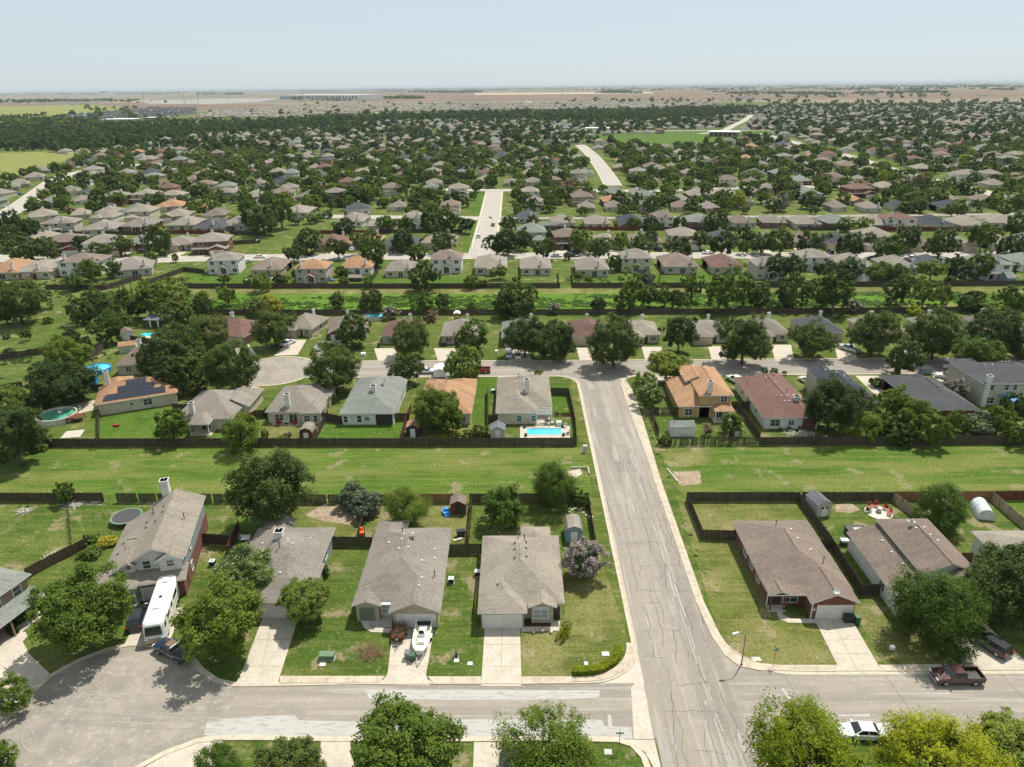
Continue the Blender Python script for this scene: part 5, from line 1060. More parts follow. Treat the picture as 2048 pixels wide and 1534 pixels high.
SHP = {'round': dict(b=.88, zc=1.0, lobes=.2), 'oak': dict(b=.84, zc=.95, lobes=.2), 'tall': dict(b=1.15, zc=1.3, lobes=.34), 'feather': dict(b=.85, zc=1.05, spiky=.9, rc=.24, up=.1, asp=1.5, lobes=.30),
       'spread': dict(b=.55, zc=1.0, lobes=.28, up=.5), 'bush': dict(b=.8, zc=.62, lobes=.12), 'ball': dict(b=.85, zc=.8, lobes=.03, rc=.1), 'cypress': dict(b=1.25, zc=1.35, spiky=.7, rc=.22, up=-.2, lobes=.2)}
LODS = {0: (300, 100, .027), 1: (130, 44, .058), 2: (60, 16, .135), 3: (32, 6, .27), 4: (13, 4, .5)}
KIND = {'o': ('oak', 'leaf_oak', 'dark green'), 'a': ('round', 'leaf_ash', 'mid green'), 'l': ('spread', 'leaf_light', 'light green'), 'f': ('feather', 'leaf_feather', 'feathery green'), 'y': ('feather', 'leaf_yellow', 'yellow-green'), 's': ('bush', 'leaf_silver', 'silvery green'),
        'g': ('bush', 'leaf_gold', 'golden yellow'), 'c': ('round', 'leaf_crape', 'pink-flowering'), 'w': ('round', 'leaf_light', 'white-flowering'), 'b': ('round', 'leaf_brown', 'brownish thin'), 't': ('tall', 'leaf_oak', 'tall dark wild'), 'm': ('tall', 'leaf_ash', 'tall green wild'),
        'p': ('cypress', 'leaf_feather', 'cone-shaped feathery'), 'u': ('bush', 'leaf_bush', 'low bushy'), 'v': ('bush', 'leaf_light', 'pale bushy'), 'h': ('ball', 'leaf_hedge', 'clipped bright green'), 'd': ('round', 'leaf_oak', 'dense dark')}
CM = {}
def crown_mesh(kind, lod, var):
    key = (kind, lod, var)
    if key not in CM:
        shp, lm, _ = KIND[kind]; nc, nl, ls = LODS[lod]; V, t_ = crown_np(hash((shp, var)) % 9973 if False else (sum(map(ord, shp)) * 31 + var * 7 + lod), nc, nl, ls, **SHP[shp])
        n = len(V) // 4; mats_ = [M[lm]]; mi = None
        if kind in 'cw':
            mats_.append(M['bloom' if kind == 'c' else 'bloomw']); rr_ = np.random.RandomState(3); cen = V.reshape(-1, 4, 3).mean(1); out = np.linalg.norm((cen - [0, 0, 1.0]) / [1, 1, .85], axis=1)
            mi = ((rr_.uniform(0, 1, n) < (.42 if kind == 'c' else .16)) & (out > .72)).astype(np.int32)
        CM[key] = np_mesh('crown', V, np.arange(len(V)).reshape(-1, 4), mats_, mi, t_)
    return CM[key]


TM = {}
def trunk_mesh(shp, var):
    if (shp, var) not in TM:
        r = random.Random(var * 5 + len(shp)); mb = MB(); zc = SHP[shp]['zc']; b = SHP[shp]['b']; zt = zc - b * .35
        p = Vector((0, 0, 0)); q = Vector((r.uniform(-.04, .04), r.uniform(-.04, .04), zt * .55)); mb.tube(p, q, .062, .045, 8)
        for i in range(5):
            a = i * 1.256 + r.uniform(-.4, .4); e = Vector((math.cos(a) * r.uniform(.3, .55), math.sin(a) * r.uniform(.3, .55), zc + r.uniform(-.1, .3) * b)); mid = q.lerp(e, .5) + Vector((0, 0, .03)); mb.tube(q, mid, .036, .024, 6); mb.tube(mid, e, .024, .008, 5)
            mb.tube(mid, mid + Vector((r.uniform(-.25, .25), r.uniform(-.25, .25), .3)), .014, .005, 4)
        mb.tube(q, (q.x, q.y, zc + b * .4), .04, .01, 6); TM[(shp, var)] = mb.mesh('trunk', M['bark'], True)
    return TM[(shp, var)]


TREES = []      # x, y, r, kind, hs, label
def tree_px(cx, cy, wpx, kind, hs=1.0, label=None):
    shp = KIND[kind][0]; zc = SHP[shp]['zc'] * hs; r = 4.0
    for _ in range(6):
        x, y = at(cx, cy, zc * r); dist = Vector((x, y, zc * r - H)).dot(fw); r = wpx / 2 / F * dist * (.97 if wpx > 84 else 1.03)
    TREES.append([x, y, r, kind, hs, label, wpx])


def TL(s_):
    for it in s_.split():
        q = it.split(','); tree_px(float(q[0]), float(q[1]), float(q[2]), q[3], float(q[4]) if len(q) > 4 else 1.0)
for a in ((163, 1222, 192, 'a', 1, 'big mid green tree over the cul-de-sac kerb left of the motorhome'), (440, 1232, 178, 'a', 1, 'large dark round tree right of the motorhome at the kerb'), (498, 1143, 132, 'w', .8, 'light green flecked tree touching the roof of the white-chimney house'),
          (606, 1202, 112, 'l', .9, 'small light green spreading tree in front of the second garage'), (538, 975, 160, 'd', 1.15, 'biggest dark round tree standing by the swale fence'), (705, 992, 62, 's', 1.2, 'left silvery bush of the pair behind the tan roofs'), (733, 1010, 66, 's', 1.1, 'right silvery bush of the pair by the side fence'),
          (812, 1010, 98, 'f', .95, 'open feathery tree directly behind the boat house'), (1005, 1012, 84, 'f', 1, 'small feathery tree behind the corner house, visible trunk'), (1105, 966, 94, 'f', 1.1, 'bright feathery tree leaning over the swale fence near the road'), (1168, 1118, 90, 'c', 1.0, 'pink-flowering crape myrtle beside the corner house'),
          (802, 1500, 226, 'a', 1, 'huge round green tree across the near street at bottom centre'), (1108, 1512, 205, 'f', .9, 'wide dark feathery tree at the bottom near the street sign'), (432, 1535, 96, 'p', .9, 'narrow cone-shaped tree at the bottom left of centre'), (575, 1545, 150, 'd', .9, 'dark tree cut by the bottom edge right of the cone-shaped one'),
          (15, 1392, 84, 'f', 1, 'feathery tree at the left edge beside the cul-de-sac'), (-2, 1512, 60, 'f', 1, 'small tree in the bottom left corner'), (1615, 1512, 256, 'y', 1, 'yellow-green feathery tree left of the white sedan at the bottom'), (1868, 1522, 240, 'y', 1, 'yellow-green feathery tree right of the white sedan at the bottom'), (2025, 1500, 160, 'l', 1, 'pale green tree in the bottom right corner'),
          (1880, 1212, 172, 'f', 1.0, 'big feathery tree in front of the split-level house'), (2020, 1165, 170, 'd', 1.05, 'dark dense tree at the right edge beside the black cars'), (1886, 1012, 100, 'p', .85, 'bald cypress behind the split-level house'), (127, 985, 40, 'a', 1.2, 'small round tree by the fence gap at left'), (645, 1142, 28, 'u', 1.5, 'narrow bush against the east wall of the white-chimney house'),
          (1335, 730, 88, 'l', .9, 'light dome-shaped tree beside the stop sign corner'), (1290, 765, 62, 'w', .85, 'northernmost of the white-flecked clipped trees along the road'), (1302, 790, 66, 'w', .85, 'southernmost of the white-flecked clipped trees along the road'), (455, 733, 118, 'o', 1.15, 'spreading oak with visible trunk on the back cul-de-sac'), (1806, 715, 66, 'o', 1.25, 'lone roadside oak with bare trunk, right part of the back street')):
    tree_px(*a)
TL("""178,1082,34,u 214,1082,38,g,.7 180,1105,46,v,.6 1154,990,34,u,1.3 1168,1000,30,f
 25,865,150,t,.8 15,810,90,v,1.1 68,880,60,u 122,765,128,d,.8 132,712,92,a 80,815,42,u 342,850,80,a 482,862,72,f,1.1 868,815,100,a 905,838,60,a 338,745,80,d,1.1 352,700,112,o,1.1 408,668,108,o 300,720,70,o,1.1 388,745,80,o
 668,733,112,o,1.05 808,738,68,o 930,730,76,v,1.2 1075,744,18,l 545,653,86,o,1.1 702,658,68,o,1.1 820,676,86,o,1.1 945,672,72,p,.7 1050,672,92,d 1108,680,90,d 1230,682,110,o,1.1 1360,662,84,o,1.15 1490,676,112,o,1.1 1625,676,92,o 1752,662,108,o,1.1 1875,668,112,o,1.05 1990,662,112,o 2040,690,60,o 1962,710,102,l 
 1664,806,118,d,1.1 1700,862,52,v 1736,850,56,f,1.1 1790,812,80,a,1.1 1822,828,86,a 1775,850,50,a 1800,868,60,u 1862,855,74,a 1912,842,46,f 1960,848,62,s 2000,835,62,a,1.1 2030,815,66,d,1.2 2040,860,60,a 1912,778,58,c,.8 1753,765,28,s 1465,846,46,f,1 1417,858,22,b,1.2 1330,880,30,u 
 883,876,24,u 912,872,26,u 935,868,26,b 958,862,34,u 533,826,22,u,1.2 574,872,20,b 529,866,18,b,1.2 565,878,26,f,.6 665,798,20,s 1672,752,14,l,1.5 1530,742,16,c 1549,742,16,c 1568,745,12,l 760,762,20,u 
 537,610,56,g,1 520,622,50,o 675,600,36,d 742,603,62,d,1.05 846,606,54,m,.9 885,602,34,d,1.1 780,625,34,c,.8 860,628,34,b,.8 943,612,20,p 1035,586,78,m,.9 1008,608,56,d 1048,612,60,d 1108,616,30,c,.8 1196,608,38,d 1268,580,64,m 1248,600,50,m,.9 1300,590,50,d 1330,592,46,m,.8 1290,555,40,s 1385,570,52,m 1358,595,46,d 1440,580,72,m 1490,578,70,m,.9 1518,590,52,d 
 1590,582,66,d,1.1 1545,612,42,v,.8 1625,570,34,m 1672,580,78,m 1648,592,46,d 1708,612,34,c,.8 1798,580,52,d,1.2 1850,582,66,m 1890,588,44,m,.9 1830,622,34,y,.8 1942,605,54,u 1958,594,28,d,1.3 2022,598,56,a,1.1 1990,622,60,v,.7 1570,605,30,s,.8
 30,596,110,t,.8 72,592,62,t,.7 8,620,60,d 160,620,56,d 186,602,56,d 216,620,52,d 250,598,48,m 236,640,46,d 296,594,72,m 342,586,76,m,.9 272,612,50,d 354,626,68,o 318,612,50,m 408,616,46,o,1.2 218,654,68,a 142,676,40,d 404,590,26,l 454,588,36,l,1.3 13,672,16,u 51,668,22,o,1.3 18,704,22,u,1.2 118,690,44,a 170,690,30,u 95,640,20,s 
 180,538,46,a 227,536,38,a 145,563,36,f 202,500,46,o 44,496,62,o 90,495,50,o 164,486,46,o 246,488,46,o 314,478,54,d,1.2 303,516,26,c,1.3 350,514,14,b,1.5 446,557,28,l 612,480,58,o 587,505,42,o 675,494,50,o 688,455,50,o 730,481,60,o 745,503,60,a 806,481,50,o 888,481,50,o 835,503,42,o 847,552,62,d 735,562,24,m 680,541,22,a 697,548,18,u 686,560,20,u 943,562,32,a 965,568,22,u 1000,541,34,l 992,489,50,o 864,445,62,d 891,440,60,d 1019,445,36,d 773,443,40,l 809,445,32,a 930,448,40,o 
 1016,481,60,d 1046,478,46,d 1087,495,52,o 1161,481,50,a 1199,495,62,o 1240,481,36,a 1300,475,38,d 1281,489,48,a 1229,525,34,a 1134,511,18,d 1363,495,56,o 1402,478,42,d 1445,486,62,o 1486,492,26,a,1.3 1492,470,42,o 1301,453,46,d 1358,445,36,a 1432,445,56,d 1268,445,28,a 1235,445,18,b 1137,443,22,a 1063,441,30,d 1178,557,18,a 1158,550,16,b 
 1564,481,66,d 1524,486,46,o 1619,486,50,d 1657,478,32,a 1701,492,58,o 1739,481,36,o 1778,497,56,a 1816,475,62,d 1882,486,62,o 1966,470,62,l,1.1 2024,495,56,o 1550,532,50,d 1585,533,52,d 1652,538,46,o 1701,537,56,s,1.1 1761,544,50,v 1794,546,46,v 1865,536,54,l 1914,535,52,d 1964,530,60,a 2024,536,30,d 2044,520,30,u 1900,560,24,u 560,560,30,u 520,563,40,f 595,545,24,u 545,570,18,u 15,470,60,o 60,460,50,o 30,530,30,u 20,445,50,o 
 128,452,30,u 560,420,60,a,1.2 500,425,55,a,1.2 525,440,60,d 1100,470,30,o 470,440,26,a 270,530,20,u 1940,545,30,u 1820,556,24,l 2040,450,50,a 1725,455,50,v 1690,448,30,d 1600,560,24,b 495,562,18,u 605,438,8,c 625,436,30,c,.7 640,433,26,c,.7 590,440,26,c,.7 655,428,22,c,.7""")

# ---------------------------------------------------------------- procedural suburb: rows of lots with trees
def inpoly(x, y, poly):
    c = False; n = len(poly); j = n - 1
    for i in range(n):
        xi, yi = poly[i]; xj, yj = poly[j]
        if (yi > y) != (yj > y) and x < (xj - xi) * (y - yi) / (yj - yi) + xi: c = not c
        j = i
    return c
WOOD = [(-80, 308), (0, 304), (120, 306), (200, 303), (330, 285), (480, 266), (640, 256), (700, 249), (900, 240), (1100, 242), (1240, 243), (1400, 238), (1480, 232), (1560, 218), (2120, 214), (2120, 211), (1500, 213), (1420, 222), (1300, 227), (1000, 231), (760, 235), (560, 245), (380, 252), (330, 259), (200, 252), (120, 256), (-80, 260)]
NOH = [(-80, 302), (190, 298), (330, 280), (480, 264), (640, 255), (760, 243), (900, 238), (1100, 241), (1240, 242), (1400, 237), (1480, 228), (1500, 214), (-80, 214)]
OPEN = [[(-80, 360), (-80, 302), (60, 301), (190, 302), (150, 322), (90, 342)], [(1176, 268), (1348, 262), (1540, 259), (1475, 280), (1376, 290), (1290, 291), (1190, 280)], [(-80, 300), (-80, 238), (60, 232), (170, 215), (330, 190), (2200, 190), (2200, 150), (-80, 150)], [(330, 190), (2200, 184), (2200, 203), (1480, 205), (1300, 219), (1000, 222), (560, 237), (380, 240), (200, 247), (100, 240), (200, 215)]]
hr = random.Random(99); SH = []; grid = {}
def gk(x, y, s_=16): return (int(x // s_), int(y // s_))
for f in FOOT: grid.setdefault(gk(f[0], f[1]), []).append(f)
def clear(x, y, dmin):
    k = gk(x, y)
    for i in (-1, 0, 1):
        for j in (-1, 0, 1):
            for f in grid.get((k[0] + i, k[1] + j), ()):
                if (f[0] - x) ** 2 + (f[1] - y) ** 2 < dmin * dmin: return False
    return True
row_y = 395; ri = 0
while row_y < 2300:
    ri += 1
    for side in (-1, 1):
        x = -row_y * .9
        while x < row_y * .9:
            x += hr.uniform(17, 21); yy = row_y + side * 19 + 16 * math.sin(x / 190 + ri * .25) + 10 * math.sin(x / 77 + ri)
            ang = math.atan(16 / 190 * math.cos(x / 190 + ri * .25) + 10 / 77 * math.cos(x / 77 + ri)); px_, py_ = pix(x, yy, 3)
            if px_ < -60 or px_ > 2110 or py_ > 432 or py_ < 204: continue
            if hr.random() < .06 or any(inpoly(px_, py_, o) for o in OPEN) or inpoly(px_, py_, NOH): continue
            if not clear(x, yy, 18 if py_ > 300 else 16) or any(near_road((x, yy), rd_, 8) or near_road((x, yy + 8), rd_, 6) for rd_ in ROADS[3:]): continue
            f = (x, yy, 8); grid.setdefault(gk(x, yy), []).append(f)
            SH.append((x, yy, ang, 2 if hr.random() < .32 else 1, hr.choice('ttttwwwbbgggdror' if row_y < 900 else 'tttwwwbgg'), side))
    row_y += 97
SH.sort(key=lambda h: h[1]); n_ind = max(0, 296 - len(HG) - 15)
for i, h in enumerate(SH[:n_ind]): gen_house(h[0], h[1], h[2], h[3], h[4], 'WCKTBWC'[i % 7], 'S' if h[5] > 0 else 'N', 12 + (i % 3), 0, seed=i); FOOT.pop()
SH = SH[n_ind:]
# dense estates far off (grey-brown roofs), and dark-roofed new estate on the left
er = random.Random(5); E = []
def estate(poly, dx, dy, cols, ang=0.0, zs=1.0):
    W = [at(*p) for p in poly]; x0, x1 = min(p[0] for p in W), max(p[0] for p in W); y0, y1 = min(p[1] for p in W), max(p[1] for p in W); y = y0; j = 0
    while y < y1:
        j += 1; x = x0
        while x < x1:
            x += dx * er.uniform(.85, 1.25); yy = y + 14 * math.sin(x / 90 + j)
            if inpoly(x, yy, W) and er.random() > .04: E.append((x, yy, ang + er.uniform(-.1, .1), 1 if er.random() < .75 else 2, er.choice(cols), 1))
        y += dy
estate([(380, 238), (430, 224), (560, 213), (700, 207), (850, 208), (1100, 206), (1410, 205), (1450, 209), (1400, 213), (1250, 219), (1000, 222), (760, 225), (560, 236)], 17, 34, 'tttww')
for q_, dx_, dy_ in (([(60, 212), (190, 209), (195, 204), (80, 206)], 45, 160), ([(1100, 204), (1500, 203), (1500, 199), (1150, 200)], 40, 120), ([(700, 183), (1000, 181), (1000, 177), (700, 179)], 160, 700), ([(0, 192), (420, 187), (420, 182), (0, 187)], 170, 800), ([(1300, 178), (2048, 177), (2048, 171), (1300, 172)], 330, 1500), ([(1400, 192), (1900, 193), (1900, 186), (1400, 186)], 180, 400)): estate(q_, dx_, dy_, 'ttgw')
estate([(108, 241), (150, 232), (240, 222), (310, 216), (390, 218), (392, 228), (330, 236), (220, 240)], 22, 34, 'kdk', .3)
def houses_np(name, lst):
    V, Fm = [], []; cols = 'tbgdorwk'; nm = len(cols)
    for (x, y, a, st, c, sd_) in lst:
        ca, sa = math.cos(a), math.sin(a); e = 5.3 if st == 2 else 2.8; ci = cols.index(c)
        parts = [(-6.3, -6.5, 6.3, 7, e, .46, 0)] + [((-6.5 if hash((int(x), int(y))) % 2 else .3), -8.2, (-.3 if hash((int(x), int(y))) % 2 else 6.5), 1, 2.8, .46, 1)]
        for (x0, y0, x1, y1, e_, p, gb) in parts:
            hf = (x1 - x0) / 2; zr = e_ + p * hf; xm = (x0 + x1) / 2; ya = y0 + (0 if gb else hf); yb = y1 - hf
            P8 = [(x0, y0, e_), (x1, y0, e_), (x1, y1, e_), (x0, y1, e_), (xm, ya, zr), (xm, yb, zr)]
            tri = [((0, 4, 5), ci), ((0, 5, 3), ci), ((1, 2, 5), ci), ((1, 5, 4), ci), ((2, 3, 5), ci), ((0, 1, 4), nm if gb else ci)]
            i_ = .4; Q = [(x0 + i_, y0 + i_, 0), (x1 - i_, y0 + i_, 0), (x1 - i_, y1 - i_, 0), (x0 + i_, y1 - i_, 0), (x0 + i_, y0 + i_, e_), (x1 - i_, y0 + i_, e_), (x1 - i_, y1 - i_, e_), (x0 + i_, y1 - i_, e_)]
            wmi = nm + (int(abs(x) * 3 + y) % 3)
            for t3, mi_ in tri:
                for j in t3: q = P8[j]; V.append((x + q[0] * ca - q[1] * sa, y + q[0] * sa + q[1] * ca, q[2]))
                Fm.append(mi_)
            for f4 in ((0, 1, 5, 4), (1, 2, 6, 5), (3, 0, 4, 7), (2, 3, 7, 6)):
                for t3 in ((f4[0], f4[1], f4[2]), (f4[0], f4[2], f4[3])):
                    for j in t3: q = Q[j]; V.append((x + q[0] * ca - q[1] * sa, y + q[0] * sa + q[1] * ca, q[2]))
                    Fm.append(wmi)
    V = np.array(V, np.float32); o = link(name, np_mesh(name, V, np.arange(len(V)).reshape(-1, 3), [M['roof_' + c] for c in cols] + [M['white'], M['cream'], M['tanbrick']], Fm, n=3)); o['kind'] = 'stuff'
    tag(o, 'countless small hip-roofed houses of the suburb stretching towards the fields', 'houses'); return o
houses_np('distant_houses', SH)
o = houses_np('distant_estate', E); o['label'] = 'dense far housing estates with close-set roofs before the brown fields'

# trees of the suburb
tr_ = random.Random(77); far_t = []
AV = [r_ for r_ in ROADS[3:] if r_[1] >= 9]
def tree_ok(x, y, rr_): return clear(x, y, 5.6 + rr_ * .75) and not any(near_road((x, y), rd_, 1.5) for rd_ in (ROADS[3:])) and not any(near_road((x, y + y * .02 + 6), rd_, 1.5 + y * .012) for rd_ in AV)
for D0, D1, area in ((330, 520, 125), (520, 800, 135), (800, 1200, 185), (1200, 2250, 310)):
    n = int(.5 * 1.6 * (D1 ** 2 - D0 ** 2) / area)
    for _ in range(n):
        y = math.sqrt(tr_.uniform(D0 ** 2, D1 ** 2)); x = tr_.uniform(-.8, .8) * y; px_, py_ = pix(x, y, 3)
        if px_ < -40 or px_ > 2090 or py_ < 206: continue
        if any(inpoly(px_, py_, o) for o in OPEN): continue
        if py_ > 395 and not (py_ < 425 and clear(x, y, 9)): continue
        r = tr_.uniform(2.5, 5.5)
        if not tree_ok(x, y, r): continue
        far_t.append([x, y, r, tr_.choice('oooooddaaafalmm' if tr_.random() < .9 else 'lybcm'), tr_.uniform(.85, 1.15), None, 2 * r * F / y])
for t_ in far_t:
    TREES.append(t_)
# woods (stuff) sampled over the wooded belt
WD = []; wr = random.Random(8); yy = 203.0
while yy < 301:
    step = 1.6 + (yy - 203) * .03; xx = -60.0
    while xx < 2110:
        xx += wr.uniform(5, 10) + (yy - 203) * .07; a_ = yy + wr.uniform(-1, 1) * step * .6
        if inpoly(xx, a_, WOOD):
            p = at(xx, a_); r = wr.uniform(3.5, 6.2)
            if clear(p[0], p[1], 10): WD.append([p[0], p[1], r, wr.choice('dommaat'), 1.0, None, 1])
    yy += step
HZ = []
for (x0, x1, y0, y1, n) in ((0, 340, 201, 206, 40), (160, 280, 214, 232, 30), (0, 200, 240, 262, 90), (60, 340, 232, 246, 26), (840, 960, 182, 186, 60), (780, 830, 195, 199, 36), (1205, 1265, 181, 187, 36), (1450, 1900, 184, 196, 120), (1630, 1670, 188, 192, 20), (600, 700, 195, 202, 40), (300, 1100, 176, 181, 130), (0, 500, 184, 190, 90), (1100, 2048, 172, 181, 190), (1150, 1600, 199, 205, 60), (1500, 2048, 203, 208, 60), (900, 2048, 169, 174, 120), (0, 900, 180, 184, 120), (420, 1300, 224, 232, 60), (600, 1400, 206, 222, 60)):
    for _ in range(n):
        k = wr.random(); X = wr.uniform(x0, x1); cl_ = math.sin(X * .11 + y0) * 40; p = at(X + cl_ * .3, wr.uniform(y0, y1)); far_ = p[1] > 4500
        for q_ in range(7 if far_ else 1): HZ.append([p[0] + wr.uniform(-1, 1) * p[1] * .012 * (q_ > 0), p[1] + wr.uniform(-20, 20) * q_, wr.uniform(9, 19) if far_ else wr.uniform(6, 11), wr.choice('doma'), (.4 if far_ else .6), None, 1])

vis = []
for t_ in TREES:
    px_, py_ = pix(t_[0], t_[1], t_[2])
    if -t_[6] * .6 < px_ < 2048 + t_[6] * .6: vis.append(t_)
vis.sort(key=lambda q: -q[6]); IND, REST = vis[:300], vis[300:]
for t_ in IND:
    x, y, r, kind, hs, lab, wpx = t_; lod = 0 if wpx > 84 else (1 if wpx > 34 else 2); var = int(abs(x * 7 + y)) % (2 if lod == 0 else 3)
    nm = 'shrub' if (KIND[kind][0] in ('bush', 'ball') and r < 2.3) else ('flowering_tree' if kind in 'cw' else 'tree')
    rt = thing(nm, x, y, 0, (abs(x) * 13.7 + y * 3.1) % 6.28, lab, 'shrub' if nm == 'shrub' else 'tree'); rt.scale = (r, r, r * hs); link('trunk', trunk_mesh(KIND[kind][0], var), rt); link('crown', crown_mesh(kind, lod, var), rt); t_.append(rt)


def forest(name, lst, lod, label):
    mats_ = ['leaf_oak', 'leaf_ash', 'leaf_light', 'leaf_far', 'leaf_feather', 'leaf_yellow', 'leaf_brown', 'leaf_crape']; Vs, Ts, Ms = [], [], []; r = np.random.RandomState(lod)
    protos = {}
    for (x, y, rd_, kind, hs, *_) in lst:
        v = int(abs(x + y)) % 3; key = (KIND[kind][0], v)
        if key not in protos: nc, nl, ls = LODS[lod]; protos[key] = crown_np(77 + v, nc, nl, ls, **SHP[KIND[kind][0]])
        V, T_ = protos[key]; a = (x * 1.7 + y) % 6.28; ca, sa = math.cos(a), math.sin(a); W = V * rd_; W = np.stack([W[:, 0] * ca - W[:, 1] * sa + x, W[:, 0] * sa + W[:, 1] * ca + y, W[:, 2] * hs], 1)
        Vs.append(W); Ts.append(np.clip(T_ * .7 + r.uniform(-.3, .5), 0, 1)); lm = KIND[kind][1]; lm = ('leaf_ash' if r.rand() < .25 else ('leaf_light' if r.rand() < .12 else lm)); Ms.append(np.full(len(T_), mats_.index(lm) if lm in mats_ else (3 if r.rand() < .7 else 0)))
    V = np.concatenate(Vs); o = link(name, np_mesh(name, V, np.arange(len(V)).reshape(-1, 4), [M[k] for k in mats_], np.concatenate(Ms), np.concatenate(Ts))); o['kind'] = 'stuff'; tag(o, label, 'trees'); return o
n1 = [t_ for t_ in REST if t_[1] < 820]; n2 = [t_ for t_ in REST if t_[1] >= 820]
forest('distant_trees', n1, 2, 'hundreds of round yard trees among the houses of the middle distance')
forest('distant_trees', n2, 3, 'thousands of small yard trees among the farther houses')
forest('woodland', WD, 3, 'dark green wood belt between the suburb and the grey estates')
forest('treelines', HZ, 4, 'thin hedgerows and tree lines scattered over the far fields')
print('houses ind', len(HG), 'stuff', len(SH), 'estate', len(E), 'trees', len(vis), 'wood', len(WD))

def ground_cover(name, label, boxes, per, r0, r1, mm, seed, fl=.55):
    r = np.random.RandomState(seed); Vs, Ts = [], []; P3 = [crown_np(300 + k, 9, 5, .42, b=.7, zc=.35, up=1.2) for k in range(4)]
    for (x0, y0, x1, y1) in boxes:
        for _ in range(int(per * (x1 - x0) * (y1 - y0))):
            x, y = r.uniform(x0, x1), r.uniform(y0, y1)
            if math.sin(x * .21 + y * .6) + math.sin(x * .07 + 1.3 + y * .2) + r.uniform(-1.3, 1.3) < -.5: continue
            V, T_ = P3[r.randint(4)]; s_ = r.uniform(r0, r1); Vs.append(V * [s_ * 1.4, s_, s_ * fl] + [x, y, 0]); Ts.append(T_)
    V = np.concatenate(Vs); o = link(name, np_mesh(name, V, np.arange(len(V)).reshape(-1, 4), [M[mm]], None, np.concatenate(Ts))); o['kind'] = 'stuff'; tag(o, label, 'weeds')
ground_cover('ditch_weeds', 'bright green weeds filling the drainage ditch', [(-112, 219, 150, 235), (-150, 224, -112, 240)], 1.1, .4, .85, 'weedleaf', 5, .38)
ground_cover('ditch_weeds', 'green weeds in the right end of the ditch', [(150, 216, 250, 232)], .8, .4, .85, 'weedleaf', 9, .38)
ground_cover('tall_grass', 'rough brush on the left ditch bank', [(-200, 236, -118, 262)], .1, .5, 1.2, 'brushleaf', 8)
ground_cover('fence_weeds', 'weeds growing along the foot of the swale fences', [(-98, 124.6, 11, 125.6), (34, 124, 110, 125), (-95, 105.6, 10, 106.4), (33, 105.6, 80, 106.3), (-90, 103.8, -30, 104.4), (26.9, 85, 27.6, 150)], .9, .12, .4, 'brushleaf', 12, .6)
ground_cover('tall_grass', 'rough weeds at the field edges left of the back street', [(-135, 172, -108, 186), (-150, 150, -128, 165)], .3, .4, 1.0, 'brushleaf', 10)
ground_cover('tall_grass', 'overgrown weeds in the yard behind the big orange house', [(-96, 258, -78, 266), (18, 248, 34, 258)], .6, .4, .9, 'brushleaf', 11)
# ================================================================ VEHICLES
def loft_body(mb, prof, W, mi=0, inset=.07, drop=.05):
    """side profile (x,z), closed polygon, lofted across the width with rounded shoulders"""
    cx = sum(p[0] for p in prof) / len(prof); n = len(prof); sl = []
    for y, k in ((-W / 2, 1), (-W / 2 + .10, 0), (W / 2 - .10, 0), (W / 2, 1)):
        sl.append([(p[0] - (inset if p[0] > cx else -inset) * k, y, p[1] - (drop * k if p[1] > .5 else 0)) for p in prof])
    V = [q for s_ in sl for q in s_]; Fc = []
    for j in range(3):
        for i in range(n): a, b_ = j * n + i, j * n + (i + 1) % n; Fc.append((a, b_, b_ + n, a + n))
    Fc += [tuple(range(n - 1, -1, -1)), tuple(range(3 * n, 4 * n))]
    mb.add(V, Fc, mi)


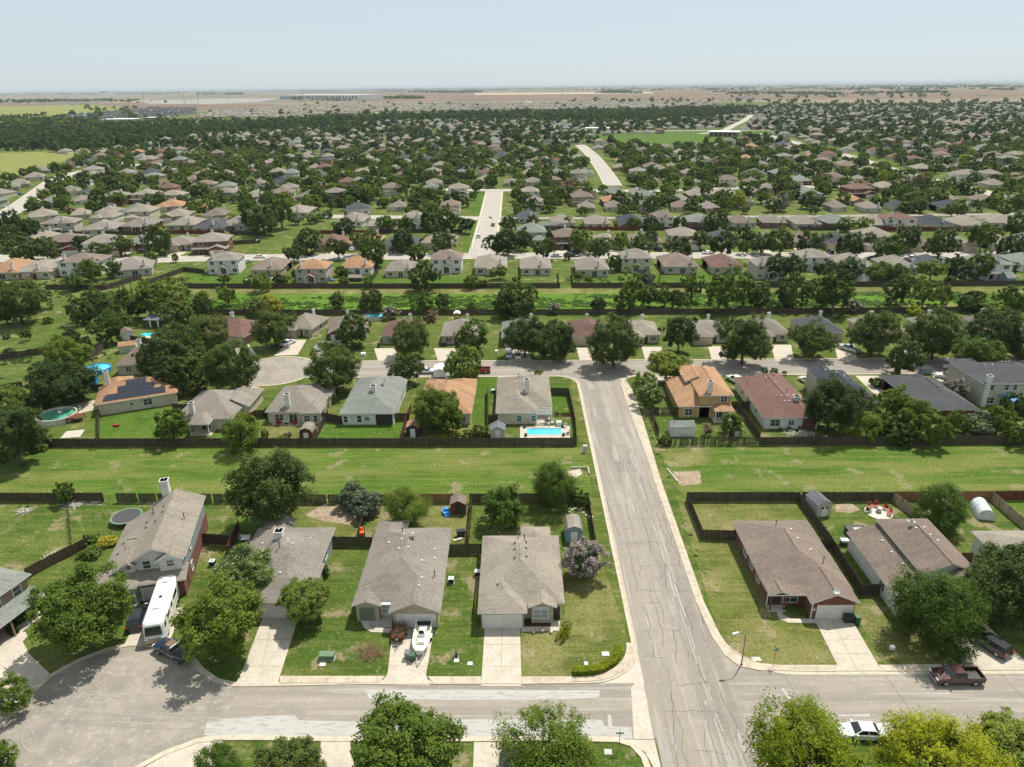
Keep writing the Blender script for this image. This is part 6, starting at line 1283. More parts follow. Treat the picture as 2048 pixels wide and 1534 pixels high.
CAR = {}
def make_car(kind, col):
    key = (kind, col)
    root = thing({'sedan': 'parked_car', 'suv': 'parked_suv', 'pickup': 'pickup_truck', 'van': 'parked_van'}[kind], 0, 0)
    paintm = M['car_' + col]
    if kind == 'sedan': L, W, b0, b1, t0, t1, zb, zr = 4.7, 1.8, -1.75, 1.15, -1.05, .35, .93, 1.42; prof = [(-2.3, .3), (2.25, .3), (2.35, .55), (2.2, .74), (1.1, .93), (-1.7, .97), (-2.3, .9), (-2.38, .55)]
    elif kind == 'suv': L, W, b0, b1, t0, t1, zb, zr = 4.8, 1.9, -2.3, 1.05, -2.05, .35, 1.08, 1.74; prof = [(-2.35, .35), (2.3, .35), (2.4, .65), (2.28, .9), (1.05, 1.08), (-2.3, 1.1), (-2.42, .6)]
    elif kind == 'van': L, W, b0, b1, t0, t1, zb, zr = 5.3, 1.98, -2.6, 1.7, -2.45, .9, 1.1, 1.95; prof = [(-2.6, .35), (2.5, .35), (2.6, .7), (2.4, .95), (1.7, 1.1), (-2.6, 1.12), (-2.68, .6)]
    else: L, W, b0, b1, t0, t1, zb, zr = 5.7, 1.98, -.65, 1.35, -.5, .75, 1.18, 1.82; prof = [(-2.8, .5), (2.7, .42), (2.82, .75), (2.7, 1.02), (1.35, 1.18), (-.7, 1.2), (-.72, .72), (-2.72, .72), (-2.8, .7)]
    mb = MB(); loft_body(mb, prof, W)
    if kind == 'pickup':
        for s_ in (-1, 1): mb.box(-2.8, s_ * W / 2 - (.12 if s_ > 0 else 0), .6, -.7, s_ * W / 2 + (.12 if s_ < 0 else 0), 1.2, 0)
        mb.box(-2.86, -W / 2 + .06, .62, -2.76, W / 2 - .06, 1.19, 0)
    body = mb.build('body', paintm, root)
    if kind == 'pickup': MB().box(-2.72, -W / 2 + .14, .735, -.74, W / 2 - .14, .76).build('bed_liner', M['black'], root)
    w1, w2 = W / 2 - .07, W / 2 - .26; g = MB()
    g.add([(b0, -w1, zb - .03), (b1, -w1, zb - .03), (b1, w1, zb - .03), (b0, w1, zb - .03), (t0, -w2, zr - .04), (t1, -w2, zr - .04), (t1, w2, zr - .04), (t0, w2, zr - .04)], [(0, 1, 5, 4), (1, 2, 6, 5), (2, 3, 7, 6), (3, 0, 4, 7)])
    g.build('window_glass', M['carglass'], root)
    rf = MB(); rf.add([(t0 - .06, -w2 - .03, zr - .05), (t1 + .06, -w2 - .03, zr - .05), (t1 + .06, w2 + .03, zr - .05), (t0 - .06, w2 + .03, zr - .05), (t0 + .06, -w2 + .12, zr + .02), (t1 - .1, -w2 + .12, zr + .02), (t1 - .1, w2 - .12, zr + .02), (t0 + .06, w2 - .12, zr + .02)], [(3, 2, 1, 0), (4, 5, 6, 7), (0, 1, 5, 4), (1, 2, 6, 5), (2, 3, 7, 6), (3, 0, 4, 7)])
    for s_ in (-1, 1):
        for xa, xb in ((b0 + .02, t0), (b1 - .02, t1), ((b0 + b1) / 2, (t0 + t1) / 2)): rf.beam((xa, s_ * (w1 + .005), zb - .02), (xb, s_ * (w2 + .01), zr - .03), .08, .05)
    rf.build('roof', paintm, root)
    wr_ = .34 if kind in ('sedan',) else .39
    for xw in (L * .305, -L * .30):
        for s_ in (-1, 1): MB().wheel(xw, s_ * (W / 2 - .10), wr_, wr_, .24).build('wheel', [M['rubber'], M['rim']], root)
    hz_ = zb - .25
    for s_ in (-1, 1):
        MB().box(L / 2 - .17, s_ * W * .37 - .2, hz_ - .1, L / 2 + .02, s_ * W * .37 + .2, hz_ + .06).build('headlight', M['lamp_clear'], root)
        MB().box(-L / 2 - .04, s_ * W * .42 - .12, hz_ - .1, -L / 2 + .12, s_ * W * .42 + .12, hz_ + .16).build('tail_light', M['lamp_red'], root)
        MB().box(b1 - .35, s_ * (W / 2 + .1) - .09, zb, b1 - .15, s_ * (W / 2 + .1) + .09, zb + .16).build('mirror', paintm, root)
    MB().box(L / 2 - .06, -W / 2 + .1, .34, L / 2 + .1, W / 2 - .1, .55).box(-L / 2 - .1, -W / 2 + .1, .36, -L / 2 + .05, W / 2 - .1, .55).build('bumper', M['metal'] if kind == 'pickup' else paintm, root)
    if kind == 'sedan': MB().box(-.1, 0, 0, 0, .01, .01)
    return root


def car(kind, col, x, y, ang, label, group=None):
    key = (kind, col)
    if key in CAR: o = copy_tree(CAR[key])
    else: o = CAR[key] = make_car(kind, col)
    o.location = (x, y, .05); o.rotation_euler = (0, 0, R(ang)); tag(o, label, {'sedan': 'car', 'suv': 'car', 'pickup': 'pickup truck', 'van': 'van'}[kind], group or 'parked vehicles'); FOOT.append((x, y, 2)); return o


def carp(kind, col, px_, py_, ang, label): a = at(px_, py_); return car(kind, col, a[0], a[1], ang, label)
o = carp('pickup', 'maroon', 1911, 1361, 180, 'maroon pickup truck parked at the kerb on the right')
# dark crew pickup with covered bed beside the motorhome
o = car('pickup', 'navy', -43.6, 69.4, 152, 'dark navy pickup with white side lettering and covered bed beside the motorhome')
MB().box(-2.7, -.86, 1.2, -.7, .86, 1.25).build('bed_cover', M['black'], o)
MB().box(.85, -.62, 1.845, -.45, .62, 1.86).build('faded_roof_patch', M['dirt'], o) if False else MB().box(-.35, -.5, 1.84, .55, .5, 1.855).build('faded_roof_patch', M['brush'], o)
lt = MB()
for i, wd in enumerate((.16, .14, .05, .14, .15)):
    lt.box(-.2 - i * .24, .995, .78, -.2 - i * .24 + wd, 1.0, .96)
lt.build('door_lettering', M['whitep'], o)
car('suv', 'black', -51.2, 75.6, 106, 'black suv with roof rails squeezed beside the white motorhome')
car('suv', 'black', 59.2, 70.0, 118, 'black suv on the shaded drive at the right edge')
car('pickup', 'black', 57.6, 74.0, 118, 'dark vehicle mostly hidden under the dense right-hand tree')
car('sedan', 'white', 37.4, 56.9, 176, 'white sedan parked between the two yellow-green trees')
car('suv', 'black', -1.0, 52.9, 90, 'dark vehicle nose at the bottom edge under the wide feathery tree')
car('sedan', 'white', -69.6, 70.2, 60, 'white car end at the left edge on the tan brick house drive')
carp('sedan', 'white', 852, 746, 0, 'white sedan on the back street in front of the orange-roofed house')
carp('pickup', 'red', 958, 745, 180, 'red pickup on the back street half under a roadside tree')
carp('suv', 'silver', 1018, 712, 90, 'silver blue suv on the drive left of the twin dense trees')
carp('sedan', 'white', 1036, 714, 90, 'white car tucked under the twin dense trees')
carp('sedan', 'white', 577, 689, 62, 'white sedan on the tan garage drive by the back cul-de-sac')
carp('pickup', 'white', 644, 697, 80, 'white utility truck on a drive beside the back cul-de-sac')
carp('suv', 'black', 665, 695, 80, 'black suv next to the white utility truck')
carp('pickup', 'silver', 1697, 702, 118, 'silver pickup on the drive of the charcoal-roofed house')
carp('suv', 'white', 1470, 764, 115, 'white suv beside the orange two-storey house')
carp('sedan', 'white', 1614, 766, 110, 'white car beside the grey beige two-storey house')
carp('suv', 'white', 1893, 757, 150, 'white suv beside the dark-roofed brick house')
carp('sedan', 'white', 1908, 740, 150, 'second white car at the back street kerb near the charcoal two-storey')
carp('suv', 'white', 2040, 750, 170, 'white car at the right edge of the back street')
for k_, c_, X, Y, a_, lb in (('sedan', 'white', 520, 516, 10, 'white car at the kerb beside the two-storey white house'), ('suv', 'black', 984, 477, 90, 'black car on the side street right lane'), ('suv', 'white', 957, 475, 90, 'white car on the side street left lane'), ('suv', 'orange', 986, 452, 90, 'orange van up the side street'),
                             ('sedan', 'white', 705, 501, 90, 'white car in front of the orange-roofed garage'), ('pickup', 'grey', 783, 505, 90, 'grey pickup on the drive of the charcoal roof'), ('suv', 'black', 1124, 499, 90, 'black suv facing the brick two-storey garage'), ('sedan', 'silver', 1113, 514, 0, 'silver car at the kerb by the brick two-storey'),
                             ('sedan', 'black', 1145, 514, 0, 'black car at the kerb right of the silver one'), ('sedan', 'black', 1156, 506, 0, 'dark car under the trees past the brick two-storey'), ('suv', 'black', 1315, 501, 120, 'black suv on a pale drive right of centre'), ('sedan', 'white', 1416, 508, 0, 'white car between two tree crowns on the far street'), ('suv', 'black', 287, 506, 20, 'black car on the far left street'),
                             ('suv', 'black', 1660, 507, 90, 'black car beside the cream two-storey chimney'), ('pickup', 'white', 1823, 519, 150, 'white pickup between the charcoal and tan roofs'), ('suv', 'black', 1744, 520, 120, 'black suv between two tan roofs'), ('sedan', 'silver', 493, 526, 60, 'silver car beside the white two-storey house'), ('sedan', 'white', 12, 415, 30, 'white car on the left avenue'),
                             ('sedan', 'blue', 1922, 382, 160, 'blue car on the winding avenue'), ('suv', 'blue', 40, 390, 30, 'dark blue car parked along the left avenue'), ('sedan', 'white', 1310, 374, 90, 'white car on a drive off the third street'), ('suv', 'black', 1328, 377, 0, 'black car near the third street drives'), ('sedan', 'white', 625, 424, 40, 'white car on the left side lane')): carp(k_, c_, X, Y, a_, lb)

# motorhome
rv = thing('motorhome', -46.7, 71.0, 0.03, R(13.5), 'long white motorhome with brown stripe parked on the drive of the salt-box house', 'motorhome')
b = MB(); sec = [(-1.25, .5), (1.25, .5), (1.27, 2.9), (1.15, 3.2), (0.9, 3.3), (-.9, 3.3), (-1.15, 3.2), (-1.27, 2.9)]
ys = [(0, .86, .3), (.25, .98, .05), (.7, 1.0, 0), (10.2, 1.0, 0), (10.4, .97, .02)]; V = []; Fc = []
for yv, k, dz in ys: V += [(x * k, yv + (0 if z < 1.6 else (.35 if yv < .5 else 0) * (z - 1.6) / 1.6), z - (dz if z > 2 else 0)) for x, z in sec]
n = len(sec)
for j in range(len(ys) - 1):
    for i in range(n): a_, b_ = j * n + i, j * n + (i + 1) % n; Fc.append((a_, b_, b_ + n, a_ + n))
Fc += [tuple(range(n - 1, -1, -1)), tuple(range(n * (len(ys) - 1), n * len(ys)))]
b.add(V, Fc); b.build('body', M['whitep'], rv)
MB().add([(-1.0, -.03, 1.65), (1.0, -.03, 1.65), (.92, .30, 2.75), (-.92, .30, 2.75)], [(0, 1, 2, 3)]).box(-1.02, -.0, 1.6, 1.02, .02, 1.66).build('windscreen', M['carglass'], rv)
MB().box(-1.1, -.06, .45, 1.1, .05, .95).box(-1.2, -.02, .95, 1.2, .03, 1.15).build('front_bumper', M['car_tan'], rv)
for s_ in (-1, 1):
    for ya, yb in ((.9, 1.7), (2.6, 4.0), (4.8, 5.6), (6.4, 8.4)): MB().box(s_ * 1.27 - .02, ya, 1.85, s_ * 1.27 + .02, yb, 2.55).build('side_window', M['carglass'], rv)
    MB().box(s_ * 1.268 - .015, .8, 1.1, s_ * 1.268 + .015, 10.2, 1.32).build('stripe', M['car_tan'], rv)
    for yw in (1.9, 7.6): w_ = MB(); w_.T = Matrix.Translation((s_ * 1.1, yw, .48)) @ Matrix.Rotation(R(90), 4, 'Z'); w_.wheel(0, 0, 0, .48, .28); w_.build('wheel', [M['rubber'], M['rim']], rv)
    MB().box(s_ * .95 - .2, -.05, 1.0, s_ * .95 + .2, .06, 1.2).build('headlight', M['lamp_clear'], rv)
MB().box(1.27, 2.2, 2.85, 1.42, 8.6, 3.0).build('rolled_awning', M['whitep'], rv)
for yv in (3.1, 8.6): MB().box(-.4, yv, 3.3, .4, yv + .9, 3.55).build('roof_air_conditioner', M['whitep'], rv)
MB().box(-.15, 5.4, 3.3, .25, 5.8, 3.4).build('roof_hatch', M['black'], rv); MB().box(-.5, 6.7, 3.3, -.2, 7.1, 3.36).build('roof_hatch', M['vent'], rv)
ML = thing('wooden_ramp', -49.6, 79.2, 0, R(13), 'tan wooden board propped beside the back of the motorhome', 'board'); MB().box(-.5, 0, .02, .5, 2.6, .12).build('board', M['car_tan'], ML)

# boat on trailer
bt = thing('boat', -12.45, 68.6, .0, R(0), 'cream centre-console fishing boat on its trailer on the second drive', 'boat')
def hull(sc, z0, z1, inn):
    out = []
    for z, k in ((z0, .72 * sc), (z1, 1.0 * sc)):
        for i in range(17):
            t_ = i / 16; y = t_ * 5.6; hw = 1.12 * min(1, (.60 + .55 * math.sin(min(1, t_ * 1.5) * math.pi / 2))) ; hw = 1.12 * (1 - (1 - min(1, t_ / .35)) ** 2.2 * .55)
            out.append((hw * k, y * (1 if not inn else .94) + (.15 if inn else 0), z))
    return out
Rg = hull(1, .55, 1.25, False); n = 17; mb = MB()
V = Rg + [(-p[0], p[1], p[2]) for p in Rg]; Fc = []
for i in range(n - 1): Fc += [(i, i + 1, n + i + 1, n + i), (2 * n + i + 1, 2 * n + i, 3 * n + i, 3 * n + i + 1), (i + 1, i, 2 * n + i, 2 * n + i + 1)]
Fc += [(0, n, 3 * n, 2 * n), (n - 1, 3 * n - 1, 4 * n - 1, 2 * n - 1)]
mb.add(V, Fc)
inn = [(p[0] * .84, max(.35, p[1] * .95 + .12), 1.25) for p in Rg[n:]]; flo = [(p[0] * .78, p[1], .85) for p in inn]
VV = Rg[n:] + inn + flo; VV = VV + [(-p[0], p[1], p[2]) for p in VV]; k3 = 3 * n; F2 = []
for i in range(n - 1):
    F2 += [(i, i + 1, n + i + 1, n + i), (n + i, n + i + 1, 2 * n + i + 1, 2 * n + i), (k3 + i + 1, k3 + i, k3 + n + i, k3 + n + i + 1), (k3 + n + i + 1, k3 + n + i, k3 + 2 * n + i, k3 + 2 * n + i + 1), (2 * n + i, 2 * n + i + 1, k3 + 2 * n + i + 1, k3 + 2 * n + i)]
F2 += [(0, n, k3 + n, k3), (n, 2 * n, k3 + 2 * n, k3 + n), (n - 1, k3 + n - 1, k3 + 2 * n - 1, 2 * n - 1), (2 * n - 1, k3 + 2 * n - 1, k3 + 3 * n - 1, 3 * n - 1)]
mb.add(VV, F2); mb.build('hull', mat('gelcoat', [(.70, .66, .55)], .35, .4), bt)
MB().box(-.4, 2.4, .86, .4, 3.4, 1.75).build('console', M['whitep'], bt); MB().add([(-.36, 2.36, 1.75), (.36, 2.36, 1.75), (.3, 2.55, 2.1), (-.3, 2.55, 2.1), (-.36, 2.42, 1.75), (.36, 2.42, 1.75), (.3, 2.6, 2.1), (-.3, 2.6, 2.1)], [(0, 1, 2, 3), (7, 6, 5, 4), (0, 4, 5, 1), (3, 2, 6, 7)]).build('windscreen', M['carglass'], bt)
MB().box(-.45, 1.5, .86, .45, 2.1, 1.3).build('seat', M['whitep'], bt); MB().box(-.5, 3.8, .86, .5, 4.3, 1.35).build('seat', M['whitep'], bt); MB().box(-.9, 4.9, .9, .9, 5.3, 1.2).build('bench', M['black'], bt)
om = MB(); om.box(-.22, 5.6, .9, .22, 6.1, 1.75); om.box(-.12, 5.75, .35, .12, 6.0, .9); om.build('outboard_motor', M['black'], bt)
tl = thing('boat_trailer', -12.45, 68.6, 0, 0, 'galvanised boat trailer under the cream fishing boat', 'trailer')
f_ = MB()
for s_ in (-1, 1): f_.beam((s_ * .7, .6, .5), (s_ * .7, 5.4, .5), .1, .12); f_.beam((s_ * .7, .6, .5), (0, -1.5, .45), .08, .1)
f_.beam((-.95, 3.2, .4), (.95, 3.2, .4), .1, .1); f_.tube((0, -.4, .45), (0, -.4, 1.1), .04); f_.build('frame', M['metal'], tl)
for s_ in (-1, 1): w_ = MB(); w_.T = Matrix.Translation((s_ * 1.12, 3.2, .33)) @ Matrix.Rotation(R(90), 4, 'Z'); w_.wheel(0, 0, 0, .33, .2); w_.build('wheel', [M['rubber'], M['rim']], tl); MB().box(s_ * 1.12 - .13, 2.8, .68, s_ * 1.12 + .13, 3.6, .72).build('mudguard', M['whitep'], tl)
MB().tube((0, -1.4, 0), (0, -1.4, .6), .04).build('jockey_wheel', M['metal'], tl)
# utility trailer with brush
ut = thing('utility_trailer', -15.6, 70.6, 0, R(2), 'rusty utility trailer heaped with cut branches beside the boat', 'trailer')
u_ = MB(); u_.box(-.8, .6, .5, .8, 3.8, .58)
for s_ in (-.8, .76): u_.box(s_, .6, .58, s_ + .04, 3.8, 1.05)
u_.box(-.8, 3.76, .58, .8, 3.8, 1.5); u_.box(-.8, .6, .58, .8, .64, .9); u_.build('bed', M['fence_red'], ut)
MB().beam((-.6, .6, .5), (0, -.7, .45), .08, .08).beam((.6, .6, .5), (0, -.7, .45), .08, .08).tube((0, -.6, 0), (0, -.6, .6), .04).build('drawbar', M['black'], ut)
for s_ in (-1, 1): w_ = MB(); w_.T = Matrix.Translation((s_ * .98, 2.1, .33)) @ Matrix.Rotation(R(90), 4, 'Z'); w_.wheel(0, 0, 0, .33, .2); w_.build('wheel', [M['rubber'], M['rim']], ut)
w_ = MB(); w_.T = Matrix.Translation((0, .35, .95)) @ Matrix.Rotation(R(0), 4, 'Z'); w_.wheel(0, 0, 0, .33, .2); w_.build('spare_wheel', [M['rubber'], M['rim']], ut)
def sticks(name, x, y, z, n, L, sx, sy, sz, label, cat, seed=1, rad=.022, mm='brush'):
    r = random.Random(seed); mb = MB()
    for _ in range(n):
        a = r.uniform(0, 6.28) if sx > .5 else r.gauss(1.2, .5); p = Vector((r.gauss(0, sx), r.gauss(0, sy), r.uniform(.03, sz))); d = Vector((math.cos(a), math.sin(a), r.uniform(-.15, .3))) * L * r.uniform(.4, 1); q = p + d; q.z = max(q.z, .03); m2 = p.lerp(q, .5) + Vector((r.uniform(-.1, .1), r.uniform(-.1, .1), .05))
        mb.tube(p, m2, rad, rad * .8, 4); mb.tube(m2, q, rad * .8, rad * .4, 4)
    root = thing(name, x, y, z, 0, label, cat); mb.build('branches', M[mm], root); return root
sticks('brush_load', -15.6, 72.6, .6, 90, 1.6, .4, .7, .7, 'cut branches loaded in the rusty utility trailer', 'branches', 3, .025, 'brush')
a_ = at(742, 1308); sticks('brush_pile', a_[0], a_[1], 0, 130, 2.2, .7, .6, .35, 'heap of brown cut branches on the front lawn', 'branches', 5)
a_ = at(48, 1024); sticks('brush_pile', a_[0], a_[1], 0, 60, 1.3, .6, .4, .3, 'pale heap of boards and sticks in the far left yard', 'debris', 6, .05, 'stonew')
a_ = at(152, 1008); sticks('brush_pile', a_[0], a_[1], 0, 60, 2.2, .7, .7, .3, 'pale timber heap below the small round tree by the fence', 'debris', 7, .05, 'stonew')
a_ = at(200, 1004); sticks('brush_pile', a_[0], a_[1], 0, 16, 1.6, .8, .3, .12, 'flat pale boards beside the fence gap', 'debris', 8, .06, 'stonew')
a_ = at(97, 1118); sticks('brush_pile', a_[0], a_[1], 0, 30, 1.5, .5, .5, .3, 'pale branches leaning at the old curved fence', 'debris', 9, .05, 'stonew')
a_ = at(1600, 870); sticks('brush_pile', a_[0], a_[1], 0, 90, 1.8, 1.6, .7, .35, 'pale heap of hoops and stones in the white-walled yard', 'debris', 10, .06, 'stonew')

# ---------------------------------------------------------------- sheds
def shed(label, x, y, rz, w_, d_, h, roofk, wallk, style='gable', axis='y', doorm='trim', wz=2.0):
    rt = thing('garden_shed', x, y, 0, R(rz), label, 'shed', 'garden sheds'); wl, rf = MB(), MB(); x0, x1, y0, y1 = -w_ / 2, w_ / 2, -d_ / 2, d_ / 2; o_ = .12
    pr = [(x0 - o_, h), (0, h + (w_ / 2 + o_) * .55), (x1 + o_, h)] if style == 'gable' else [(x0 - o_ * .5, h - .1), (x0 + w_ * .12, h + .65), (0, h + 1.0), (x1 - w_ * .12, h + .65), (x1 + o_ * .5, h - .1)]
    if axis == 'x': wl.T = rf.T = Matrix.Rotation(math.pi / 2, 4, 'Z')
    L = d_
    wl.box(x0, y0, 0, x1, y1, h - .02); n = len(pr)
    for yy in (y0, y1): wl.add([(p[0] * .95, yy, p[1] - .05) for p in pr], [tuple(range(n))])
    for i in range(n - 1):
        a, b_ = pr[i], pr[i + 1]; rf.add([(a[0], y0 - o_, a[1]), (b_[0], y0 - o_, b_[1]), (b_[0], y1 + o_, b_[1]), (a[0], y1 + o_, a[1]), (a[0], y0 - o_, a[1] - .07), (b_[0], y0 - o_, b_[1] - .07), (b_[0], y1 + o_, b_[1] - .07), (a[0], y1 + o_, a[1] - .07)], [(0, 1, 2, 3), (7, 6, 5, 4), (0, 4, 5, 1), (2, 6, 7, 3), (1, 5, 6, 2), (3, 7, 4, 0)])
    wl.build('wall', M[wallk], rt); rf.build('roof', M[roofk], rt)
    d = MB(); d.T = wl.T; d.box(-.5, y0 - .04, .05, .5, y0 + .01, min(1.9, h - .1)); d.build('door', M[doorm], rt); return rt
s1 = shed('small dark garden shed with one door standing open and a blue tarp beside it', -10.0, 102.2, 0, 2.5, 2.4, 1.9, 'roof_b', 'fence_red', doorm='dark')  # dark door panel is painted shade, standing for the open doorway
MB().box(.5, -1.75, .1, 1.35, -1.7, 1.8).build('open_door', M['fence'], s1)
shed('blue-grey gambrel shed behind the pink-flowering tree', 8.7, 94.6, 0, 2.6, 3.4, 2.0, 'roof_w', 'shedblue', 'gambrel')
s5 = shed('beige garden shed with grey gable roof behind the brick house', 49.9, 101.2, 12, 2.6, 3.4, 2.3, 'greyroof', 'shedgrey'); MB().box(-.6, -1.76, 1.5, -.15, -1.71, 1.9).box(.15, -1.76, 1.5, .6, -1.71, 1.9).build('window', M['glass'], s5)
shed('brown shed tucked behind the bald cypress', 70.5, 99.5, 0, 2.6, 3.0, 2.0, 'roof_b', 'bluegrey'); shed('grey gable shed left of the swimming pool', -4.0, 129.6, 0, 2.9, 2.9, 2.0, 'greyroof', 'shedgrey')
shed('white shed with pale metal roof in the gold house yard', 33.4, 130.2, 0, 3.0, 4.8, 2.1, 'roof_g', 'white', 'gable', 'x', doorm='whitep'); shed('red barn shed with pale curved roof near the swale fence', -42.9, 130.0, 0, 2.6, 3.0, 1.7, 'roof_w', 'fence_red', 'gambrel')
shed('small wooden playhouse shed beside the side fence', 44.5, 129.6, 0, 1.7, 2.0, 1.3, 'roof_w', 'fence_new'); a_ = at(828, 868); shed('rusty-roofed shelter left of the round backyard tree', a_[0], a_[1], 0, 2.6, 3.0, 2.2, 'roof_o', 'dark')
a_ = at(182, 768); shed('grey-roofed playhouse with blue sides by the round blue pool', a_[0], a_[1], 20, 3.0, 3.2, 2.2, 'greyroof', 'poolblue'); a_ = at(258, 702); shed('little orange-roofed shed behind the grey roof house', a_[0], a_[1], 20, 3.0, 4.2, 2.0, 'roof_o', 'shedgrey', 'gable', 'x')
a_ = at(256, 676); shed('tan-roofed white shed beside the dense left trees', a_[0], a_[1], 35, 3.0, 3.8, 2.1, 'roof_b', 'white'); a_ = at(1723, 563); shed('grey shed on the far ditch bank right of centre', a_[0], a_[1], 0, 3.6, 3.4, 2.0, 'roof_g', 'shedgrey'); a_ = at(2012, 564); shed('pale blue shed on the far ditch bank at right', a_[0], a_[1], 0, 5.2, 3.0, 2.1, 'roof_g', 'shedblue', 'gable', 'x')
a_ = at(712, 561); shed('curved grey shed below the orange-roofed far house', a_[0], a_[1], 0, 3.0, 5.0, 1.4, 'roof_w', 'fence', 'gable', 'x'); a_ = at(1097, 458); shed('long white shed in the middle distance', a_[0], a_[1], 0, 4, 9, 2.4, 'roof_g', 'white', 'gable', 'x')
# gazebo
gz = thing('garden_pavilion', -108, 204.0, 0, R(-4), 'grey flat-roofed garden pavilion with white curtains left of the brown roof', 'pavilion')
MB().add([(-3.4, -2.2, 2.6), (3.4, -2.2, 2.6), (3.4, 2.2, 3.3), (-3.4, 2.2, 3.3), (-3.4, -2.2, 2.5), (3.4, -2.2, 2.5), (3.4, 2.2, 3.2), (-3.4, 2.2, 3.2)], [(0, 1, 2, 3), (7, 6, 5, 4), (0, 4, 5, 1), (1, 5, 6, 2), (2, 6, 7, 3), (3, 7, 4, 0)]).build('roof', M['greyroof'], gz)
for a in (-3.2, 3.2):
    for b_ in (-2, 2): MB().box(a - .1, b_ - .1, 0, a + .1, b_ + .1, 2.6 if b_ < 0 else 3.2).build('post', M['fence'], gz)
for a in (-1.5, .9): MB().add([(a, -2, .2), (a + .3, -2.1, .2), (a + .5, -2, 2.4), (a - .1, -2, 2.4)], [(0, 1, 2, 3)]).build('curtain', M['whitep'], gz)

# ---------------------------------------------------------------- pools
def pool_round(name, label, x, y, rx, ry, h, wallm, wat, dr=.25):
    rt = thing(name, x, y, 0, 0, label, 'swimming pool'); n = 28; V = []; 
    for k, (f1, z) in enumerate(((1, 0), (1, h), (.94, h), (.94, h - dr))): V += [(rx * f1 * math.cos(6.2832 * i / n), ry * f1 * math.sin(6.2832 * i / n), z) for i in range(n)]
    MB().add(V, [(k * n + i, k * n + (i + 1) % n, (k + 1) * n + (i + 1) % n, (k + 1) * n + i) for k in range(3) for i in range(n)]).build('wall', M[wallm], rt)
    MB().add([(rx * .94 * math.cos(6.2832 * i / n), ry * .94 * math.sin(6.2832 * i / n), h - dr) for i in range(n)], [tuple(range(n))]).build('water', M[wat], rt); return rt
p_ = pool_round('round_pool', 'round above-ground pool with green water and a ladder, below the solar house', -100.2, 139.4, 4.0, 3.9, 1.25, 'stonew', 'gwater', .5)
MB().box(-.3, 1.0, .75, .3, 1.2, 1.3).box(-.35, 1.6, .75, -.28, 1.7, 1.9).box(.28, 1.6, .75, .35, 1.7, 1.9).box(-.35, .8, 1.0, .35, 1.7, 1.06).build('ladder', M['whitep'], p_)
pool_round('round_pool', 'bright blue inflatable pool behind the grey-roofed playhouse', -106.6, 167.5, 3.3, 3.0, 1.1, 'blue', 'water', .2); pool_round('round_pool', 'round turquoise pool behind the brown-roofed house by the ditch', -44.3, 209.8, 3.4, 2.8, 1.2, 'stonew', 'water', .15)
dk = thing('pool_deck', -95.6, 138.5, 0, R(15), 'raised brown deck with red chair beside the green-water pool', 'deck'); MB().box(-1.6, -1.2, 1.0, 1.6, 1.2, 1.1).build('boards', M['fence_red'], dk); [MB().box(a - .07, b_ - .07, 0, a + .07, b_ + .07, 1.0).build('leg', M['fence'], dk) for a in (-1.5, 1.5) for b_ in (-1.1, 1.1)]
pl = thing('swimming_pool', 5.5, 131.3, 0, 0, 'long rectangular blue in-ground pool with four corner planters', 'swimming pool')
MB().box(-3.6, -1.35, .066, 3.6, 1.45, .075).build('water', M['water'], pl); c_ = MB(); c_.box(-3.8, -1.55, .06, 3.8, -1.35, .13); c_.box(-3.8, 1.45, .06, 3.8, 1.65, .13); c_.box(-3.8, -1.35, .06, -3.6, 1.45, .13); c_.box(3.6, -1.35, .06, 3.8, 1.45, .13); c_.build('coping', M['stonew'], pl)
MB().box(-3.6, 1.1, .078, 3.6, 1.44, .085).build('ledge', M['poolblue'], pl)
pi = thing('swimming_pool', -107.0, 196.6, 0, R(10), 'small blue pool with pale surround below the garden pavilion', 'swimming pool'); MB().poly(blob(0, 0, 3.0, 1.6), .07).build('water', M['water'], pi)
def pot(x, y, label, s_=.35, mm='black', top='leaf_bush', cat='planter'):
    rt = thing('planter', x, y, .06, 0, label, cat, 'pool planters'); MB().cyl(0, 0, 0, s_ * 1.3, s_ * .75, 10, 0, s_).build('pot', M[mm], rt)
    V, t_ = crown_np(5, 14, 7, .14, b=.7, zc=.0); V = V * s_ * 1.1; V[:, 2] += s_ * 1.5; link('foliage', np_mesh('foliage', V, np.arange(len(V)).reshape(-1, 4), [M[top]], None, t_), rt); return rt
pot(1.5, 133.2, 'black pot at the far left pool corner'); pot(9.4, 133.2, 'black pot at the far right pool corner'); pot(1.7, 129.4, 'black pot at the near left pool corner'); pot(9.4, 129.4, 'black pot at the near right pool corner')
pot(3.05, 73.2, 'white bird-bath planter in the middle of the dark flower bed', .3, 'stonew', 'leaf_light'); pot(1.9, 72.9, 'left low white planter in the dark flower bed', .2, 'stonew', 'bloomw'); pot(4.2, 72.9, 'right low white planter in the dark flower bed', .2, 'stonew', 'bloomw')
def chair(x, y, rz, label, mm='red', grp='garden chairs'):
    rt = thing('garden_chair', x, y, .05, R(rz), label, 'chair', grp); MB().box(-.3, -.3, .35, .3, .3, .42).build('seat', M[mm], rt); MB().box(-.3, .25, .42, .3, .32, 1.0).build('backrest', M[mm], rt)
    for a in (-.26, .26):
        for b_ in (-.26, .26): MB().box(a - .03, b_ - .03, 0, a + .03, b_ + .03, .35).build('leg', M[mm], rt)
    return rt
c0 = at(1757, 1025)
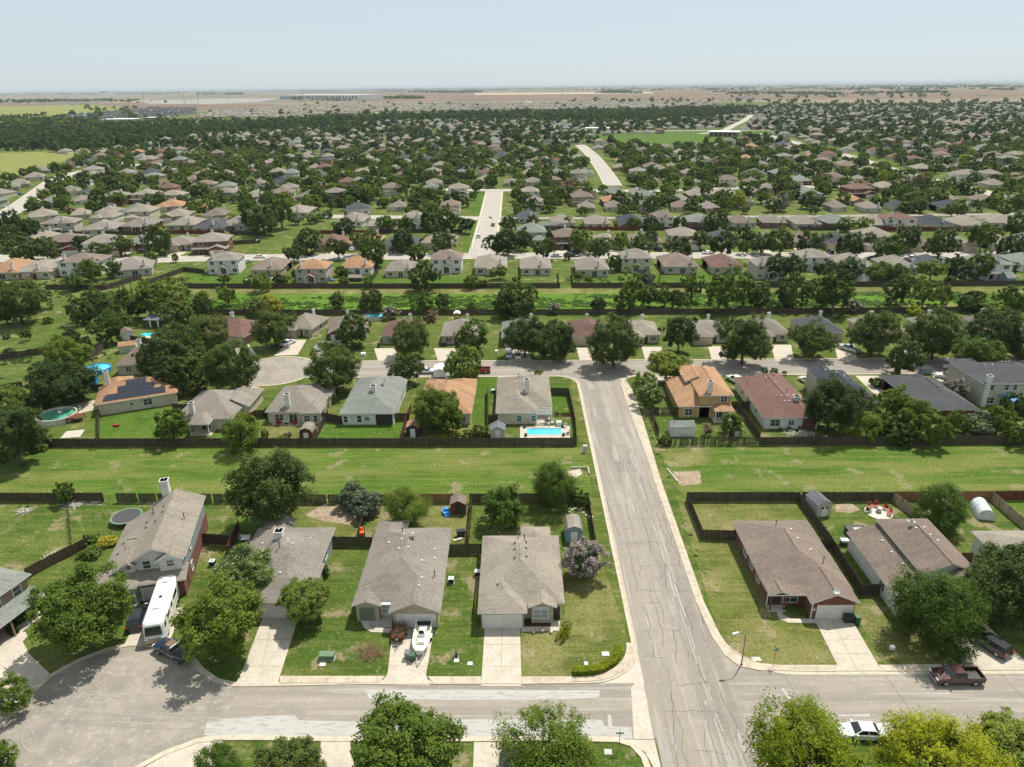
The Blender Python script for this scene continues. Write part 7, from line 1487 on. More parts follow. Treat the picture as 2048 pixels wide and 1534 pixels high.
for i, (a, l_) in enumerate(((150, 'red chair at the left end of the fire pit circle'), (115, 'red chair behind left of the fire pit'), (80, 'red chair straight behind the fire pit'), (30, 'red chair behind right of the fire pit'), (-10, 'red chair at the right of the fire pit'), (-40, 'red chair nearest the camera at the fire pit'), (180, 'dark low chair left of the fire pit'))):
    chair(c0[0] + 1.6 * math.cos(R(a)), c0[1] + 1.6 * math.sin(R(a)), a - 90, l_, 'red' if i < 6 else 'black')
fp = thing('fire_pit', c0[0], c0[1], .05, 0, 'dark round fire pit in the middle of the pale circle', 'fire pit'); MB().cyl(0, 0, 0, .4, .45, 14).build('ring', M['lampmetal'], fp); MB().cyl(0, 0, .4, .44, .35, 12).build('ash', M['black'], fp)
for X, Y, l_ in ((1182, 826, 'blue'), ): pass
tb = thing('patio_table', 4.0 + 2.3, 135.0, .05, 0, 'dark patio table with blue parasol beside the pool', 'table'); MB().cyl(0, 0, .7, .75, .6, 12).build('top', M['black'], tb); MB().tube((0, 0, 0), (0, 0, .7), .05).build('stand', M['black'], tb)
ub = thing('parasol', 6.3, 136.2, .05, 0, 'closed pale blue parasol over the pool patio', 'parasol'); MB().tube((0, 0, 0), (0, 0, 2.2), .03).build('pole', M['metal'], ub); MB().cyl(0, 0, 1.6, 2.3, .35, 8, 0, .03).build('canopy', M['shedblue'], ub)
chair(5.2, 135.2, 90, 'white chair left of the pool patio table', 'whitep'); chair(7.4, 135.0, -90, 'white chair right of the pool patio table', 'whitep'); chair(10.3, 130.0, -90, 'dark lounge chair right of the pool', 'black'); chair(9.9, 133.2, -60, 'pink and white folding chair behind the pool corner', 'whitep'); chair(-96.9, 141, 10, 'red chair on the raised pool deck', 'red'); chair(-97.8, 143.6, 0, 'grey chair behind the raised pool deck', 'shedgrey')
ht = thing('hot_tub', 8.7, 134.4, .0, 0, 'white boxy hot tub cover beside the pool patio', 'hot tub'); MB().box(-.5, -.6, 0, .5, .6, .8).build('body', M['whitep'], ht); MB().box(-.55, -.65, .8, .55, .65, .88).build('cover', M['shedgrey'], ht)
# trampoline
tp = thing('trampoline', -64.8, 99.6, 0, 0, 'round trampoline with black mat beside the salt-box house', 'trampoline'); n = 28
MB().add([(2.15 * math.cos(6.2832 * i / n), 2.15 * math.sin(6.2832 * i / n), .95) for i in range(n)], [tuple(range(n))]).build('mat', M['ventd'], tp)
V = []; 
for f1, z in ((2.15, .9), (2.15, 1.0), (2.5, 1.0), (2.5, .9)): V += [(f1 * math.cos(6.2832 * i / n), f1 * math.sin(6.2832 * i / n), z) for i in range(n)]
MB().add(V, [(k * n + i, ((k + 1) % 4) * n + i, ((k + 1) % 4) * n + (i + 1) % n, k * n + (i + 1) % n) for k in range(4) for i in range(n)]).build('padded_rim', M['utilgreen'], tp)
for i in range(6): a = i * 1.047; MB().tube((2.35 * math.cos(a), 2.35 * math.sin(a), 0), (2.35 * math.cos(a), 2.35 * math.sin(a), .92), .035).build('leg', M['metal'], tp)
# plastic greenhouse tunnel
gh = thing('greenhouse_tunnel', 76.6, 100.2, 0, R(-14), 'white plastic greenhouse tunnel in the far right yard', 'greenhouse'); n = 12; V = [];
for yy in (-2.0, -1, 0, 1, 2.0): V += [(1.3 * math.cos(math.pi * i / n), yy, 1.9 * math.sin(math.pi * i / n) ** .8) for i in range(n + 1)]
m_ = n + 1; MB().add(V, [(j * m_ + i + 1, j * m_ + i, (j + 1) * m_ + i, (j + 1) * m_ + i + 1) for j in range(4) for i in range(n)] + [tuple(range(m_)), tuple(range(5 * m_ - 1, 4 * m_ - 1, -1))]).build('cover', mat('plastic_film', [(.62, .66, .67), ((.45, .5, .5), 1.5, .5, .7)], .35, .5), gh)
for yy in (-2.02, 0, 2.02):
    mb = MB(); [mb.tube((1.32 * math.cos(math.pi * i / n), yy, 1.92 * max(0, math.sin(math.pi * i / n)) ** .8), (1.32 * math.cos(math.pi * (i + 1) / n), yy, 1.92 * max(0, math.sin(math.pi * (i + 1) / n)) ** .8), .025, n=5) for i in range(n)]; mb.build('hoop', M['metal'], gh)
# air conditioners
def ac(x, y, label):
    rt = thing('air_conditioner', x, y, 0, 0, label, 'air conditioner', 'air conditioners'); MB().box(-.42, -.42, 0, .42, .42, .1).build('pad', M['concrete'], rt); MB().box(-.36, -.36, .1, .36, .36, .82).build('body', M['black'], rt); MB().box(-.38, -.38, .82, .38, .38, .9).build('top', M['whitep'], rt); MB().cyl(0, 0, .9, .93, .25, 12).build('fan_grille', M['metal'], rt)
ac(-9.7, 83.2, 'air conditioner on the east side of the boat house'); ac(-6.0, 84.8, 'air conditioner on the west side of the corner house'); ac(-45.9, 87.6, 'air conditioner against the red brick wall of the salt-box house'); a_ = at(505, 822); ac(a_[0], a_[1], 'air conditioner beside the pyramid-roofed house'); a_ = at(986, 786); ac(a_[0], a_[1], 'air conditioner left of the pool house')
# utility boxes and pedestals
def ubox(px_, py_, s_, label, mm='utilgreen', name='utility_box', cat='utility box'):
    x, y = at(px_, py_); rt = thing(name, x, y, 0, 0, label, cat, 'utility boxes'); w_, d_, h_ = s_; MB().box(-w_ / 2 - .08, -d_ / 2 - .08, 0, w_ / 2 + .08, d_ / 2 + .08, .08).build('pad', M['concrete'], rt); MB().box(-w_ / 2, -d_ / 2, .08, w_ / 2, d_ / 2, h_).add([(-w_ / 2 - .02, -d_ / 2 - .02, h_), (w_ / 2 + .02, -d_ / 2 - .02, h_), (w_ / 2 + .02, d_ / 2, h_ + .1), (-w_ / 2 - .02, d_ / 2, h_ + .1)], [(0, 1, 2, 3)]).build('cabinet', M[mm], rt)
ubox(647, 1318, (.9, .8, .85), 'left green utility cabinet on the brush pile lawn'); ubox(662, 1317, (.9, .8, .75), 'right green utility cabinet on the brush pile lawn'); ubox(645, 1330, (.6, .35, .1), 'flat white meter lid in front of the green cabinets', 'whitep'); ubox(1170, 905, (.8, .5, 1.5), 'tall pale utility cabinet beside the long road by the swale', 'shedgrey')
ubox(913, 1314, (.35, .35, .7), 'small black-and-white pedestal on the narrow lawn strip', 'black'); ubox(913, 1322, (.5, .35, .1), 'white meter lid below the small pedestal', 'whitep'); ubox(940, 1328, (.5, .35, .1), 'white meter lid near the corner house drive', 'whitep'); ubox(1211, 1309, (.8, .5, .12), 'white meter lid inside the curved hedge corner', 'whitep'); ubox(1172, 1328, (.35, .35, .12), 'small white lid left of the curved hedge', 'whitep')
ubox(1216, 1505, (.7, .5, .12), 'pale lid below the street name sign', 'stonew'); ubox(1512, 1319, (1.0, .5, .08), 'flat concrete slab beside the street lamp', 'stonew'); ubox(727, 711, (1.2, .8, .7), 'white utility boxes on the shaded lawn by the back street', 'whitep'); ubox(993, 706, (.7, .6, .7), 'white pedestal left of the silver blue suv', 'whitep'); ubox(1784, 1298, (.5, .4, .35), 'white pedestal by the tree shadow at right', 'whitep'); ubox(181, 1140, (.8, .5, .15), 'white slab on the lawn above the big kerb tree', 'whitep')
# bins
def bin_(x, y, label, mm):
    rt = thing('wheelie_bin', x, y, .03, R((x * 40) % 20 - 10), label, 'bin', 'wheelie bins'); MB().add([(-.26, -.3, 0), (.26, -.3, 0), (.26, .3, 0), (-.26, .3, 0), (-.33, -.36, 1.0), (.33, -.36, 1.0), (.33, .38, 1.0), (-.33, .38, 1.0)], [(0, 1, 5, 4), (1, 2, 6, 5), (2, 3, 7, 6), (3, 0, 4, 7), (3, 2, 1, 0)]).build('body', M[mm], rt); MB().box(-.35, -.4, 1.0, .35, .42, 1.07).build('lid', M[mm], rt)
    for s_ in (-.3, .3): w_ = MB(); w_.T = Matrix.Translation((s_, .35, .13)) @ Matrix.Rotation(R(90), 4, 'Z'); w_.wheel(0, 0, 0, .13, .06); w_.build('wheel', [M['rubber'], M['rim']], rt)
bin_(-13.95, 68.6, 'dark grey bin left of the boat bow', 'car_grey'); bin_(-13.3, 68.2, 'green-lidded bin right beside the boat bow', 'bingreen'); bin_(43.3, 74.7, 'black bin left in front of the brick house garage', 'black'); bin_(44.0, 74.7, 'dark bin right in front of the brick house garage', 'black'); bin_(44.7, 74.6, 'green bin at the brick house garage corner', 'bingreen')
for X, Y, l_ in ((1151, 691, 'dark bin in front of the brown-roofed garage'), (1158, 691, 'second dark bin in front of the brown-roofed garage'), (884, 692, 'black bin at the tan garage of the back street'), (891, 692, 'second black bin at the tan garage of the back street'), (757, 694, 'dark bin beside the reddish roof garage')): a_ = at(X, Y); bin_(a_[0], a_[1], l_, 'black')
dm = thing('dumpster', *at(1849, 747), 0, R(0), 'dark box trailer at the kerb of the back street, right part', 'dumpster'); MB().add([(-1.3, -.8, .2), (1.3, -.8, .2), (1.3, .8, .2), (-1.3, .8, .2), (-1.5, -.9, 1.5), (1.5, -.9, 1.5), (1.5, .9, 1.5), (-1.5, .9, 1.5)], [(0, 1, 5, 4), (1, 2, 6, 5), (2, 3, 7, 6), (3, 0, 4, 7), (3, 2, 1, 0)]).build('body', M['shedblue'], dm); MB().box(-1.5, -.9, 1.5, 1.5, .9, 1.56).build('lid', M['black'], dm)
ct = thing('canopy_tent', *at(881, 752), 0, 0, 'white peaked trailer cover parked on the back street', 'trailer'); MB().add([(-1.6, -2, 2.2), (1.6, -2, 2.2), (1.6, 2, 2.2), (-1.6, 2, 2.2), (0, -2, 2.7), (0, 2, 2.7)], [(0, 4, 5, 3), (1, 2, 5, 4), (0, 1, 4), (2, 3, 5)]).build('cover', M['whitep'], ct); MB().box(-1.5, -1.9, .5, 1.5, 1.9, 2.2).build('box', M['whitep'], ct); [MB().wheel(s_, 1.4, .35, .35, .2).build('wheel', [M['rubber'], M['rim']], ct) for s_ in (-.9, .9)]
# misc yard things
def small(name, px_, py_, label, cat, parts, rz=0):
    x, y = at(px_, py_); rt = thing(name, x, y, 0, R(rz), label, cat)
    for nm, bx, mm in parts: mb = MB(); [mb.box(*b_) for b_ in bx]; mb.build(nm, M[mm], rt)
    return rt
small('garden_bench', 491, 1082, 'white slatted swing seat in the small fenced nook', 'bench', [('seat', [(-.7, -.3, .4, .7, .3, .46)], 'whitep'), ('backrest', [(-.7, .26, .46, .7, .32, .95)], 'whitep'), ('frame', [(-.8, -.3, 0, -.74, -.24, 1.3), (.74, -.3, 0, .8, -.24, 1.3), (-.8, .24, 0, -.74, .3, 1.3), (.74, .24, 0, .8, .3, 1.3)], 'whitep')])
small('riding_mower', 724, 1068, 'orange ride-on mower beside the narrow side fence', 'mower', [('body', [(-.35, -.8, .25, .35, .5, .7), (-.25, .1, .7, .25, .6, 1.0)], 'orange'), ('deck', [(-.5, -.4, .1, .5, .4, .28)], 'black'), ('wheel', [(-.5, .5, 0, -.32, 1.0, .5), (.32, .5, 0, .5, 1.0, .5), (-.45, -.9, 0, -.3, -.6, .32), (.3, -.9, 0, .45, -.6, .32)], 'rubber')], 15)
small('grill', 922, 1072, 'black barbecue grill by the thin grey side fence', 'grill', [('lid', [(-.7, -.4, .7, .7, .4, 1.1)], 'black'), ('cabinet', [(-.6, -.35, .0, .6, .35, .7)], 'ventd')], 10)
small('rock_pile', 915, 1081, 'pale stones heaped beside the black grill', 'rocks', [('stone', [(-.7, -.2, 0, -.1, .2, .25), (.0, -.3, 0, .5, .1, .35), (.5, 0, 0, .9, .4, .2)], 'stonew')], 20)
small('tarpaulin', 893, 1026, 'crumpled blue tarp left of the open garden shed', 'tarp', [('sheet', [(-.7, -.8, 0, .5, .6, .5), (-.5, -1.3, 0, .2, -.7, .25), (-.3, -.2, .5, .4, .5, .9)], 'blue')], 20)
small('garden_cart', 1687, 1090, 'grey covered grill beside the split-level house wall', 'grill', [('lid', [(-.6, -.4, .7, .6, .4, 1.05)], 'metal'), ('cabinet', [(-.5, -.35, 0, .5, .35, .7)], 'black')])
small('hot_tub', 1712, 1070, 'dark square covered spa behind the split-level house', 'hot tub', [('body', [(-1.4, -1.2, 0, 1.4, 1.2, .9)], 'fence'), ('cover', [(-1.5, -1.3, .9, 1.5, 1.3, 1.05)], 'ventd'), ('panel', [(-.5, -.6, 1.05, 1.0, .5, 1.1)], 'shedgrey')])
small('log_pile', 1753, 1001, 'round heap of flowers by the back fence near the fire pit', 'flower heap', [('heap', [(-.7, -.4, 0, .7, .4, .5), (-.4, -.3, .5, .4, .3, .8)], 'brush')], 10)
small('play_slide', 664, 562, 'blue plastic slide by the far ditch fence', 'slide', [('chute', [(-1.5, -.4, .2, 1.5, .4, .5), (-1.5, -.4, .5, -.8, .4, 1.2)], 'poolblue')], -30)
small('play_tower', 915, 645, 'wooden play tower with white gable top behind the back street', 'playset', [('frame', [(-.9, -.9, 0, -.75, -.75, 3), (.75, -.9, 0, .9, -.75, 3), (-.9, .75, 0, -.75, .9, 3), (.75, .75, 0, .9, .9, 3), (-.9, -.9, 1.4, .9, .9, 1.55)], 'fence_new'), ('roof', [(-1.0, -1.0, 3, 1.0, 1.0, 3.12), (-.6, -1, 3.12, .6, 1, 3.5)], 'whitep'), ('beam', [(.9, 0, 2.6, 4.5, .12, 2.75), (4.4, 0, 0, 4.5, .12, 2.7)], 'fence_red')])
small('garden_furniture', 578, 848, 'cluttered pale patio furniture behind the bay window house', 'furniture', [('table', [(-1.2, -.5, .6, 0.2, .5, .7), (-1.1, -.4, 0, -1, .4, .6), (0, -.4, 0, .1, .4, .6)], 'stonew'), ('box', [(.8, -.5, 0, 1.6, .4, .6), (-2.6, -.5, 0, -1.8, .3, .8)], 'red'), ('tub', [(2.3, -.6, 0, 3.5, .5, .5)], 'metal')])
small('garden_furniture', 233, 1183 - 330, 'small dark and red yard furniture near the solar house', 'furniture', [('bench', [(-.6, -.3, 0, .6, .3, .5)], 'red')])
small('retaining_wall', 1163, 945, 'low concrete drain headwall in the swale beside the road', 'headwall', [('wall', [(-1.9, 1.4, 0, 1.2, 1.6, .35), (1.2, -1.0, 0, 1.4, 1.6, .45)], 'walk')])
small('planter_edging', 1160, 1020, 'curved pale stone bed edging in the corner yard', 'edging', [('stone', [(-2.0 + i * .45, -.9 + 1.2 * math.sin(i * .62) - i * .05, 0, -1.6 + i * .45, -.6 + 1.2 * math.sin(i * .62) - i * .05, .2) for i in range(9)], 'stonew')])
small('headwall', 1345, 952, 'pale kerb edge of the bare earth drain patch right of the road', 'kerb', [('wall', [(-.1, -2.2, 0, .1, 2.4, .25)], 'stonew')], 12)
for X, Y, l_ in ((1003, 846, 'dark potted shrub against the pool house wall'), (1560, 862, 'left green potted shrub behind the white-walled house'), (1578, 860, 'middle green potted shrub behind the white-walled house'), (1600, 858, 'right green potted shrub behind the white-walled house')): a_ = at(X, Y); pot(a_[0], a_[1], l_, .4, 'ventd', 'leaf_hedge')

# hedges
def hedge(label, pts, wd, h, mm='leaf_hedge', seed=1, grp='clipped hedges'):
    r = np.random.RandomState(seed); x0, y0 = pts[0]; rt = thing('hedge', x0, y0, 0, 0, label, 'hedge', grp); P_ = np.array(pts) - [x0, y0]; L = np.r_[0, np.cumsum(np.linalg.norm(np.diff(P_, axis=0), axis=1))]; n = int(L[-1] * 340)
    s_ = r.uniform(0, L[-1], n); cx = np.interp(s_, L, P_[:, 0]); cy = np.interp(s_, L, P_[:, 1]); dx = np.interp(s_ + .2, L, P_[:, 0]) - np.interp(s_ - .2, L, P_[:, 0]); dy = np.interp(s_ + .2, L, P_[:, 1]) - np.interp(s_ - .2, L, P_[:, 1]); dl = np.hypot(dx, dy) + 1e-6; nx, ny = -dy / dl, dx / dl
    k = r.uniform(-1, 1, n); t_ = r.uniform(0, 1, n); side = r.uniform(0, 1, n) < .5; off = np.where(side, np.sign(k) * wd / 2 * r.uniform(.85, 1.05, n), k * wd / 2); z = np.where(side, t_ * h, h * r.uniform(.9, 1.05, n))
    off = np.where(z > h * .85, off * .92, off); c = np.stack([cx + nx * off, cy + ny * off, z], 1); q = r.normal(size=(n, 3)) * .45 + [0, 0, 1.0]; a = np.cross(q, r.normal(size=(n, 3))); a /= np.linalg.norm(a, axis=1)[:, None]; b_ = np.cross(q, a); b_ /= np.linalg.norm(b_, axis=1)[:, None]; s2 = .09
    V = np.stack([c - a * s2, c + b_ * s2, c + a * s2, c - b_ * s2], 1).reshape(-1, 3); V[:, 2] = np.maximum(V[:, 2], .02); link('foliage', np_mesh('foliage', V, np.arange(len(V)).reshape(-1, 4), [M[mm]], None, r.uniform(0, 1, n)), rt)
    MB().ribbon([tuple(p) for p in P_], wd * .8, 0.0, 0, h * .88).build('branches', M[mm if mm != 'leaf_hedge' else 'leaf_hedge'], rt)
ar = arc(8.0, 70.6, 4.6, -88, -8, 8)
hedge('bright yellow-green curved hedge around the street corner', [(6.6, 66.0)] + [(x, y) for x, y in ar], 1.0, .8)
hedge('yellow-green clipped hedge row along the corner house west wall', [(-5.4, 75.4), (-5.5, 78.4)], .9, 1.6, seed=2)
hedge('dark clipped hedge blob beside the tan brick house porch', P((30, 1250), (70, 1225)), 1.5, 1.1, 'leaf_bush', 3); hedge('small dark clipped hedge in front of the tan brick house', P((18, 1272), (36, 1262)), 1.3, 1.0, 'leaf_bush', 4); hedge('dark shrub in front of the red brick far garage', P((404, 499), (430, 497)), 2.0, 1.2, 'leaf_bush', 5)
for i, (x, y) in enumerate(((5.4, 71.6), (6.0, 72.5), (6.3, 73.6))):
    rt = thing('shrub', x, y, 0, i, ['front', 'middle', 'rear'][i] + ' ball of the three clipped bright shrubs by the corner house door', 'shrub', 'clipped ball shrubs'); rt.scale = (.72, .72, .75); link('crown', crown_mesh('h', 1, 0), rt)
    TREES.append([x, y, .7, 'h', 1, 'x', 20])
hd = at(1253, 1300)
# lamps, signs, poles
def lamp(x, y, rz, label, h=6.0):
    rt = thing('street_lamp', x, y, 0, R(rz), label, 'street lamp', 'street lamps'); MB().tube((0, 0, 0), (0, 0, h), .09, .055, 10).box(-.15, -.15, 0, .15, .15, .12).build('pole', M['lampmetal'], rt); MB().tube((0, 0, h), (-.5, 0, h + .35), .04, n=6).tube((-.5, 0, h + .35), (-1.2, 0, h + .3), .035, n=6).build('arm', M['metal'], rt)
    MB().add([(-1.05, -.14, h + .22), (-1.05, .14, h + .22), (-1.75, .17, h + .2), (-1.85, 0, h + .2), (-1.75, -.17, h + .2), (-1.05, -.1, h + .38), (-1.05, .1, h + .38), (-1.7, .1, h + .34), (-1.75, 0, h + .33), (-1.7, -.1, h + .34)], [(0, 1, 2, 3, 4), (9, 8, 7, 6, 5), (0, 5, 6, 1), (1, 6, 7, 2), (2, 7, 8, 3), (3, 8, 9, 4), (4, 9, 5, 0)]).build('lamp_head', M['whitep'], rt)
lamp(27.3, 67.2, 12, 'street lamp with curved arm at the near right kerb corner', 5.0)
for X, Y, rz, l_ in ((1110, 724, 90, 'street lamp in front of the twin dense back street trees'), (164, 505, 60, 'street lamp on the far left street'), (524, 513, 60, 'street lamp beside the white car on the far street'), (943, 505, 90, 'street lamp at the side street mouth')): a_ = at(X, Y); lamp(a_[0], a_[1], rz, l_, 7)
for X, Y, l_ in ((203, 601, 'bare wooden utility pole in the left ditch brush, leftmost'), (268, 601, 'bare wooden utility pole in the left ditch brush, rightmost'), (255, 650, 'taller dark utility pole among the dense left trees')):
    a_ = at(X, Y); rt = thing('utility_pole', a_[0], a_[1], 0, 0, l_, 'utility pole', 'utility poles'); MB().tube((0, 0, 0), (0, 0, 7.5 if Y < 640 else 12), .16, .11, 8).build('pole', M['post'], rt); MB().box(-.9, -.05, 6.6, .9, .05, 6.75).build('crossarm', M['post'], rt)
def signpost(px_, py_, rz, label, h=2.6):
    x, y = at(px_, py_); rt = thing('street_name_sign', x, y, 0, R(rz), label, 'sign', 'street name signs'); MB().tube((0, 0, 0), (0, 0, h), .035, n=6).build('post', M['lampmetal'], rt)
    b1 = MB().box(-.42, -.012, h - .22, .42, .012, h - .02).build('name_blade', M['teal'], rt); b2 = MB().box(-.012, -.42, h, .012, .42, h + .2).build('name_blade', M['teal'], rt)
    for s_ in (-1, 1): mb = MB(); [mb.box(-.34 + i * .1, s_ * .016 - .002, h - .165, -.34 + i * .1 + (.06 if i % 3 else .04), s_ * .016 + .002, h - .075) for i in range(7)]; mb.build('lettering', M['whitep'], b1)
signpost(1238, 1500, 0, 'green street name sign at the bottom corner below the road mouth'); signpost(1547, 1331, 8, 'green street name sign on the lawn right of the street lamp', 2.6); signpost(1122, 752, 0, 'street name sign at the back street corner lawn', 2.8)
st = thing('stop_sign', *at(1256, 760), 0, R(-15), 'red octagonal stop sign at the top of the long road', 'sign'); MB().tube((0, 0, 0), (0, 0, 2.7), .035, n=6).build('post', M['metal'], st)
oc = [(.40 * math.cos(R(22.5 + 45 * i)), .40 * math.sin(R(22.5 + 45 * i))) for i in range(8)]
mb = MB(); mb.add([(a, -.06, 2.35 + b_) for a, b_ in oc] + [(a, -.04, 2.35 + b_) for a, b_ in oc], [tuple(range(7, -1, -1)), tuple(range(8, 16))] + [(i, (i + 1) % 8, 8 + (i + 1) % 8, 8 + i) for i in range(8)]); fc = mb.build('sign_face', M['red'], st)
txc = bpy.data.curves.new('stop_text', 'FONT'); txc.body = 'STOP'; txc.size = .28; txc.align_x = 'CENTER'; txc.align_y = 'CENTER'; txc.extrude = .003
tx = bpy.data.objects.new('lettering', txc); COL.objects.link(tx); bpy.context.view_layer.update(); tm = bpy.data.meshes.new_from_object(tx); bpy.data.objects.remove(tx); tm.materials.clear(); tm.materials.append(M['whitep']); tm.transform(Matrix.Translation((0, -.066, 2.35)) @ Matrix.Rotation(R(90), 4, 'X')); link('lettering', tm, fc)
signpost(1168, 960, 0, 'thin marker post beside the swale drain', 2.2)

# ---------------------------------------------------------------- far structures
wx, wy = -1180, 4950
def farbox(name, label, cat, pa, pb, dpt, hgt, wallm, roofm, bays=0, z=0):
    a, b_ = at(*pa), at(*pb); L = math.hypot(b_[0] - a[0], b_[1] - a[1]); rz = math.atan2(b_[1] - a[1], b_[0] - a[0]); rt = thing(name, a[0], a[1], 0, rz, label, cat); MB().box(0, 0, 0, L, dpt, hgt).build('wall', M[wallm], rt); MB().box(-2, -2, hgt, L + 2, dpt + 2, hgt + hgt * .06).build('roof', M[roofm], rt)
    for i in range(bays): MB().box(L * (i + .25) / bays, -.6, hgt * .15, L * (i + .75) / bays, .2, hgt * .78).build('window_bay', M['glass'], rt)
    return rt
farbox('warehouse', 'long white warehouse with a row of dark bays near the horizon', 'warehouse', (560, 199), (716, 199.5), 200, 24, 'trim', 'trim', 26); farbox('warehouse', 'low white front block before the long warehouse', 'warehouse', (600, 200.5), (706, 201), 60, 10, 'white', 'roof_g', 10)
for i, (x0, x1, y, hh, l_) in enumerate(((830, 846, 178, 30, 'tallest block on the horizon centre left'), (660, 720, 178.5, 12, 'white sheds on the horizon above the warehouse'), (745, 812, 179, 16, 'long grey factory on the horizon'), (862, 905, 177, 12, 'white plant roofs right of the horizon factory'), (930, 960, 176, 12, 'small pale blocks on the horizon'), (200, 207, 187, 40, 'dark tower block on the left horizon'), (420, 430, 183, 40, 'mast building on the left horizon'),
                                      (110, 180, 207, 10, 'blue-grey sheds in the left fields'), (180, 195, 204, 7, 'white truck stop in the left fields'), (1440, 1450, 184, 12, 'white farm shed on the right horizon'), (1836, 1848, 191, 8, 'white farm buildings in the right brown field'), (1955, 1975, 193.5, 8, 'white farm buildings at the far right'), (1470, 1490, 198, 9, 'pale barn with orange roof above the right wood'), (600, 612, 201, 8, 'small white hut near the warehouse'))):
    farbox('distant_building', l_, 'building', (x0, y), (x1, y), 60, hh, 'trim' if i not in (5, 2) else 'shedblue', 'roof_g', 0)
farbox('church_hall', 'brick hall with white roof at the end of the park lawn', 'hall', (1418, 273), (1473, 274), 22, 6, 'tanbrick', 'trim', 6); farbox('sports_hall', 'white-roofed hall at the edge of the left wood', 'hall', (203, 247), (262, 246.5), 45, 8, 'shedgrey', 'trim'); farbox('sports_hall', 'smaller white-roofed hall right of the big one by the wood', 'hall', (289, 242), (320, 242), 35, 7, 'tanbrick', 'trim'); farbox('long_building', 'long pale flat building left of the park lawn', 'building', (1170, 263.5), (1216, 263.5), 20, 5, 'bluegrey', 'trim')
for i, (X, Y, hh) in enumerate(((972, 196, 52), (1124, 192, 60), (137, 206, 45), (288, 205, 42), (370, 208, 55), (383, 208, 45), (397, 207, 50), (458, 203, 42), (606, 205, 60), (802, 199, 45))):
    x, y = at(X, Y); rt = thing('power_pylon', x, y, 0, .4 * i, f"{['thin tall', 'sturdy grey', 'small', 'slim', 'tallest', 'middle', 'right', 'lone', 'dark', 'short'][i]} power pylon {['over the central brown field', 'right of the central brown field', 'in the far left fields', 'beside the country road', 'of the substation trio', 'of the substation trio', 'of the substation trio', 'right of the substation', 'in front of the warehouse', 'right of the warehouse'][i]}", 'pylon', 'power pylons')
    mb = MB(); s_ = hh * .05
    for a in (-1, 1):
        for b_ in (-1, 1): mb.tube((a * s_, b_ * s_, 0), (a * s_ * .15, b_ * s_ * .15, hh), hh * .008, n=4)
    for k in range(5): z = hh * k / 5; w_ = s_ * (1 - .85 * k / 5); w2 = s_ * (1 - .85 * (k + 1) / 5); mb.tube((-w_, -w_, z), (w2, -w2, z + hh / 5), hh * .005, n=4); mb.tube((w_, -w_, z), (-w2, -w2, z + hh / 5), hh * .005, n=4)
    mb.build('lattice', M['metal'], rt); [MB().beam((-hh * .13, 0, hh * z), (hh * .13, 0, hh * z), hh * .012, hh * .012).build('crossarm', M['metal'], rt) for z in (.72, .84, .95)]
# ================================================================ LABELS FOR REPEATS
def ordn(n):
    w_ = ['', 'first', 'second', 'third', 'fourth', 'fifth', 'sixth', 'seventh', 'eighth', 'ninth', 'tenth', 'eleventh', 'twelfth']
    return w_[n] if n < len(w_) else f"{n}{'th' if 10 <= n % 100 <= 20 else {1: 'st', 2: 'nd', 3: 'rd'}.get(n % 10, 'th')}"
def zone(y):
    for lim, nm in ((214, 'across the back street'), (258, 'in the drainage ditch strip'), (292, 'backing onto the far ditch bank'), (345, 'facing the first far street'), (400, 'in the second row past the ditch'), (455, 'in the third band past the ditch'), (530, 'in the fourth band past the ditch'), (620, 'in the fifth band past the ditch'), (740, 'in the sixth band past the ditch'), (900, 'in the seventh band past the ditch'), (1150, 'in the eighth band past the ditch'), (1e9, 'in the farthest band before the wood')):
        if y < lim: return nm
B = {}
for o, x, y, st_, rc_, fr in HG: B.setdefault((zone(y), st_, rc_), []).append((pix(x, y, 3)[0], o))
for (zn, st_, rc_), L in B.items():
    L.sort(key=lambda q: q[0]); d = f"{'two-storey' if st_ == 2 else 'one-storey'} {RN[rc_]} roofed house"
    for i, (p, o) in enumerate(L):
        o['label'] = f"{d} {zn}" + ('' if len(L) == 1 else (', leftmost such' if i == 0 else (', rightmost such' if i == len(L) - 1 else f", {ordn(i + 1)} such from left"))); o['category'] = 'house'; o['group'] = 'suburban houses beyond the back street'
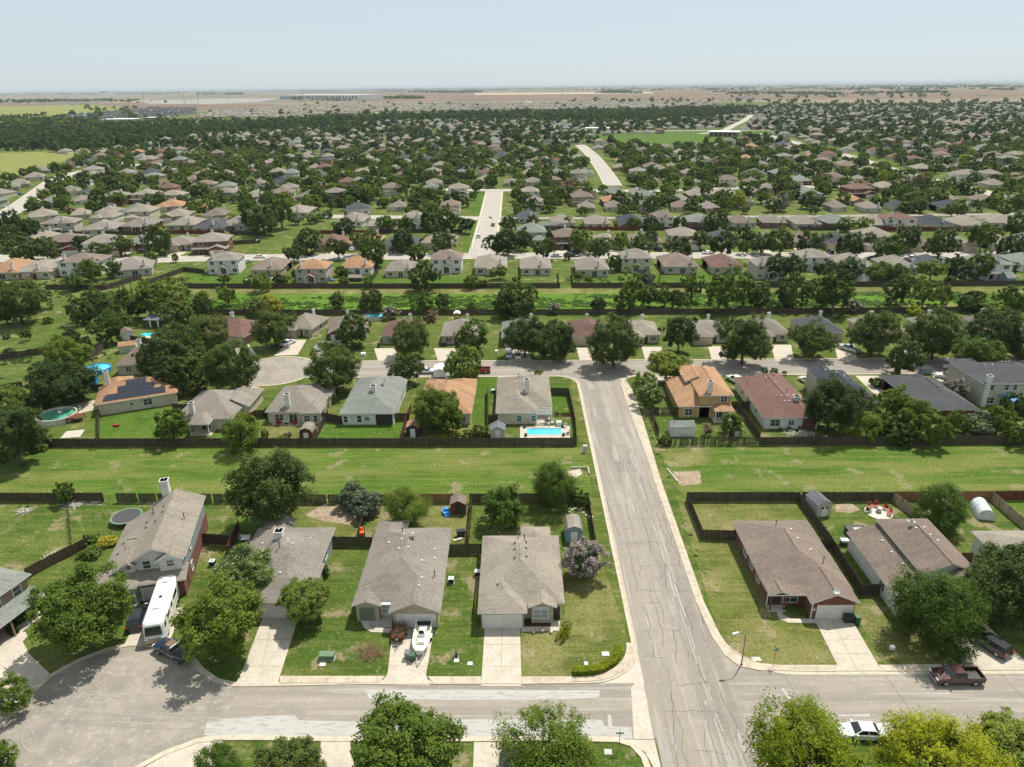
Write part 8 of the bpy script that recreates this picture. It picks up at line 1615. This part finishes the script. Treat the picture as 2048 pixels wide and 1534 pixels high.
NEARN = [('the salt-box house', -52, 88), ('the white-chimney house', -34, 85), ('the boat house', -16, 84), ('the corner house', 0, 82), ('the brick house', 39, 85), ('the split-level house', 56, 84), ('the solar house', -85, 147), ('the pyramid-roofed house', -65, 141), ('the bay window house', -47, 143), ('the grey-green roofed house', -31, 145), ('the orange-roofed house', -15, 144), ('the pool house', 1, 145),
         ('the gold two-storey house', 40, 146), ('the white-walled brown roof house', 56, 142), ('the dark-roofed beige house', 71, 145), ('the grey hip-roofed house', 90, 143), ('the big charcoal-roofed house', 109, 149), ('the round blue pool', -106, 167), ('the garden pavilion', -108, 204), ('the back cul-de-sac', -61, 168), ('the tan brick house', -72, 76)]
B = {}
for t_ in IND:
    x, y, r, kind, hs, lab, wpx, o = t_
    if lab: o['group'] = 'yard trees'; continue
    dsc = KIND[kind][2] + (' shrub' if o.name.startswith('shrub') else ' tree')
    if y < 200:
        nm, hx, hy = min(NEARN, key=lambda h: (h[1] - x) ** 2 + (h[2] - y) ** 2); dx, dy = x - hx, y - hy
        rel = ('right of' if dx > 0 else 'left of') if abs(dx) > abs(dy) else ('beyond' if dy > 0 else 'nearer the camera than'); zn = f"{rel} {nm}"
    else: zn = zone(y)
    B.setdefault((dsc, zn), []).append((pix(x, y, 3)[0], t_, o))
for (dsc, zn), L in B.items():
    L.sort(key=lambda q: q[0])
    for i, (p, t_, o) in enumerate(L):
        o['label'] = f"{dsc} {zn}" + ('' if len(L) == 1 else (', leftmost such' if i == 0 else (', rightmost such' if i == len(L) - 1 else f", {ordn(i + 1)} such from left"))); o['group'] = 'yard trees'
# ================================================================ HAZE
HAZE = 4e-5
if HAZE:
    hz = MB().box(-32000, -2500, -1, 32000, 41000, 72).build('haze', None) if False else link('haze', MB().box(-31000, -2100, -1, 31000, 41000, 72).mesh('haze', []))
    hm = bpy.data.materials.new('haze'); hm.use_nodes = True; t = hm.node_tree; t.nodes.clear()
    pv = t.nodes.new('ShaderNodeVolumePrincipled'); pv.inputs['Color'].default_value = (.74, .85, .95, 1); pv.inputs['Density'].default_value = HAZE; pv.inputs['Anisotropy'].default_value = 0.0
    out = t.nodes.new('ShaderNodeOutputMaterial'); t.links.new(pv.outputs[0], out.inputs['Volume']); hz.data.materials.append(hm); hz['kind'] = 'stuff'; hz['label'] = 'thin pale summer haze over the plain'
